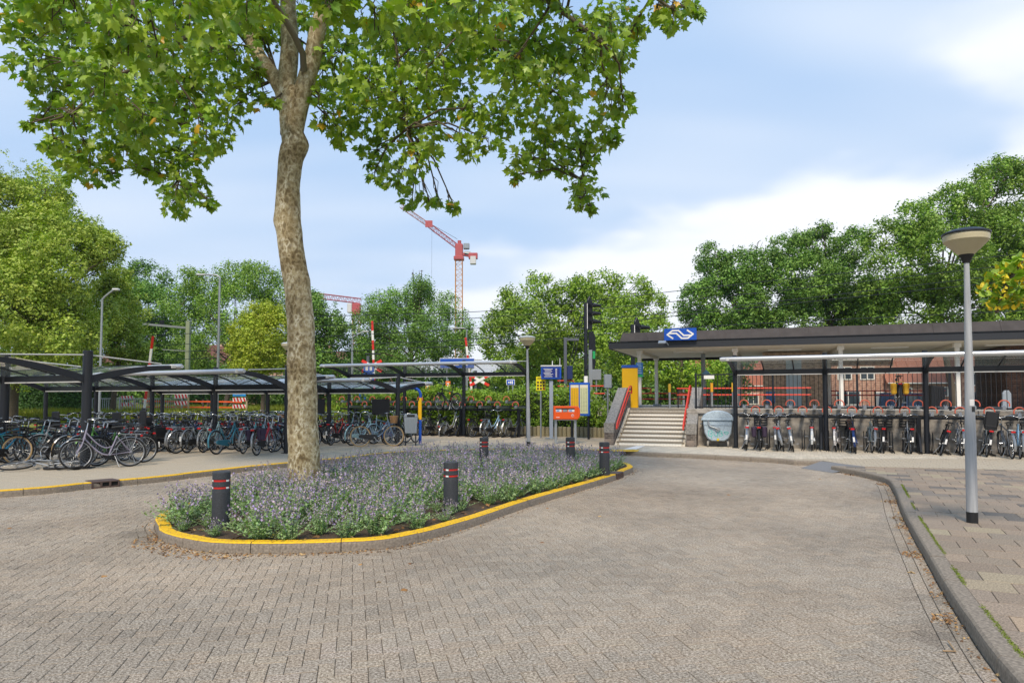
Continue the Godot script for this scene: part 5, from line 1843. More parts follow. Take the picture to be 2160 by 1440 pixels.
func bicycle(label: String, pos: Vector3, heading: Vector3, lean: float, style: String, paint: String, extras: Array, group: String, pitch := 0.0, tyre := "rubber", case_ := "") -> Node3D:
	var o := thing("bicycle", label, "bicycle", pos, 0.0, group)
	o.basis = Basis(Vector3.UP, turn_of(heading)) * Basis(Vector3.BACK, pitch) * Basis(Vector3.RIGHT, lean)
	var pm := mat("bike_" + paint, paint, 0.3, 0.15)
	for k in 2:
		var w := part("wheel", bike_mesh("tyre"), mats[tyre], o)
		w.position = RA if k == 0 else FA
		w.rotation.z = rng.randf() * TAU
		part("rim", bike_mesh("rim"), mats.alloy, w)
		part("spokes", bike_mesh("spokes"), mats.chrome, w)
	part("frame", bike_mesh("frame_" + style), pm, o)
	part("fork", bike_mesh("fork"), pm, o)
	part("handlebar", bike_mesh("handlebar_flat" if extras.has("flat") else "handlebar"), mats.chrome, o)
	part("grip", bike_mesh("grip_left"), mats.black_plastic, o)
	part("grip", bike_mesh("grip_right"), mats.black_plastic, o)
	part("saddle", bike_mesh("saddle"), mat("saddle_brown", "5a4030", 0.5) if extras.has("brown") else mats.black_plastic, o)
	var gm: Material = pm if extras.has("painted") else mats.alloy if extras.has("silver") else mats.black_plastic
	part("mudguard", bike_mesh("rear_mudguard"), gm, o)
	part("mudguard", bike_mesh("front_mudguard"), gm, o)
	if not extras.has("bare"):
		part("luggage_rack", bike_mesh("luggage_rack"), mats.alloy if extras.has("silver") else mats.black_plastic, o)
		part("rear_light", bike_mesh("rear_light"), mats.red_reflector, o)
	part("chain_case", bike_mesh("chain_case"), pm if extras.has("painted") else mats.black_plastic, o)
	part("crank", bike_mesh("crank"), mats.alloy, o)
	part("headlight", bike_mesh("headlight"), mats.chrome if extras.has("silver") else mats.black_plastic, o)
	part("kickstand", bike_mesh("kickstand"), mats.alloy, o)
	if extras.has("strip"): part("reflector_strip", bike_mesh("reflector_strip"), mats.white_plastic, o)
	if extras.has("basket"): part("basket", bike_mesh("basket"), mat("wicker", "9a7650", 0.85), o)
	if extras.has("crate"): part("crate", bike_mesh("crate"), mats.black_plastic, o)
	if extras.has("wood"): part("crate", bike_mesh("crate"), mat("crate_wood", "8a6040", 0.8), o)
	if extras.has("panniers"): part("panniers", bike_mesh("panniers"), mats.black_plastic, o)
	if extras.has("purple"): part("panniers", bike_mesh("panniers"), mat("purple_cloth", "34263c", 0.8), o)
	if extras.has("yellow"): part("panniers", bike_mesh("panniers"), mat("yellow_cloth", "d8a428", 0.8), o)
	if extras.has("seat"): part("child_seat", bike_mesh("child_seat"), mats.black_plastic, o)
	if extras.has("battery"): part("battery", bike_mesh("battery"), mats.black_plastic, o)
	return o
const ORD := ["first", "second", "third", "fourth", "fifth", "sixth", "seventh", "eighth", "ninth", "tenth", "eleventh", "twelfth", "thirteenth", "fourteenth", "fifteenth", "sixteenth", "seventeenth", "eighteenth", "nineteenth", "twentieth", "twenty-first", "twenty-second", "twenty-third", "twenty-fourth", "twenty-fifth", "twenty-sixth"]
func bike_row(start: Vector3, step: Vector3, heading: Vector3, n: int, where: String, group: String, skip := []) -> void:
	var kinds := [["black", "1c1c1f"], ["black", "18191b"], ["silver-grey", "9a9da0"], ["black", "202124"], ["dark blue", "26385c"], ["dark green", "24402e"], ["grey", "5c6064"], ["pale blue", "8fb0c0"], ["black", "1a1a1c"], ["white", "c8ccce"], ["dark red", "6a2026"], ["teal", "3c8088"]]
	for k in n:
		var c: Array = kinds[rng.randi() % kinds.size()]
		var style: String = ["step", "step", "diamond", "step", "diamond"][rng.randi() % 5]
		var ex := []
		var what := ""
		if rng.randf() < 0.6: ex.append("silver")
		if rng.randf() < 0.25: ex.append("painted")
		var e := rng.randf()
		if e < 0.10:
			ex.append("crate")
			what = " with front crate"
		elif e < 0.15:
			ex.append("basket")
			what = " with wicker basket"
		elif e < 0.24:
			ex.append("panniers")
			what = " with panniers"
		elif e < 0.29:
			ex.append("seat")
			what = " with child seat"
		if rng.randf() < 0.3: ex.append("flat")
		if rng.randf() < 0.3: ex.append("strip")
		var h := heading.rotated(Vector3.UP, jit(0.14))
		if skip.has(k): continue
		bicycle("%s bicycle%s, %s from right %s" % [c[0], what, ORD[k], where], start + step * k + heading * jit(0.16), h, jit(0.12), style, c[1], ex, group, 0.0)
func bicycles() -> void:
	var gA := "bicycles parked under the left shelters"
	var gE := "bicycles parked at the concrete wall racks"
	var gD := "bicycles parked under the glass shelter by the hedge"
	# single ones that stand out
	var tan_ := mat("tan_tyre", "b09468", 0.7)
	var W := func(px0, py0, px1, py1) -> Array:
		var p := gp(px0, py0, PV)
		var q := gp(px1, py1, PV)
		return [(p + q) * 0.5, (q - p).normalized()]
	var q: Array = W.call(258, 985, 180, 990)
	bicycle("silver-lilac step-through bicycle leaning on the thick post of the nearest shelter", q[0], q[1], 0.13, "step", "8f8a9c", ["silver"], gA)
	q = W.call(242, 974, 205, 978)
	bicycle("green bicycle just behind the lilac one at the thick post", q[0], q[1], 0.05, "step", "5a9040", ["painted"], gA)
	q = W.call(-30, 985, 50, 976)
	bicycle("bright blue bicycle cut off by the left edge", q[0], q[1], -0.06, "diamond", "3aa0c8", ["flat"], gA)
	q = W.call(122, 978, 52, 979)
	bicycle("black bicycle with brown-walled tyre beside the blue one", q[0], q[1], 0.04, "step", "1b1b1d", ["crate"], gA, 0.0, "tan_tyre")
	var fl := gp(80, 994, PV)
	var f := bicycle("silver bicycle lying on its side on the left pavement", fl + Vector3.UP * 0.05, Vector3(-0.97, 0, 0.25), 1.42, "diamond", "a2a5a8", ["bare", "silver"], gA)
	q = W.call(535, 962, 578, 953)
	bicycle("red electric bicycle with silver mudguards at the right end under the middle shelter", q[0], q[1], -0.05, "electric", "b01a28", ["silver", "purple", "battery"], gA)
	q = W.call(453, 959, 508, 952)
	bicycle("teal bicycle left of the red electric one", q[0], q[1], -0.08, "step", "3c7c90", ["painted"], gA, 0.0, "rubber")
	q = W.call(642 - 520 + 386, 958, 545, 950)
	bicycle("light teal bicycle between the red and the dark teal ones", q[0], q[1], 0.02, "step", "62a8b0", ["silver"], gA)
	q = W.call(390, 956, 440, 949)
	bicycle("silver bicycle with luggage rack under the middle left shelter", q[0], q[1], 0.03, "step", "a6aeb0", ["silver", "strip"], gA)
	q = W.call(425, 955, 470, 948)
	bicycle("pale mint bicycle between the silver and teal ones", q[0], q[1], -0.03, "step", "a8c8c4", ["silver"], gA)
	q = W.call(356, 955, 402, 948)
	bicycle("black bicycle with silver mudguards left of the silver one", q[0], q[1], 0.03, "diamond", "202022", ["silver"], gA)
	q = W.call(312, 950, 362, 944)
	bicycle("black bicycle with panniers leaning beside the lilac one's far side", q[0], q[1], 0.05, "step", "1c1c1e", ["panniers"], gA)
	q = W.call(772, 942, 817, 941)
	bicycle("grey-blue bicycle with cream tyres and wicker basket beside the far shelter post", q[0], q[1], -0.04, "step", "7288a0", ["basket"], gA, 0.0, "tan_tyre")
	q = W.call(742, 940, 785, 936)
	bicycle("pale blue bicycle with matching chain case behind the wicker basket one", q[0], q[1], 0.03, "step", "a6ccd2", ["painted"], gA)
	q = W.call(806, 937, 846, 930)
	bicycle("bright blue bicycle half hidden behind the far shelter post", q[0], q[1], 0.03, "step", "2a5cb0", ["painted"], gA)
	q = W.call(692, 940, 730, 934)
	bicycle("white and red bicycle just right of the plane trunk", q[0], q[1], 0.02, "diamond", "c03a30", ["strip", "brown"], gA)
	# rows
	var A := gp(178, 987, PV)
	var Bp := gp(603, 956, PV)
	var C := gp(838, 940, PV)
	bike_row(A - AX * 2.9 - PE * 0.7, -AX * 0.5, PE, 4, "near row, nearest shelter", gA)
	bike_row(A - AX * 0.1 + PE * 1.0, -AX * 0.48, -PE, 13, "far row, nearest shelter", gA)
	bike_row(Bp - AX * 2.4 - PE * 1.0, -AX * 0.43, PE, 17, "near row, middle left shelter", gA, [0, 2])
	bike_row(Bp - AX * 0.4 + PE * 0.9, -AX * 0.42, -PE, 25, "far row, middle left shelter", gA)
	bike_row(C - AX * 1.9 - PE * 0.95, -AX * 0.43, PE, 18, "near row, farthest left shelter", gA, [0, 1])
	bike_row(C - AX * 0.3 + PE * 0.9, -AX * 0.42, -PE, 22, "far row, farthest left shelter", gA)
	# under the glass shelter by the hedge
	var D := PS.rotated(Vector3.UP, 0.0)
	for e in [[885, 918, "black bicycle leftmost in the rack before the hedge", "diamond", "1d1d20", [], 0.0], [905, 919, "dark grey bicycle second from left in the rack before the hedge", "step", "45484c", ["silver"], 0.0], [948, 920, "silver bicycle with its front wheel lifted onto the rack before the hedge", "step", "b4b8ba", ["silver"], 0.33], [1004, 922, "black bicycle with red box left of the light blue one", "step", "1c1c1e", ["crate", "painted"], 0.0], [1032, 924, "light blue bicycle before the hedge with silver handlebar", "step", "9fc0dc", ["silver"], 0.0], [1078, 922, "silver-grey bicycle at the right end of the rack before the hedge", "step", "8e9296", ["silver", "strip"], 0.0]]:
		var p := gp(e[0], e[1], PV)
		bicycle(e[2], p + PS * 0.45, (PS + AS * 0.25).normalized(), jit(0.06), e[3], e[4], e[5], gD, e[6])
	var up := bicycle("old black bicycle standing on the upper tier before the hedge", at(945, 864, 28.2) , (AS * -0.9 + PS * 0.4).normalized(), 0.0, "diamond", "24262a", ["bare"], gD)
	# at the concrete wall, seen from behind
	var a := deg_to_rad(25.0)
	var pe := Vector3(sin(a), 0, -cos(a))
	var n := 0
	var list := [[1571, 950, 0.06, "white bicycle with red rear light, leftmost at the concrete wall", "diamond", "c8ccd0", ["strip", "silver"]], [1602, 951, -0.02, "dark bicycle with two purple panniers, second at the wall", "step", "303438", ["purple", "crate"]], [1641, 951, -0.05, "white bicycle leaning left, third at the wall", "step", "d0d4d8", ["strip", "silver"]], [1652, 952, -0.24, "grey bicycle leaning hard right against its neighbour", "step", "7c8288", ["silver"]], [1672, 953, -0.18, "silver bicycle leaning left, fifth at the wall", "diamond", "a2a6aa", ["strip", "silver"]], [1713, 951, 0.01, "white bicycle with wide white mudguard left of the second shelter post", "diamond", "d4d8da", ["strip", "painted", "flat"]], [1768, 953, -0.05, "white and red bicycle right of the second shelter post", "diamond", "c8c4c4", ["strip", "painted"]], [1792, 954, 0.0, "black bicycle with brown saddle and front carrier", "diamond", "1c1c1e", ["brown", "crate"]], [1808, 957, -0.1, "dark blue bicycle with red rear light beside the brown saddle one", "step", "20366c", ["strip", "painted"]], [1836, 955, 0.12, "light grey-green bicycle leaning right in the middle of the wall rack", "diamond", "94a4a4", ["silver", "flat"]], [1869, 956, 0.03, "black bicycle with front crate and red rear light at the wall", "step", "1d1d1f", ["crate", "strip"]], [1922, 957, 0.02, "white and black bicycle with basket left of the third shelter post", "step", "b8bcc0", ["strip", "crate"]], [1988, 961, 0.28, "black bicycle leaning far right beyond the third shelter post", "step", "232428", ["strip"]], [2030, 961, 0.06, "silver bicycle partly behind the near lamp post", "diamond", "9c9ea2", ["silver", "strip"]], [2086, 964, 0.14, "grey bicycle with black bag right of the near lamp post", "step", "8a8c88", ["seat", "strip"]], [2135, 968, -0.02, "dark grey bicycle second from the right edge at the wall", "diamond", "4c5158", ["silver"]], [2158, 968, 0.1, "light blue bicycle at the right edge at the wall", "step", "8ab0cc", ["silver"]]]
	for e in list:
		var p := gp(e[0], e[1], PV)
		bicycle(e[3], p + pe * 0.56, pe.rotated(Vector3.UP, jit(0.1)), e[2], e[4], e[5], e[6], gE)
	bicycle("bicycle with yellow panniers standing on the upper tier of the wall rack", at(1896, 862, 20.0), pe, 0.0, "step", "2a2c30", ["yellow"], gE)
# ---------------------------------------------------------------- street furniture
func furniture() -> void:
	var b: B
	# bollards: [x, y of the top, foot y]
	var gB := "dark plastic bollards on the island"
	var bl := [[467, 993, "leftmost dark bollard with two red bands at the front left of the island"], [951, 973, "dark bollard with two red bands in the middle of the front flower edge"], [1275, 932, "dark bollard at the right tip of the island"], [1021, 922, "distant dark bollard at the far left edge of the island"], [1203, 922, "distant dark bollard at the far right edge of the island"]]
	var bm := grainy("bollard", [[0, "2a2c30"], [0.5, "34373c"], [0.8, "3c4046"], [1, "686c70"]], 1.6, 0.05, 4, 0.7)
	for k in bl.size():
		var dist: float = 0.94 * F / (bl[k][1] - 838.0)
		var p := below(bl[k][0], bl[k][1], dist, 0.08)
		var t := thing("bollard", bl[k][2], "bollard", p, jit(0.3), gB)
		t.scale.y = 1.18
		b = B.new()
		b.lathe(Transform3D(), [Vector2(0.11, 0), Vector2(0.108, 0.40), Vector2(0.103, 0.44)], 20)
		b.lathe(Transform3D(), [Vector2(0.103, 0.44), Vector2(0.103, 0.465), Vector2(0.108, 0.466), Vector2(0.108, 0.515), Vector2(0.103, 0.516), Vector2(0.103, 0.54), Vector2(0.108, 0.541), Vector2(0.108, 0.61), Vector2(0.1, 0.618), Vector2(0, 0.622)], 20)
		part("post", b, bm, t)
		for y in [0.4405, 0.5165]:
			for m in 3:
				b = B.new()
				var n := 10
				for j in n:
					var a0 := TAU * (m + float(j) / n * (0.75 if m < 3 else 1.0)) / 3.0 + 2.2
					var a1 := TAU * (m + float(j + 1) / n * 0.75) / 3.0 + 2.2
					var d0 := Vector3(cos(a0), 0, -sin(a0)) * 0.1065
					var d1 := Vector3(cos(a1), 0, -sin(a1)) * 0.1065
					b.quad(d0 + Vector3.UP * y, d1 + Vector3.UP * y, d1 + Vector3.UP * (y + 0.019), d0 + Vector3.UP * (y + 0.019))
				part("red_band", b, mat("reflective_red", "b8241c", 0.35), t)
				b = B.new()
				for j in 3:
					var a0 := TAU * (m + 0.76 + j * 0.07) / 3.0 + 2.2
					var a1 := TAU * (m + 0.76 + (j + 1) * 0.07) / 3.0 + 2.2
					var d0 := Vector3(cos(a0), 0, -sin(a0)) * 0.1065
					var d1 := Vector3(cos(a1), 0, -sin(a1)) * 0.1065
					b.quad(d0 + Vector3.UP * y, d1 + Vector3.UP * y, d1 + Vector3.UP * (y + 0.019), d0 + Vector3.UP * (y + 0.019))
				part("white_band", b, mats.white_plastic, t)
	# cone-headed street lamps
	cone_lamp("near grey street lamp with cone-shaped opal head on the right pavement", gp(2052, 1102, PV), 3.74, -0.008, true)
	cone_lamp("grey street lamp with cone-shaped opal head beside the glass shelter", gp(1115, 940, PV), 3.6, 0.012, false)
	cone_lamp("street lamp with opal head half hidden behind the plane trunk", below(604, 900, 30, 0.1), 3.95, 0.0, false)
	# tall lamps with curved arms along the road behind
	tall_lamp("tall grey lamp post with curved arm left of the plane tree", 463, 580, 40, -1.25, 0.42)
	tall_lamp("slim grey lamp post with slanted arm before the rounded linden", 215, 622, 31, 0.7, 0.1)
	tall_lamp("slim lamp post with arm right of the plane trunk before the trees", 743, 706, 52, 1.15, 0.12)
	tall_lamp("lamp post with short arm beside the right barrier boom", 984, 692, 58, -1.2, 0.3)
	tall_lamp("small lamp post with arm just right of the right barrier boom", 992, 759, 70, 1.1, 0.3)
	tall_lamp("thin white lamp post beyond the platform under the canopy", 1442, 810, 60, -0.5, 0.3)
	# litter bin
	var t := thing("litter_bin", "grey litter bin with slanted top on two posts beside the far shelter", "litter bin", gp(866, 940, PV), 0.15)
	b = B.new()
	b.extrude([Vector2(-0.19, 0.42), Vector2(0.19, 0.42), Vector2(0.235, 0.98), Vector2(-0.235, 0.98)], Transform3D(Basis(), Vector3(0, 0, 0.18)), 0.36, 0.02)
	var body := part("body", b, mats.grey_paint, t)
	b = B.new()
	b.extrude([Vector2(-0.245, 0.97), Vector2(0.245, 0.97), Vector2(0.2, 1.07), Vector2(-0.2, 1.07)], Transform3D(Basis(), Vector3(0, 0, 0.19)), 0.38, 0.015)
	part("lid", b, mats.grey_paint, t)
	b = B.new()
	b.box(Transform3D(Basis(), Vector3(0, 1.02, 0.19)), Vector3(0.26, 0.07, 0.012))
	part("opening", b, mats.black_plastic, t)
	for k in 4:
		b = B.new()
		b.bx(Vector3(-0.12 + k * 0.08, 0.7, 0.185), Vector3(0.03, 0.4, 0.012), 0.003)
		part("rib", b, mats.galvanised, body)
	for s in [-1.0, 1.0]:
		b = B.new()
		b.tube([Vector3(s * 0.17, 0, 0), Vector3(s * 0.17, 0.45, 0)], 0.02, 8)
		part("leg", b, mats.dark_steel, t)
	# blue and yellow hooked pole
	t = thing("hooked_pole", "blue and yellow hooked pole for guiding cyclists beside the litter bin", "pole", gp(886, 936, PV))
	b = B.new()
	b.tube([Vector3(0, 0, 0), Vector3(0, 0.85, 0)], 0.05, 10)
	part("foot", b, mats.blue_paint, t)
	b = B.new()
	b.tube([Vector3(0, 0.85, 0), Vector3(0, 1.62, 0)], 0.052, 10)
	b.bx(Vector3(-0.03, 1.2, 0), Vector3(0.09, 0.6, 0.09), 0.02)
	part("sleeve", b, mats.yellow_paint, t)
	b = B.new()
	b.tube(curve([Vector3(0, 1.62, 0), Vector3(0, 1.75, 0), Vector3(-0.08, 1.9, 0), Vector3(-0.25, 1.96, 0), Vector3(-0.34, 1.94, 0)], 0.05), 0.05, 10)
	part("hook", b, mats.blue_paint, t)
	# orange letter box
	t = thing("letter_box", "orange letter box with two slots on grey legs before the hedge", "letter box", gp(1193, 936.5, PV), -0.03)
	var om := mat("letter_orange", "f05a10", 0.35)
	b = B.new()
	b.extrude([Vector2(-0.42, 0.86), Vector2(0.42, 0.86), Vector2(0.42, 1.33), Vector2(-0.42, 1.33)], Transform3D(Basis(), Vector3(0, 0, 0.2)), 0.42, 0.03)
	b.extrude([Vector2(0.39, 0.87), Vector2(0.47, 0.91), Vector2(0.50, 1.0), Vector2(0.50, 1.2), Vector2(0.47, 1.28), Vector2(0.39, 1.32)], Transform3D(Basis(), Vector3(0, 0, 0.19)), 0.4, 0.02)
	var bd := part("body", b, om, t)
	b = B.new()
	b.bx(Vector3(-0.02, 1.235, 0.2), Vector3(0.66, 0.05, 0.012))
	part("slot", b, mats.black_plastic, bd)
	for s in [-1.0, 1.0]:
		b = B.new()
		b.bx(Vector3(-0.02 + s * 0.22, 1.17, 0.202), Vector3(0.2, 0.085, 0.012), 0.003)
		var lab := part("slot_label", b, mats.white_plastic, bd)
		b = B.new()
		b.bx(Vector3(-0.05 + s * 0.22, 1.17, 0.2095), Vector3(0.1, 0.05, 0.004))
		part("slot_print", b, mat("print_blue", "6c8cd0", 0.6), bd)
	b = B.new()
	b.bx(Vector3(-0.02, 1.17, 0.202), Vector3(0.16, 0.085, 0.012), 0.003)
	part("lock_plate", b, mats.galvanised, bd)
	b = B.new()
	var em := []
	for k in 13: em.append(Vector3(0.24 + cos(TAU * k / 12) * 0.045, 1.0 + sin(TAU * k / 12) * 0.045, 0.206))
	b.tube(em, 0.006, 4)
	b.tube([Vector3(0.22, 0.97, 0.206), Vector3(0.22, 1.03, 0.206), Vector3(0.26, 1.02, 0.206), Vector3(0.25, 0.99, 0.206)], 0.006, 4)
	b.bx(Vector3(-0.27, 0.94, 0.205), Vector3(0.12, 0.02, 0.006))
	part("emblem", b, mats.white_plastic, bd)
	for s in [-1.0, 1.0]:
		b = B.new()
		b.bx(Vector3(s * 0.34, 0.43, 0), Vector3(0.09, 0.86, 0.1), 0.008)
		part("leg", b, mats.galvanised, t)
	b = B.new()
	b.bx(Vector3(0, 0.85, 0), Vector3(0.78, 0.035, 0.3), 0.006)
	part("tray", b, mats.galvanised, t)
	# blue departure display on a grey column
	t = thing("departure_display", "blue electronic departure display on a tall grey column", "information display", gp(1163, 925, PV), -0.05)
	b = B.new()
	b.bx(Vector3(0, 1.15, 0), Vector3(0.15, 2.3, 0.15), 0.01)
	part("column", b, mat("column_grey", "a8b0bc", 0.4, 0.3), t)
	b = B.new()
	b.bx(Vector3(0, 0.015, 0), Vector3(0.5, 0.03, 0.4), 0.006)
	part("foot_plate", b, mats.galvanised, t)
	b = B.new()
	b.bx(Vector3(0, 2.6, 0), Vector3(0.8, 0.5, 0.36), 0.02)
	var hd := part("housing", b, mats.blue_paint, t)
	b = B.new()
	b.bx(Vector3(0, 2.87, 0), Vector3(0.84, 0.06, 0.42), 0.012)
	part("roof", b, mats.light_grey_paint, t)
	b = B.new()
	b.bx(Vector3(-0.01, 2.6, 0.182), Vector3(0.68, 0.38, 0.008))
	part("screen", b, mat("screen_blue", "0c2478", 0.15), hd)
	b = B.new()
	for k in 7:
		b.bx(Vector3(-0.13 + jit(0.03), 2.75 - k * 0.05, 0.1885), Vector3(0.3 + jit(0.07), 0.016, 0.003))
		b.bx(Vector3(0.2, 2.75 - k * 0.05, 0.1885), Vector3(0.06, 0.024, 0.003))
	part("text_lines", b, mats.white_plastic, hd)
	b = B.new()
	b.tube([Vector3(0.05, 2.9, 0), Vector3(0.05, 3.08, 0)], 0.018, 6)
	b.tube([Vector3(0.35, 2.2, -0.1), Vector3(0.35, 3.2, -0.1)], 0.012, 6)
	part("aerial", b, mats.white_plastic, t)
	# timetable board
	t = thing("timetable_board", "blue framed timetable board with yellow and pale posters before the hedge", "notice board", gp(1224, 926, PV), -0.42)
	for s in [-1.0, 1.0]:
		b = B.new()
		b.bx(Vector3(s * 0.34, 1.1, -0.02), Vector3(0.07, 2.2, 0.1), 0.008)
		part("post", b, mats.dark_steel, t)
	b = B.new()
	b.bx(Vector3(0, 1.56, 0.03), Vector3(0.82, 1.3, 0.12), 0.012)
	part("frame", b, mat("frame_blue", "1e5cc0", 0.4), t)
	for s in [-1.0, 1.0]:
		b = B.new()
		b.bx(Vector3(s * 0.19, 1.56, 0.092), Vector3(0.33, 1.12, 0.008))
		var po := part("poster", b, mat("poster_yellow", "f2b80c", 0.7) if s < 0 else mat("poster_pale", "d8d8a8", 0.7), t)
		b = B.new()
		for j in 18:
			for i in 3: b.bx(Vector3(s * 0.19 - 0.1 + i * 0.1, 1.95 - j * 0.05, 0.0972), Vector3(0.06 + jit(0.02), 0.016, 0.002))
		part("print", b, mat("print_brown", "b09038" if s < 0 else "98a080", 0.8) if s < 0 else mat("print_green", "98a080", 0.8), po)
		b = B.new()
		b.bx(Vector3(s * 0.19, 2.06, 0.0972), Vector3(0.33, 0.1, 0.003))
		part("heading", b, mat("poster_white", "e8e0c8", 0.7), po)
	# yellow notice sign with pictogram squares
	t = thing("notice_sign", "yellow notice sign with a grid of dark pictograms on a thin pole", "sign", gp(1141, 924, PV), 0.0)
	b = B.new()
	b.tube([Vector3(0, 0, 0), Vector3(0, 2.55, 0)], 0.035, 8)
	part("pole", b, mats.galvanised, t)
	b = B.new()
	b.bx(Vector3(0, 2.18, 0.045), Vector3(0.38, 0.56, 0.02), 0.01)
	var pl := part("plate", b, mat("notice_yellow", "f0e010", 0.45), t)
	for j in 3:
		for i in 3:
			b = B.new()
			b.bx(Vector3(-0.115 + i * 0.115, 2.23 - j * 0.125, 0.057), Vector3(0.075, 0.085, 0.004))
			part("pictogram", b, mat("pictogram_red", "c05030", 0.6) if i == 2 and j == 2 else mat("pictogram_dark", "3c3428", 0.6), pl)
	b = B.new()
	b.bx(Vector3(-0.02, 2.41, 0.057), Vector3(0.24, 0.02, 0.004))
	b.bx(Vector3(-0.02, 2.36, 0.057), Vector3(0.28, 0.02, 0.004))
	part("print", b, mats.pictogram_dark, pl)
	waste_container()
	# yellow machine and other platform things
	var pz := HP
	t = thing("ticket_machine", "tall yellow machine with blue top on the platform beside the steps", "machine", below(1330, 835, 27.5, pz), -0.25)
	b = B.new()
	b.bx(Vector3(0, 0.8, 0), Vector3(0.62, 1.6, 0.5), 0.015)
	part("body", b, mats.yellow_paint, t)
	b = B.new()
	b.extrude([Vector2(-0.27, 1.6), Vector2(0.27, 1.6), Vector2(0.27, 1.72), Vector2(-0.1, 1.72), Vector2(-0.27, 1.64)], Transform3D(Basis(Vector3.UP, PI / 2), Vector3(0.33, 0, 0)), 0.66, 0.01)
	part("top", b, mat("machine_blue", "204c98", 0.4), t)
	t = thing("track_sign", "small blue sign with green stripe hung on the first white column", "sign", at(1349, 780, 27.3), turn_of(CA))
	b = B.new()
	b.bx(Vector3(0, 0, 0), Vector3(0.28, 0.58, 0.05), 0.008)
	var q := part("plate", b, mat("track_blue", "245c94", 0.4), t)
	b = B.new()
	b.bx(Vector3(0, -0.24, 0.027), Vector3(0.27, 0.1, 0.006))
	part("green_stripe", b, mat("sign_green", "22a05a", 0.4), q)
	b = B.new()
	for k in 6: b.bx(Vector3(-0.01, 0.22 - k * 0.07, 0.027), Vector3(0.2 + jit(0.03), 0.018, 0.004))
	part("text_lines", b, mat("sign_text", "b8d4e8", 0.5), q)
	for e in [["grey validator pole with yellow top near the steps", 1413, 26.6, "c8a030"], ["grey validator pole with yellow top beside the bar fence", 1502, 25.2, "e0a020"], ["white validator pole with yellow band behind the glass shelter", 1547, 24.6, "e0b030"]]:
		t = thing("validator_pole", e[0], "pole", below(e[1], 850, e[2], pz))
		b = B.new()
		b.tube([Vector3.ZERO, Vector3(0, 0.62, 0)], 0.045, 8)
		part("column", b, mats.galvanised, t)
		b = B.new()
		b.tube([Vector3(0, 0.62, 0), Vector3(0, 0.95, 0)], 0.055, 8)
		part("head", b, mat("valid_" + e[3], e[3], 0.4), t)
	for e in [[1282, 804, 27.5, 0.3, 0.55, "grey electrical cabinet on a pole left of the yellow machine"], [1258, 790, 33, 0.45, 0.5, "grey cabinet with green edge on the post behind the hedge"]]:
		t = thing("cabinet", e[5], "cabinet", below(e[0], e[1], e[2], 0.1))
		var hh: float = at(e[0], e[1], e[2]).y - 0.1
		b = B.new()
		b.tube([Vector3.ZERO, Vector3(0, hh, 0)], 0.04, 8)
		part("pole", b, mats.galvanised, t)
		b = B.new()
		b.bx(Vector3(0, hh, 0), Vector3(e[3], e[4], 0.2), 0.012)
		part("box", b, mats.galvanised, t)
	t = thing("exit_sign_post", "tall grey post with small green and blue sign behind the hedge", "sign", below(1246, 860, 33, 0.1))
	b = B.new()
	var ph := at(1246, 738, 33).y - 0.1
	b.bx(Vector3(0, ph / 2, 0), Vector3(0.17, ph, 0.17), 0.01)
	part("post", b, mats.galvanised, t)
	b = B.new()
	b.bx(Vector3(0.16, ph - 0.25, 0), Vector3(0.12, 0.36, 0.3), 0.01)
	part("sign_box", b, mat("sign_green", "22a05a", 0.4), t)
	t = thing("gate_frame", "dark grey square frame post with blue board behind the departure display", "post", below(1193, 860, 32, 0.1))
	b = B.new()
	ph = at(1193, 712, 32).y - 0.1
	b.bx(Vector3(0, ph / 2, 0), Vector3(0.14, ph, 0.14), 0.01)
	b.bx(Vector3(0.32, ph - 0.08, -0.1), Vector3(0.66, 0.12, 0.12), 0.01)
	part("frame", b, mat("post_grey", "565a64", 0.5), t)
	b = B.new()
	b.bx(Vector3(0.2, at(1193, 790, 32).y, 0), Vector3(0.25, 0.62, 0.3), 0.01)
	part("board", b, mat("board_navy", "1c2c5c", 0.4), t)
	t = thing("diamond_sign", "small blue and white diamond sign on a dark column under the canopy", "sign", below(1484, 788, 31, HP))
	b = B.new()
	b.bx(Vector3(0, 1.2, 0), Vector3(0.16, 2.4, 0.16), 0.01)
	part("column", b, mats.grey_paint, t)
	b = B.new()
	b.box(Transform3D(Basis(Vector3.BACK, PI / 4), Vector3(0.1, at(1484, 788, 31).y - HP, 0.1)), Vector3(0.26, 0.26, 0.02))
	part("plate", b, mat("sky_sign", "78b0dc", 0.4), t)
	# standing covered things on the platform
	t = thing("platform_bin", "dark slatted bin on the platform behind the third shelter post", "litter bin", below(1975, 868, 24, HP))
	b = B.new()
	b.extrude([Vector2(-0.28, 0), Vector2(0.26, 0), Vector2(0.2, 0.8), Vector2(-0.2, 0.84)], Transform3D(Basis(), Vector3(0, 0, 0.2)), 0.4, 0.02)
	part("body", b, mats.black_plastic, t)
	for k in 5:
		b = B.new()
		b.bx(Vector3(-0.16 + k * 0.08, 0.4, 0.21), Vector3(0.02, 0.7, 0.012))
		part("slat", b, mats.dark_steel, t)
	t = thing("shelter_end", "grey curved panel standing on the platform before the brown building", "panel", below(2125, 868, 23, HP))
	b = B.new()
	b.extrude([Vector2(-0.14, 0), Vector2(0.18, 0), Vector2(0.18, 0.55), Vector2(0.1, 0.66), Vector2(-0.02, 0.66), Vector2(-0.1, 0.55)], Transform3D(), 0.1, 0.02)
	part("body", b, mats.grey_paint, t)
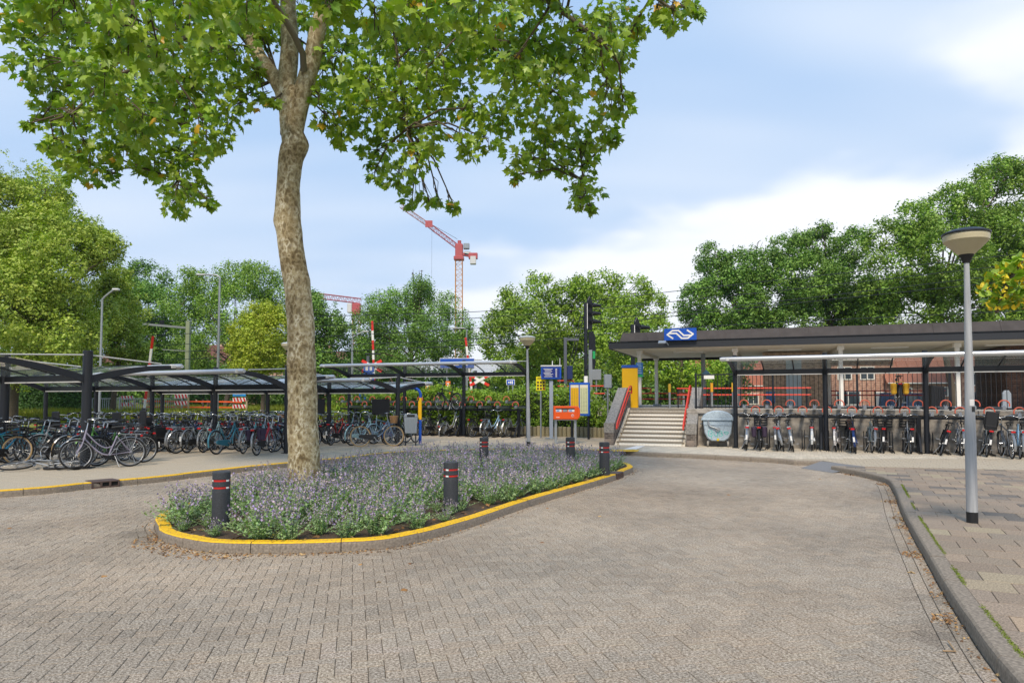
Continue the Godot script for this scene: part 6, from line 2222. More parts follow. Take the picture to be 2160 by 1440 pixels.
func cone_lamp(label: String, p: Vector3, h: float, lean: float, near: bool) -> void:
	var t := thing("street_lamp", label, "street lamp", p, 0.0, "cone-headed street lamps")
	t.rotation.z = lean
	var b := B.new()
	var n := 24 if near else 12
	b.lathe(Transform3D(), [Vector2(0.065, 0.0), Vector2(0.065, 1.1), Vector2(0.055, 1.6), Vector2(0.031, h - 0.3)], n)
	part("pole", b, grainy("lamp_pole", [[0, "8e9092"], [0.5, "a4a6a8"], [1, "b4b6b8"]], 0.7, 0.02, 4, 0.45), t)
	mats.lamp_pole.uv1_scale = Vector3(2.5, 0.12, 2.5)
	b = B.new()
	b.lathe(Transform3D(), [Vector2(0.067, 0.0), Vector2(0.067, 0.14)], n)
	part("base_band", b, mats.black_plastic, t)
	b = B.new()
	b.lathe(Transform3D(), [Vector2(0.042, h - 0.33), Vector2(0.05, h - 0.3), Vector2(0.09, h - 0.22)], n)
	part("socket", b, mats.black_plastic, t)
	b = B.new()
	b.lathe(Transform3D(), [Vector2(0.09, h - 0.22), Vector2(0.265, h - 0.04), Vector2(0.27, h + 0.02), Vector2(0.265, h + 0.05)], 32)
	var sh := mat("opal", "c8bc9a", 0.35)
	sh.backlight_enabled = true
	sh.backlight = Color("887c60")
	part("lamp_shade", b, sh, t)
	b = B.new()
	b.lathe(Transform3D(), [Vector2(0.265, h + 0.042), Vector2(0.283, h + 0.046), Vector2(0.283, h + 0.066), Vector2(0.19, h + 0.11), Vector2(0, h + 0.125)], 32)
	part("cap", b, mats.dark_steel if near else mats.light_grey_paint, t)
	if near:
		for e in [[1.52, 0.3, 0.085, "e8e4e0", 0.0], [1.44, 0.16, 0.07, "2c2c2c", 0.25], [1.28, -0.1, 0.04, "b8b4b0", 0.1]]:
			b = B.new()
			for j in 4:
				var a0: float = -PI / 2 + e[4] - e[1] - 0.3 + j * 0.25
				var a1: float = a0 + 0.25
				var r := 0.0588
				b.quad(Vector3(cos(a0) * r, e[0], -sin(a0) * r), Vector3(cos(a1) * r, e[0], -sin(a1) * r), Vector3(cos(a1) * r, e[0] + e[2], -sin(a1) * r), Vector3(cos(a0) * r, e[0] + e[2], -sin(a0) * r))
			part("sticker", b, mat("sticker_" + e[3], e[3], 0.6), t)
func tall_lamp(label: String, px: float, py: float, d: float, arm: float, rise: float) -> void:
	var p := below(px, py, d, 0.0)
	var h := at(px, py, d).y
	var t := thing("lamp_post", label, "lamp post", p, 0.0, "tall lamp posts with arms")
	var b := B.new()
	b.tube([Vector3.ZERO, Vector3(0, h * 0.5, 0), Vector3(0, h - 0.4, 0)], [0.0022 * d, 0.0019 * d, 0.0014 * d], 10)
	part("pole", b, mats.galvanised, t)
	b = B.new()
	if rise > 0.2: b.tube(curve([Vector3(0, h - 0.45, 0), Vector3(0, h - 0.15, 0), Vector3(arm * 0.2, h, 0), Vector3(arm * 0.7, h + 0.02, 0)], 0.1), 0.05, 8)
	else: b.tube(curve([Vector3(0, h - 0.45, 0), Vector3(0.02, h - 0.2, 0), Vector3(arm * 0.3, h, 0), Vector3(arm * 0.7, h + 0.22, 0)], 0.1), 0.05, 8)
	part("arm", b, mats.galvanised, t)
	b = B.new()
	var y := h + (0.02 if rise > 0.2 else 0.25)
	b.bx(Vector3(arm * 0.88, y, 0), Vector3(abs(arm) * 0.42, 0.1, 0.2), 0.03)
	part("lamp_head", b, mats.light_grey_paint, t)
func waste_container() -> void:
	var t := thing("waste_container", "grey-blue wheeled waste container with turquoise scrawl and domed lid", "waste container", gp(1513, 943, PV) + PS * 0.45, -0.3)
	var cm := grainy("container_paint", [[0, "84929e"], [0.4, "a2b2be"], [0.7, "b0bfca"], [1, "c6d2da"]], 0.9, 0.03, 4, 0.5)
	var b := B.new()
	b.extrude([Vector2(-0.2, 0.2), Vector2(0.2, 0.2), Vector2(0.33, 0.28), Vector2(0.42, 0.45), Vector2(0.47, 0.88), Vector2(-0.47, 0.88), Vector2(-0.42, 0.45), Vector2(-0.33, 0.28)], Transform3D(Basis(), Vector3(0, 0, 0.42)), 0.84, 0.03)
	var body := part("body", b, cm, t)
	b = B.new()
	var lid := [Vector2(-0.52, 0.88), Vector2(0.52, 0.88)]
	for k in 9:
		var a := PI * (k + 0.5) / 9.0
		lid.append(Vector2(cos(a) * 0.51, 0.9 + sin(a) * 0.3))
	b.extrude(lid, Transform3D(Basis(), Vector3(0, 0, 0.45)), 0.9, 0.03)
	part("lid", b, cm, t)
	b = B.new()
	b.bx(Vector3(0, 0.9, 0.455), Vector3(1.04, 0.05, 0.03), 0.01)
	b.bx(Vector3(0, 0.73, 0.43), Vector3(0.86, 0.03, 0.03), 0.008)
	part("rim", b, cm, t)
	b = B.new()
	b.tube(curve([Vector3(-0.3, 0.86, 0.46), Vector3(-0.26, 0.7, 0.47), Vector3(-0.05, 0.62, 0.48), Vector3(0.02, 0.58, 0.48)], 0.05), 0.03, 8)
	b.lathe(Transform3D(Basis(Vector3.RIGHT, PI / 2), Vector3(0.0, 0.58, 0.43)), [Vector2(0.075, 0), Vector2(0.07, 0.05), Vector2(0, 0.055)], 12)
	part("lever", b, mats.galvanised, t)
	for s in [-1.0, 1.0]:
		for z in [-1.0, 1.0]:
			b = B.new()
			b.lathe(Transform3D(Basis(Vector3.BACK, PI / 2) * Basis(), Vector3(s * 0.32 + 0.03, 0.1, z * 0.3)), [Vector2(0.0, 0), Vector2(0.095, 0.0), Vector2(0.1, 0.01), Vector2(0.1, 0.05), Vector2(0.095, 0.06), Vector2(0, 0.06)], 14)
			var w := part("wheel", b, mat("caster", "8c8880", 0.6), t)
			b = B.new()
			b.bar(Vector3(s * 0.32, 0.1, z * 0.3 + 0.05), Vector3(s * 0.28, 0.26, z * 0.3), 0.05, 0.03)
			part("fork", b, mats.galvanised, w)
	for s in [-1.0, 1.0]:
		b = B.new()
		b.tube([Vector3(s * 0.5, 0.75, 0.1), Vector3(s * 0.56, 0.75, 0.1), Vector3(s * 0.56, 0.75, -0.1), Vector3(s * 0.5, 0.75, -0.1)], 0.018, 6)
		part("trunnion", b, mats.galvanised, t)
	b = B.new()
	# scrawl: rounded letters B U B and a heart
	var strokes := [[[-0.28, 0.52], [-0.3, 0.38], [-0.2, 0.36], [-0.17, 0.41], [-0.24, 0.45], [-0.17, 0.48], [-0.2, 0.54], [-0.3, 0.53]], [[-0.12, 0.5], [-0.12, 0.4], [-0.06, 0.37], [-0.01, 0.4], [-0.01, 0.5]], [[0.05, 0.51], [0.04, 0.38], [0.13, 0.37], [0.15, 0.42], [0.08, 0.45], [0.14, 0.48], [0.11, 0.52], [0.03, 0.51]], [[0.27, 0.42], [0.2, 0.48], [0.23, 0.52], [0.27, 0.48], [0.31, 0.51], [0.33, 0.47], [0.27, 0.42]], [[-0.2, 0.36], [-0.2, 0.27]], [[-0.02, 0.37], [-0.03, 0.26]]]
	for s in strokes:
		var p := []
		for q in s: p.append(Vector3(q[0], q[1], 0.424))
		b = B.new()
		b.tube(curve(p, 0.03) if p.size() > 2 else p, 0.008, 4)
		part("scrawl_stroke", b, mat("scrawl", "46c8b8", 0.6), body)
	b = B.new()
	b.lathe(Transform3D(Basis(Vector3.RIGHT, PI / 2), Vector3(0, 0.25, 0.4)), [Vector2(0.045, 0), Vector2(0.045, 0.025), Vector2(0, 0.03)], 12)
	part("plug", b, mat("plug_yellow", "d8b820", 0.5), body)
# ---------------------------------------------------------------- railway and far things
func signal_mast(label: String, px: float, top: float, d: float, ladder: bool) -> void:
	var p := below(px, 850, d, 0.3)
	var k := d / F
	var h := at(px, top, d).y - 0.3
	var t := thing("railway_signal", label, "railway signal", p)
	var b := B.new()
	b.tube([Vector3(-0.1, 0, 0), Vector3(-0.1, h - 0.4, 0)], 0.11, 8)
	part("mast", b, mats.dark_steel, t)
	b = B.new()
	b.extrude([Vector2(-0.02, h - 2.0), Vector2(0.30, h - 2.0), Vector2(0.36, h - 1.7), Vector2(0.36, h - 0.35), Vector2(0.16, h), Vector2(0.02, h - 0.25)], Transform3D(Basis(Vector3.UP, 0.5), Vector3(0.02, 0, 0)), 0.12, 0.01)
	part("head", b, mats.black_steel, t)
	for j in 3:
		b = B.new()
		var y := h - 0.55 - j * 0.48
		b.lathe(Transform3D(Basis(Vector3.BACK, -PI / 2 - 0.08), Vector3(0.3, y, 0.05)), [Vector2(0.13, 0), Vector2(0.12, 0.12), Vector2(0.08, 0.5)], 10)
		part("hood", b, mats.black_steel, t)
	b = B.new()
	b.bx(Vector3(-0.01, h - 1.2, 0.05), Vector3(0.03, 1.5, 0.06))
	part("white_edge", b, mats.white_paint, t)
	if ladder:
		b = B.new()
		b.extrude([Vector2(0.12, h - 4.3), Vector2(0.48, h - 4.3), Vector2(0.55, h - 3.9), Vector2(0.55, h - 2.4), Vector2(0.4, h - 2.1), Vector2(0.12, h - 2.1)], Transform3D(Basis(Vector3.UP, 0.4), Vector3.ZERO), 0.1, 0.01)
		part("number_board", b, mats.black_steel, t)
		b = B.new()
		for s in [-0.08, 0.12]:
			b.bar(Vector3(-1.5 + s, h - 6.4, -0.2), Vector3(-0.25 + s, h - 0.9, -0.1), 0.04, 0.04)
		for j in 16:
			var u := j / 15.0
			var c := Vector3(-1.5, h - 6.4, -0.2).lerp(Vector3(-0.25, h - 0.9, -0.1), u)
			b.bar(c + Vector3(-0.08, 0, 0), c + Vector3(0.12, 0, 0), 0.02, 0.02)
		part("ladder", b, mats.dark_steel, t)
		b = B.new()
		b.bx(Vector3(-0.3, h - 5.9, 0), Vector3(2.0, 0.06, 0.5))
		b.bx(Vector3(0.1, h - 4.2, 0.1), Vector3(0.5, 0.3, 0.3), 0.02)
		part("platform", b, mats.dark_steel, t)
		b = B.new()
		b.tube([Vector3(-0.1, 1.6, 0), Vector3(-0.1, 2.7, 0)], 0.125, 8)
		part("white_sleeve", b, mats.white_paint, t)
func lattice(b: B, p: Vector3, q: Vector3, w: float, n: int, r: float, side: Vector3) -> void:
	# four chords with zigzag bracing between p and q
	var d := (q - p).normalized()
	var u := side.normalized()
	var v := d.cross(u)
	var cs := [u * w + v * w, u * w - v * w, -u * w - v * w, -u * w + v * w]
	for c in cs: b.tube([p + c, q + c], r, 4)
	for k in n:
		var a := p.lerp(q, float(k) / n)
		var e := p.lerp(q, float(k + 1) / n)
		for j in 4:
			var c: Vector3 = cs[j]
			var f: Vector3 = cs[(j + 1) % 4]
			b.tube([a + (c if k % 2 else f), e + (f if k % 2 else c)], r * 0.6, 3, false)
			b.tube([a + c, a + f], r * 0.6, 3, false)
func railway() -> void:
	var b: B
	signal_mast("tall black railway signal with ladder behind the timetable board", 1240, 624, 40, true)
	signal_mast("smaller black railway signal above the left end of the canopy", 1340, 668, 36, false)
	# raised barrier booms of the level crossing
	for e in [["raised red and white barrier boom right of the plane trunk", 785, 677, 788, 772, 48, 7], ["raised red and white barrier boom leaning before the pointed tree", 982, 712, 991, 790, 48, 6], ["raised red and white barrier boom at the edge of the rounded linden", 322, 709, 314, 775, 36, 5]]:
		var p := at(e[1], e[2], e[5])
		var q := at(e[3], e[4], e[5])
		var foot := q + (q - p) * (q.y - 1.0) / (p.y - q.y)
		var t := thing("barrier_boom", e[0], "barrier", Vector3(foot.x, 0, foot.z), 0.0, "raised booms of the level crossing")
		b = B.new()
		b.bx(Vector3(0, 0.5, 0), Vector3(0.5, 1.0, 0.5), 0.03)
		part("drive_box", b, mats.galvanised, t)
		var top := p - t.position
		var low := foot - t.position
		var n: int = int(p.distance_to(foot) / 0.62)
		for k in n:
			b = B.new()
			b.bar(low.lerp(top, float(k) / n), low.lerp(top, float(k + 1) / n), 0.0023 * e[5], 0.003 * e[5])
			part("band", b, mat("boom_red", "d02c20", 0.4) if (n - k) % 2 == 1 else mats.white_paint, t)
	for e in [["crossing mast with red-edged white cross and blue pictograms right of the plane trunk", 775, 772, 40, true], ["crossing mast with red and white diagonal cross under the glass shelter roof", 1003, 802, 42, false]]:
		var p := below(e[1], 850, e[3], 0.0)
		var y := at(e[1], e[2], e[3]).y
		var t := thing("crossing_sign", e[0], "sign", p)
		b = B.new()
		b.tube([Vector3.ZERO, Vector3(0, y + 0.6, 0)], 0.09, 8)
		part("mast", b, mat("post_grey", "565a64", 0.5), t)
		for s in [-1.0, 1.0]:
			b = B.new()
			b.box(Transform3D(Basis(Vector3.BACK, s * 0.5), Vector3(0.25, y, 0.12 + 0.02 * s)), Vector3(0.7, 0.16, 0.02))
			var arm := part("cross_arm", b, mats.white_paint, t)
			for r in [-1.0, 1.0]:
				b = B.new()
				b.box(Transform3D(Basis(Vector3.BACK, s * 0.5), Vector3(0.25, y, 0.12 + 0.02 * s)) * Transform3D(Basis(), Vector3(r * 0.5, 0, 0)), Vector3(0.32, 0.165, 0.022))
				part("red_end", b, mat("cross_red", "e03020", 0.4), arm)
		if e[4]:
			for j in 2:
				b = B.new()
				b.bx(Vector3(0.1, y - 0.12 - j * 0.55, 0.2), Vector3(0.62, 0.5, 0.03), 0.005)
				var pl := part("pictogram_plate", b, mats.blue_paint, t)
				b = B.new()
				for s in [-0.12, 0.12]:
					b.bx(Vector3(0.1 + s, y - 0.16 - j * 0.55, 0.218), Vector3(0.14, 0.22, 0.008), 0.003)
					b.ball(Vector3(0.1 + s, y + 0.02 - j * 0.55, 0.218), 0.05, 8)
				part("figures", b, mats.white_paint, pl)
			b = B.new()
			b.bx(Vector3(0.3, y + 0.72, 0), Vector3(0.9, 0.08, 0.12))
			part("bracket", b, mats.dark_steel, t)
		else:
			b = B.new()
			b.lathe(Transform3D(Basis(Vector3.RIGHT, PI / 2), Vector3(0.25, y - 0.6, 0)), [Vector2(0.2, 0), Vector2(0.2, 0.1), Vector2(0, 0.11)], 14)
			part("lamp", b, mats.black_steel, t)
	# blue boards
	for e in [["long blue road sign with pale rim above the glass shelter roof", 964, 766, 44, 2.2, 0.6], ["small blue sign with white pictograms above the hedge right of the glass shelter", 1077, 806, 40, 0.44, 0.27]]:
		var p := at(e[1], e[2], e[3])
		var t := thing("blue_sign", e[0], "sign", Vector3(p.x, 0, p.z))
		b = B.new()
		for s in [-0.3, 0.3]: b.tube([Vector3(e[4] * s, 0, -0.06), Vector3(e[4] * s, p.y, -0.06)], 0.05, 6)
		part("posts", b, mats.galvanised, t)
		b = B.new()
		b.bx(Vector3(0, p.y, 0), Vector3(e[4] + 0.06, e[5] + 0.06, 0.04), 0.01)
		part("rim", b, mats.white_paint, t)
		b = B.new()
		b.bx(Vector3(0, p.y, 0.025), Vector3(e[4], e[5], 0.02))
		var pl := part("plate", b, mats.blue_paint, t)
		b = B.new()
		if e[4] > 1:
			for k in 3: b.bx(Vector3(-0.6 + 0.55 * k, p.y - 0.1, 0.036), Vector3(0.36, 0.1, 0.005))
		else:
			for k in 3: b.bx(Vector3(-0.1 + 0.1 * k, p.y - 0.01, 0.037), Vector3(0.07, 0.1 + 0.04 * k, 0.005), 0.002)
		part("white_marks", b, mats.white_paint, pl)
	for e in [[0, 902, 822, 38, "left small orange banner on a pole behind the glass shelter"], [1, 945, 818, 38, "right orange banner with white writing on a pole behind the glass shelter"]]:
		var p := at(e[1], e[2], e[3])
		var t := thing("orange_banner", e[4], "banner", Vector3(p.x, 0, p.z))
		b = B.new()
		b.tube([Vector3(0, 0, 0), Vector3(0, p.y + 0.5, 0)], 0.03, 6)
		part("pole", b, mats.galvanised, t)
		b = B.new()
		b.bx(Vector3(0, p.y, 0.04), Vector3(0.26, 0.75, 0.02))
		var pl := part("cloth", b, mat("banner_orange", "f07818", 0.6), t)
		b = B.new()
		for k in 5: b.bx(Vector3(jit(0.02), p.y - 0.22 + 0.11 * k, 0.054), Vector3(0.12, 0.07, 0.006))
		part("writing", b, mats.white_paint, pl)
	var tp := thing("blue_post_pair", "pair of blue posts behind the farthest left shelter", "post", gp(764, 905, 0.0))
	for s in [-0.13, 0.13]:
		b = B.new()
		b.bx(Vector3(s, 1.0, 0), Vector3(0.12, 2.0, 0.12), 0.01)
		part("post", b, mats.blue_paint, tp)
	tp = thing("red_white_post", "leaning red and white post behind the farthest left shelter", "post", gp(741, 905, 0.0))
	tp.rotation.z = 0.08
	for k in 3:
		b = B.new()
		b.tube([Vector3(0, k * 0.6, 0), Vector3(0, k * 0.6 + 0.6, 0)], 0.06, 8)
		part("band", b, mat("boom_red", "d02c20", 0.4) if k != 1 else mats.white_paint, tp)
	# cranes
	var cr := thing("tower_crane", "tall red and yellow tower crane with raised jib rising above the trees", "crane", below(968, 840, 300, 0))
	var o := cr.position
	var r := 0.13
	var pt := at(968, 545, 300) - o
	b = B.new()
	lattice(b, Vector3.ZERO, pt, 1.5, 26, r, Vector3.RIGHT)
	part("mast", b, mat("crane_yellow", "d08a28", 0.5), cr)
	var ph := at(969, 515, 300) - o
	b = B.new()
	b.bx((pt + ph) * 0.5, Vector3(3.4, ph.y - pt.y, 3.2), 0.3)
	b.bx(pt, Vector3(4.4, 1.6, 4.2), 0.2)
	b.tube([ph, ph + Vector3(0, 1.6, 0)], 0.9, 6)
	part("slewing_head", b, mat("crane_red", "ac4a4a", 0.5), cr)
	b = B.new()
	b.bx(pt + Vector3(3.4, 5.2, 1), Vector3(2.6, 2.6, 2.4), 0.3)
	part("cab", b, mats.grey_paint, cr)
	var j0 := at(963, 519, 300) - o
	var j1 := at(905, 475, 300) - o
	var j2 := at(845, 434, 300) - o
	b = B.new()
	lattice(b, j0, j1, 0.9, 10, r, Vector3.BACK)
	part("jib", b, mat("crane_red", "ac4a4a", 0.5), cr)
	b = B.new()
	lattice(b, j1, j2, 0.8, 11, r * 0.9, Vector3.BACK)
	part("jib_tip", b, mat("crane_pale", "b89090", 0.5), cr)
	b = B.new()
	b.bx(j1 + Vector3(0, 0.4, 0.9), Vector3(3.2, 3.0, 0.3), 0.05)
	part("plate", b, mats.crane_red, cr)
	b = B.new()
	b.tube([j0 + Vector3(0.3, 3.2, 0), j1 + Vector3(0, 1.0, 0)], 0.08, 4)
	b.tube([j0 + Vector3(-9, 5, 0), j2 + Vector3(-0.4, 3.2, 0)], 0.04, 3)
	b.tube([j0 + Vector3(-11, 9, 0), j0 + Vector3(-11, -14, 0)], 0.04, 3)
	part("cables", b, mats.dark_steel, cr)
	b = B.new()
	b.bar(at(975, 536, 300) - o, at(1003, 541, 300) - o, 2.0, 1.2, 0.1)
	b.bx(at(998, 540, 300) - o, Vector3(4, 2.6, 2.4), 0.2)
	part("counter_jib", b, mats.crane_red, cr)
	b = B.new()
	b.bx(at(998, 549, 300) - o, Vector3(2.6, 3.6, 2.6), 0.2)
	b.bx(at(986, 535, 300) - o, Vector3(3.0, 1.8, 2.0), 0.2)
	part("ballast", b, mats.light_grey_paint, cr)
	var c2 := thing("tower_crane", "red top of a second lower crane just right of the plane trunk", "crane", below(751, 840, 300, 0))
	o = c2.position
	b = B.new()
	lattice(b, Vector3.ZERO, at(751, 660, 300) - o, 1.4, 16, r, Vector3.RIGHT)
	part("mast", b, mats.crane_yellow, c2)
	b = B.new()
	b.bx(at(752, 652, 300) - o, Vector3(3.6, 5, 3.2), 0.3)
	part("slewing_head", b, mats.crane_red, c2)
	b = B.new()
	lattice(b, at(760, 635, 300) - o, at(640, 620, 300) - o, 1.1, 16, r, Vector3.BACK)
	part("jib", b, mats.crane_red, c2)
	b = B.new()
	b.bx(at(738, 650, 300) - o, Vector3(2.2, 4.2, 2.2), 0.3)
	part("ballast", b, mats.light_grey_paint, c2)
	# catenary: mast with arm and contact wires over the tracks
	var cm := thing("catenary_mast", "pale green concrete catenary mast with arm left of the tall curved lamp", "mast", below(393, 850, 46, 0))
	o = cm.position
	b = B.new()
	b.bar(Vector3.ZERO, at(397, 677, 46) - o, 0.26, 0.26, 0.02)
	part("mast", b, mat("mast_green", "8c9678", 0.8), cm)
	b = B.new()
	b.bar(at(402, 692, 46) - o, at(300, 683, 46) - o, 0.1, 0.14)
	b.bar(at(395, 740, 46) - o, at(342, 737, 46) - o, 0.06, 0.06)
	part("arm", b, mats.galvanised, cm)
	b = B.new()
	for k in 3: b.bx(at(338 + k * 3, 680, 46) - o, Vector3(0.08, 0.3, 0.08))
	part("insulators", b, mats.dark_steel, cm)
	var n := 0
	for w in [[[640, 668], [1040, 655], [1460, 610], [2160, 535]], [[640, 690], [1040, 668], [1460, 632], [2160, 556]], [[640, 712], [1040, 690], [1460, 655], [2160, 575]], [[640, 730], [1040, 712], [1460, 662], [2160, 590]], [[640, 745], [1040, 725], [1460, 690], [2160, 655]]]:
		var t := thing("catenary_wire", ORD[n] + " overhead wire from the top where they cross the right trees", "wire", Vector3.ZERO, 0.0, "overhead wires of the railway")
		b = B.new()
		var p := []
		for q in w: p.append(at(q[0], q[1], 43.0 - (q[0] - 640) * 0.004))
		p.push_front(p[0] + (p[0] - p[1]) * 2.2)
		b.tube(curve(p, 2.0), 0.018, 4)
		n += 1
		part("wire", b, mats.dark_steel, t)
	# galvanised pedestrian fence and road works behind the left shelters
	var fe := thing("pedestrian_fence", "grey metal pedestrian fence behind the left shelters", "fence", below(185, 860, 43, 0))
	var fb := B.new()
	fb.bx(Vector3(0, 1.2, 0), Vector3(0.03, 0.9, 0.03))
	var fm := fb.mesh()
	for k in 46: part("bar", fm, mats.galvanised, fe).position = Vector3(k * 0.13, 0, 0)
	for y in [0.75, 1.68]:
		b = B.new()
		b.bx(Vector3(2.95, y, 0), Vector3(6.0, 0.05, 0.05))
		part("rail", b, mats.galvanised, fe)
	for k in 4:
		b = B.new()
		b.bx(Vector3(k * 1.97, 0.9, 0.0), Vector3(0.08, 1.75, 0.08))
		part("post", b, mats.galvanised, fe)
	for e in [[267, 846, 44, "red and white striped barrier behind the pedestrian fence", false], [381, 843, 42, "red and white striped barrier on a wooden post left of the blue board", false], [504, 850, 42, "red and white striped barrier under the small blue board", true]]:
		var p := at(e[0], e[1], e[2])
		var t := thing("road_barrier", e[3], "road barrier", Vector3(p.x, 0, p.z), 0.0, "striped road works barriers")
		b = B.new()
		b.bx(Vector3(0.45, p.y * 0.55, -0.03), Vector3(0.09, p.y * 1.1, 0.06))
		b.bx(Vector3(-0.3, p.y * 0.4, -0.03), Vector3(0.07, p.y * 0.8, 0.06))
		part("posts", b, mat("post_wood", "b0a07c", 0.8), t)
		for row in 2:
			var y: float = p.y + 0.22 - row * 0.42
			b = B.new()
			b.bx(Vector3(0, y, 0), Vector3(0.8, 0.24, 0.03))
			var bd := part("board", b, mats.white_paint, t)
			for k in 4:
				b = B.new()
				var x := -0.36 + k * 0.2
				b.quad(Vector3(x + 0.06, y - 0.118, 0.0175), Vector3(x + 0.16, y - 0.118, 0.0175), Vector3(x + 0.08, y + 0.118, 0.0175), Vector3(x - 0.02, y + 0.118, 0.0175))
				part("red_stripe", b, mat("stripe_red", "d01c24", 0.4), bd)
		if e[4]:
			b = B.new()
			b.bx(Vector3(0, p.y + 0.55, 0), Vector3(0.8, 0.26, 0.03))
			var bd := part("blue_board", b, mat("board_cyan", "2a90d8", 0.4), t)
			var tm := TextMesh.new()
			tm.text = "NACHT"
			tm.font = SystemFont.new()
			tm.font.font_names = PackedStringArray(["Droid Sans"])
			tm.font_size = 16
			tm.pixel_size = 0.008
			tm.depth = 0.006
			var tx := part("lettering", tm, mats.white_paint, bd)
			tx.position = Vector3(-0.08, p.y + 0.56, 0.02)
	var tape := thing("orange_tape", "orange safety tape strung between posts behind the left shelters", "tape", Vector3.ZERO)
	for y in [846, 858]:
		b = B.new()
		b.bar(at(300, y, 45), at(470, y + 1, 44), 0.01, 0.09)
		b.bar(at(470, y + 1, 44), at(510, y + 2, 44), 0.01, 0.09)
		part("tape", b, mat("tape_orange", "f0602c", 0.6), tape)
	for px in [325, 428, 438]:
		b = B.new()
		var p := at(px, 842, 45.3)
		b.bx(Vector3(p.x, p.y / 2, p.z), Vector3(0.1, p.y, 0.1))
		part("post", b, mat("post_brown", "5c4c40", 0.8), tape)
func house(label: String, px0: float, px1: float, d: float, eave: float, ridge: float, brick: String, roofc: String, wins: Array, turn := 0.0) -> void:
	var p := below((px0 + px1) / 2, 850, d, 0)
	var w := (px1 - px0) * d / F
	var t := thing("brick_house", label, "house", p, turn)
	var b := B.new()
	b.bx(Vector3(0, eave / 2, -3.5), Vector3(w, eave, 7))
	part("wall", b, mats[brick], t)
	b = B.new()
	b.extrude([Vector2(0.35, eave - 0.05), Vector2(0.35, eave + 0.1), Vector2(-3.5, ridge), Vector2(-7.35, eave + 0.1), Vector2(-7.35, eave - 0.05)], Transform3D(Basis(Vector3.UP, -PI / 2), Vector3(-w / 2 - 0.1, 0, 0)), w + 0.2)
	var rf := part("roof", b, grainy("roof_" + roofc, [[0, Color(roofc).darkened(0.25)], [0.5, roofc], [1, Color(roofc).lightened(0.15)]], 0.5, 0.05, 3, 0.85), t)
	for k in int(w / 0.9):
		b = B.new()
		b.bar(Vector3(-w / 2 + 0.45 + k * 0.9, eave + 0.14, 0.33), Vector3(-w / 2 + 0.45 + k * 0.9, ridge + 0.03, -3.5), 0.08, 0.06)
		part("tile_row", b, mats["roof_" + roofc], rf)
	b = B.new()
	b.bx(Vector3(-w * 0.3, ridge + 0.2, -3.5), Vector3(0.6, 1.4, 0.6), 0.02)
	part("chimney", b, mats[brick], rf)
	b = B.new()
	b.bx(Vector3(0, eave - 0.02, 0.42), Vector3(w, 0.12, 0.14), 0.02)
	part("gutter", b, mats.white_paint, rf)
	for e in wins:
		b = B.new()
		b.bx(Vector3(e[0] * w, e[1], 0.02), Vector3(e[2], e[3], 0.1))
		var f := part("door" if e[3] > 1.8 else "window", b, mats.white_paint, t)
		if e[3] > 1.8:
			b = B.new()
			b.bx(Vector3(e[0] * w, e[1], 0.08), Vector3(e[2] - 0.2, e[3] - 0.2, 0.04))
			part("leaf", b, mat("door_grey", "8c949c", 0.5), f)
		else:
			for s in [-0.25, 0.25]:
				b = B.new()
				b.bx(Vector3(e[0] * w + s * (e[2] - 0.1), e[1], 0.075), Vector3((e[2] - 0.3) / 2, e[3] - 0.2, 0.012))
				part("pane", b, mat("far_pane", "39444c", 0.08), f)
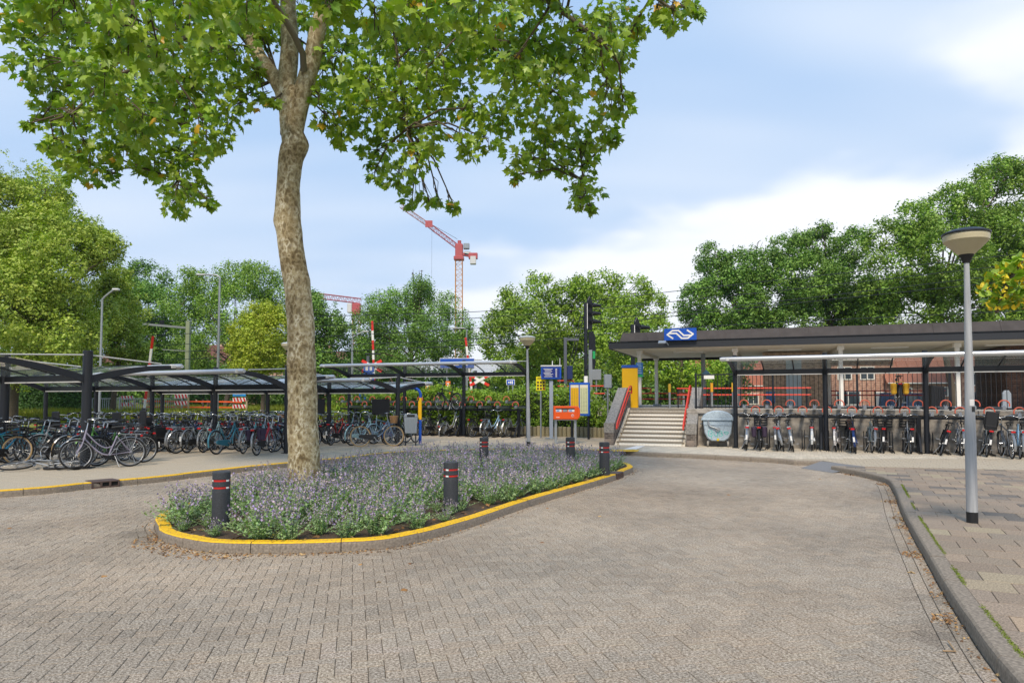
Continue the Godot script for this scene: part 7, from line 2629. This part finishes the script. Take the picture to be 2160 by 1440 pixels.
func houses() -> void:
	house("pale brick house behind the striped barriers at the left", 395, 600, 80, 5.2, 8.2, "pale_brick", "6a4438", [[-0.35, 1.5, 1.2, 1.3], [-0.05, 1.5, 1.4, 1.3], [0.3, 1.2, 1.0, 2.2], [-0.3, 4.0, 1.2, 1.2], [0.1, 4.0, 1.2, 1.2]])
	house("pale brick house behind the grey pedestrian fence at the far left", 200, 390, 84, 5.2, 8.4, "pale_brick", "6a4438", [[-0.3, 1.5, 1.2, 1.3], [0.12, 1.5, 1.5, 1.3], [0.36, 1.2, 1.0, 2.2], [0.1, 4.0, 1.2, 1.2]])
	house("red brick house with brown roof right of the plane trunk", 640, 830, 90, 5.4, 8.0, "house_brick", "6e4a3c", [[-0.3, 4.0, 1.2, 1.2], [0.0, 4.0, 1.2, 1.2], [0.3, 4.0, 1.2, 1.2], [0.1, 1.5, 1.6, 1.3]])
	house("brick house seen through the bar fence left of the brick block", 1470, 1640, 74, 3.0, 6.6, "house_brick", "a06048", [[-0.2, 1.6, 1.2, 1.2], [0.2, 1.6, 1.2, 1.2]])
	house("brick terraced house seen under the canopy right of the second shelter post", 1755, 1880, 66, 5.4, 8.2, "house_brick", "9c6450", [[-0.25, 4.1, 1.3, 1.3], [0.1, 4.1, 1.3, 1.3], [-0.2, 1.7, 2.2, 1.4], [0.3, 1.2, 1.0, 2.2]], -0.25)
	house("brick terraced house with orange tiles seen left of the near lamp post", 1880, 2020, 64, 3.1, 6.4, "house_brick", "a46c56", [[-0.25, 2.3, 1.2, 0.8], [0.2, 2.3, 1.6, 0.9], [0.42, 1.2, 1.0, 2.1]], -0.25)
	house("brick terraced house with orange tiles seen right of the near lamp post", 2035, 2190, 62, 4.4, 8.0, "house_brick", "a87058", [[-0.25, 3.4, 1.5, 1.2], [0.1, 3.4, 1.5, 1.2], [-0.1, 1.6, 1.8, 1.2]], -0.25)
	var c := thing("parked_car", "dark blue van parked beyond the platform seen through the bar fence", "van", below(1915, 852, 52, 0.2), 0.2)
	var b := B.new()
	b.extrude([Vector2(-1.9, 0.35), Vector2(1.9, 0.35), Vector2(1.95, 0.9), Vector2(1.5, 1.15), Vector2(1.1, 1.85), Vector2(-1.8, 1.9), Vector2(-1.95, 0.8)], Transform3D(Basis(), Vector3(0, 0, 0.8)), 1.6, 0.08)
	part("body", b, mat("car_blue", "2c3c58", 0.25, 0.3), c)
	for x in [-1.2, -0.2, 0.75]:
		b = B.new()
		b.bx(Vector3(x, 1.45, 0.81), Vector3(0.75, 0.5, 0.02))
		part("window", b, mat("far_pane", "39444c", 0.08), c)
	for x in [-1.2, 1.2]:
		b = B.new()
		b.lathe(Transform3D(Basis(Vector3.RIGHT, PI / 2), Vector3(x, 0.35, 0.66)), [Vector2(0.33, 0), Vector2(0.33, 0.2), Vector2(0.2, 0.21), Vector2(0, 0.21)], 16)
		part("wheel", b, mats.rubber, c)
	var tw := thing("covered_motorbike", "dark covered moped beyond the fence right of the near lamp post", "moped", below(2085, 865, 30, HP))
	b = B.new()
	b.tube([Vector3(-0.6, 0.3, 0), Vector3(-0.2, 0.62, 0), Vector3(0.3, 0.7, 0), Vector3(0.6, 0.35, 0)], [0.2, 0.26, 0.22, 0.2], 10)
	part("cover", b, mat("cover_grey", "4c5056", 0.7), tw)
	for x in [-0.6, 0.6]:
		b = B.new()
		b.lathe(Transform3D(Basis(Vector3.RIGHT, PI / 2), Vector3(x, 0.25, -0.06)), [Vector2(0.24, 0), Vector2(0.24, 0.12), Vector2(0, 0.12)], 14)
		part("wheel", b, mats.rubber, tw)
# ---------------------------------------------------------------- litter
func litter() -> void:
	var lf := leafy("leaf_brown", "ffffff", "402c14", 0.8)
	var dl := plane_leaf(0.35, 0.2).mesh()
	var tones := [Color(0.30, 0.15, 0.05), Color(0.40, 0.22, 0.08), Color(0.20, 0.10, 0.04), Color(0.48, 0.32, 0.14)]
	var vm := []
	for c in tones:
		var b := plane_leaf(0.4, 0.25)
		for k in b.c.size(): b.c[k] = c
		vm.append(b.mesh())
	var n := 0
	for e in [[20, 1112, "brown fallen leaf on the road at the far left"], [762, 1188, "dark curled fallen leaf on the road below the island"], [868, 1187, "pale brown fallen leaf on the road right of the dark curled one"], [799, 1226, "orange-brown fallen leaf nearest the camera on the road"], [851, 1240, "small dark fallen leaf near the orange-brown one"], [215, 1213, "pale fallen leaf on the road left of the island tip"], [1145, 1142, "brown fallen leaf on the road right of the island"], [1266, 1087, "dry leaf on the road between island and right kerb"], [1155, 1070, "pale dry leaf close to the island kerb"], [1730, 1009, "yellow leaf on the road near the dark ramp"], [1917, 1144, "yellow fallen leaf beside the right kerb"], [1923, 1206, "curled brown leaf beside the right kerb"], [1536, 1042, "small white fleck of leaf on the road by the bend"]]:
		var p := gp(e[0], e[1], 0.012)
		var o := part("fallen_leaf", vm[n % 4], lf, self)
		o.transform = Transform3D(Basis.from_euler(Vector3(-PI / 2 + jit(0.2), 0, 0)).rotated(Vector3.UP, rng.randf() * TAU).scaled(Vector3.ONE * rng.randf_range(0.07, 0.11)), p)
		tag(o, e[2], "leaf", "leaves fallen on the road")
		n += 1
	var tw := thing("twig", "small forked dry twig on the road beside the right kerb", "twig", gp(2010, 1370, 0.012))
	var tb := B.new()
	tb.tube([Vector3(-0.08, 0, 0.02), Vector3(0, 0, 0.03), Vector3(0.06, 0.01, -0.14)], 0.006, 5)
	part("stem", tb, mat("dry_twig", "a48a6a", 0.9), tw)
	# small dry litter swept against the kerbs
	var xs := []
	var cs := []
	var add := func(c: Vector3, spread: float, sc: float):
		var p := c + Vector3(jit(spread), 0.006 + rng.randf() * 0.012, jit(spread))
		xs.append(Transform3D(Basis.from_euler(Vector3(-PI / 2 + jit(0.9), 0, jit(0.5))).rotated(Vector3.UP, rng.randf() * TAU).scaled(Vector3.ONE * sc * rng.randf_range(0.5, 1.2)), p))
		cs.append(tones[rng.randi() % 4] * rng.randf_range(0.6, 1.2))
	var isl := curve(IS, 0.05, true)
	for k in isl.size():
		var q: Vector3 = isl[k]
		var along: bool = q.z > -8.8 and q.x < 0.2
		var d: Vector3 = (isl[(k + 1) % isl.size()] - q).normalized()
		var out := Vector3(-d.z, 0, d.x)
		for j in (5 if along else 1): add.call(q + out * abs(jit(0.13)), 0.03, 0.026)
		if q.x > -4.6 and q.x < -2.9 and q.z > -8.6:
			for j in 7: add.call(q + out * (0.05 + abs(jit(0.3))), 0.08, 0.03)
		if rng.randf() < 0.35: add.call(q - out * rng.randf_range(0.18, 0.5) + Vector3.UP * 0.09, 0.05, 0.08)
	var kr := curve(KR, 0.05)
	for k in kr.size() - 1:
		var q: Vector3 = kr[k]
		if q.z > -2.5: continue
		var d: Vector3 = (kr[k + 1] - q).normalized()
		var out := Vector3(-d.z, 0, d.x)
		var clump := pow(max(0.0, sin(k * 0.14) * 0.5 + sin(k * 0.37 + 1.0) * 0.5), 1.5)
		for j in int(clump * 13) + 1: add.call(q + out * abs(jit(0.08 + 0.14 * clump)), 0.03, 0.028)
	var kl := curve(KL, 0.1)
	for k in kl.size() - 1:
		var q: Vector3 = kl[k]
		var d: Vector3 = (kl[k + 1] - q).normalized()
		var out := Vector3(-d.z, 0, d.x)
		if q.x > -11 and rng.randf() < 0.7: add.call(q + out * -abs(jit(0.2)) * -1.0, 0.05, 0.03)
	scatter("leaf_litter", dl, lf, xs, cs, self)
	tag(get_child(-1), "dry brown leaf litter swept against the kerbs", "leaf litter")
	# moss in the joints beside the right kerb
	var ms := []
	var mc := []
	for k in kr.size() - 1:
		var q: Vector3 = kr[k]
		if q.z > -2.5 or q.z < -13: continue
		var d: Vector3 = (kr[k + 1] - q).normalized()
		var nn := Vector3(d.z, 0, -d.x)
		for j in 9:
			if sin(k * 0.21) + sin(k * 0.07 + 2.0) < -0.6 + jit(0.5): continue
			ms.append(Transform3D(Basis(Vector3.UP, rng.randf() * TAU).scaled(Vector3(1, 0.5, 1) * rng.randf_range(0.007, 0.018)), q + nn * (0.155 + jit(0.012)) + d * jit(0.03) + Vector3.UP * 0.121))
			mc.append(Color(1, 1, 1) * (1 + jit(0.3)))
	scatter("moss", tuft_mesh("moss", 8, 0.7, 0.8), leafy("moss", "7c8c2c", "50601c", 0.9), ms, mc, self)
	tag(get_child(-1), "yellow-green moss in the joint beside the right kerb", "moss")
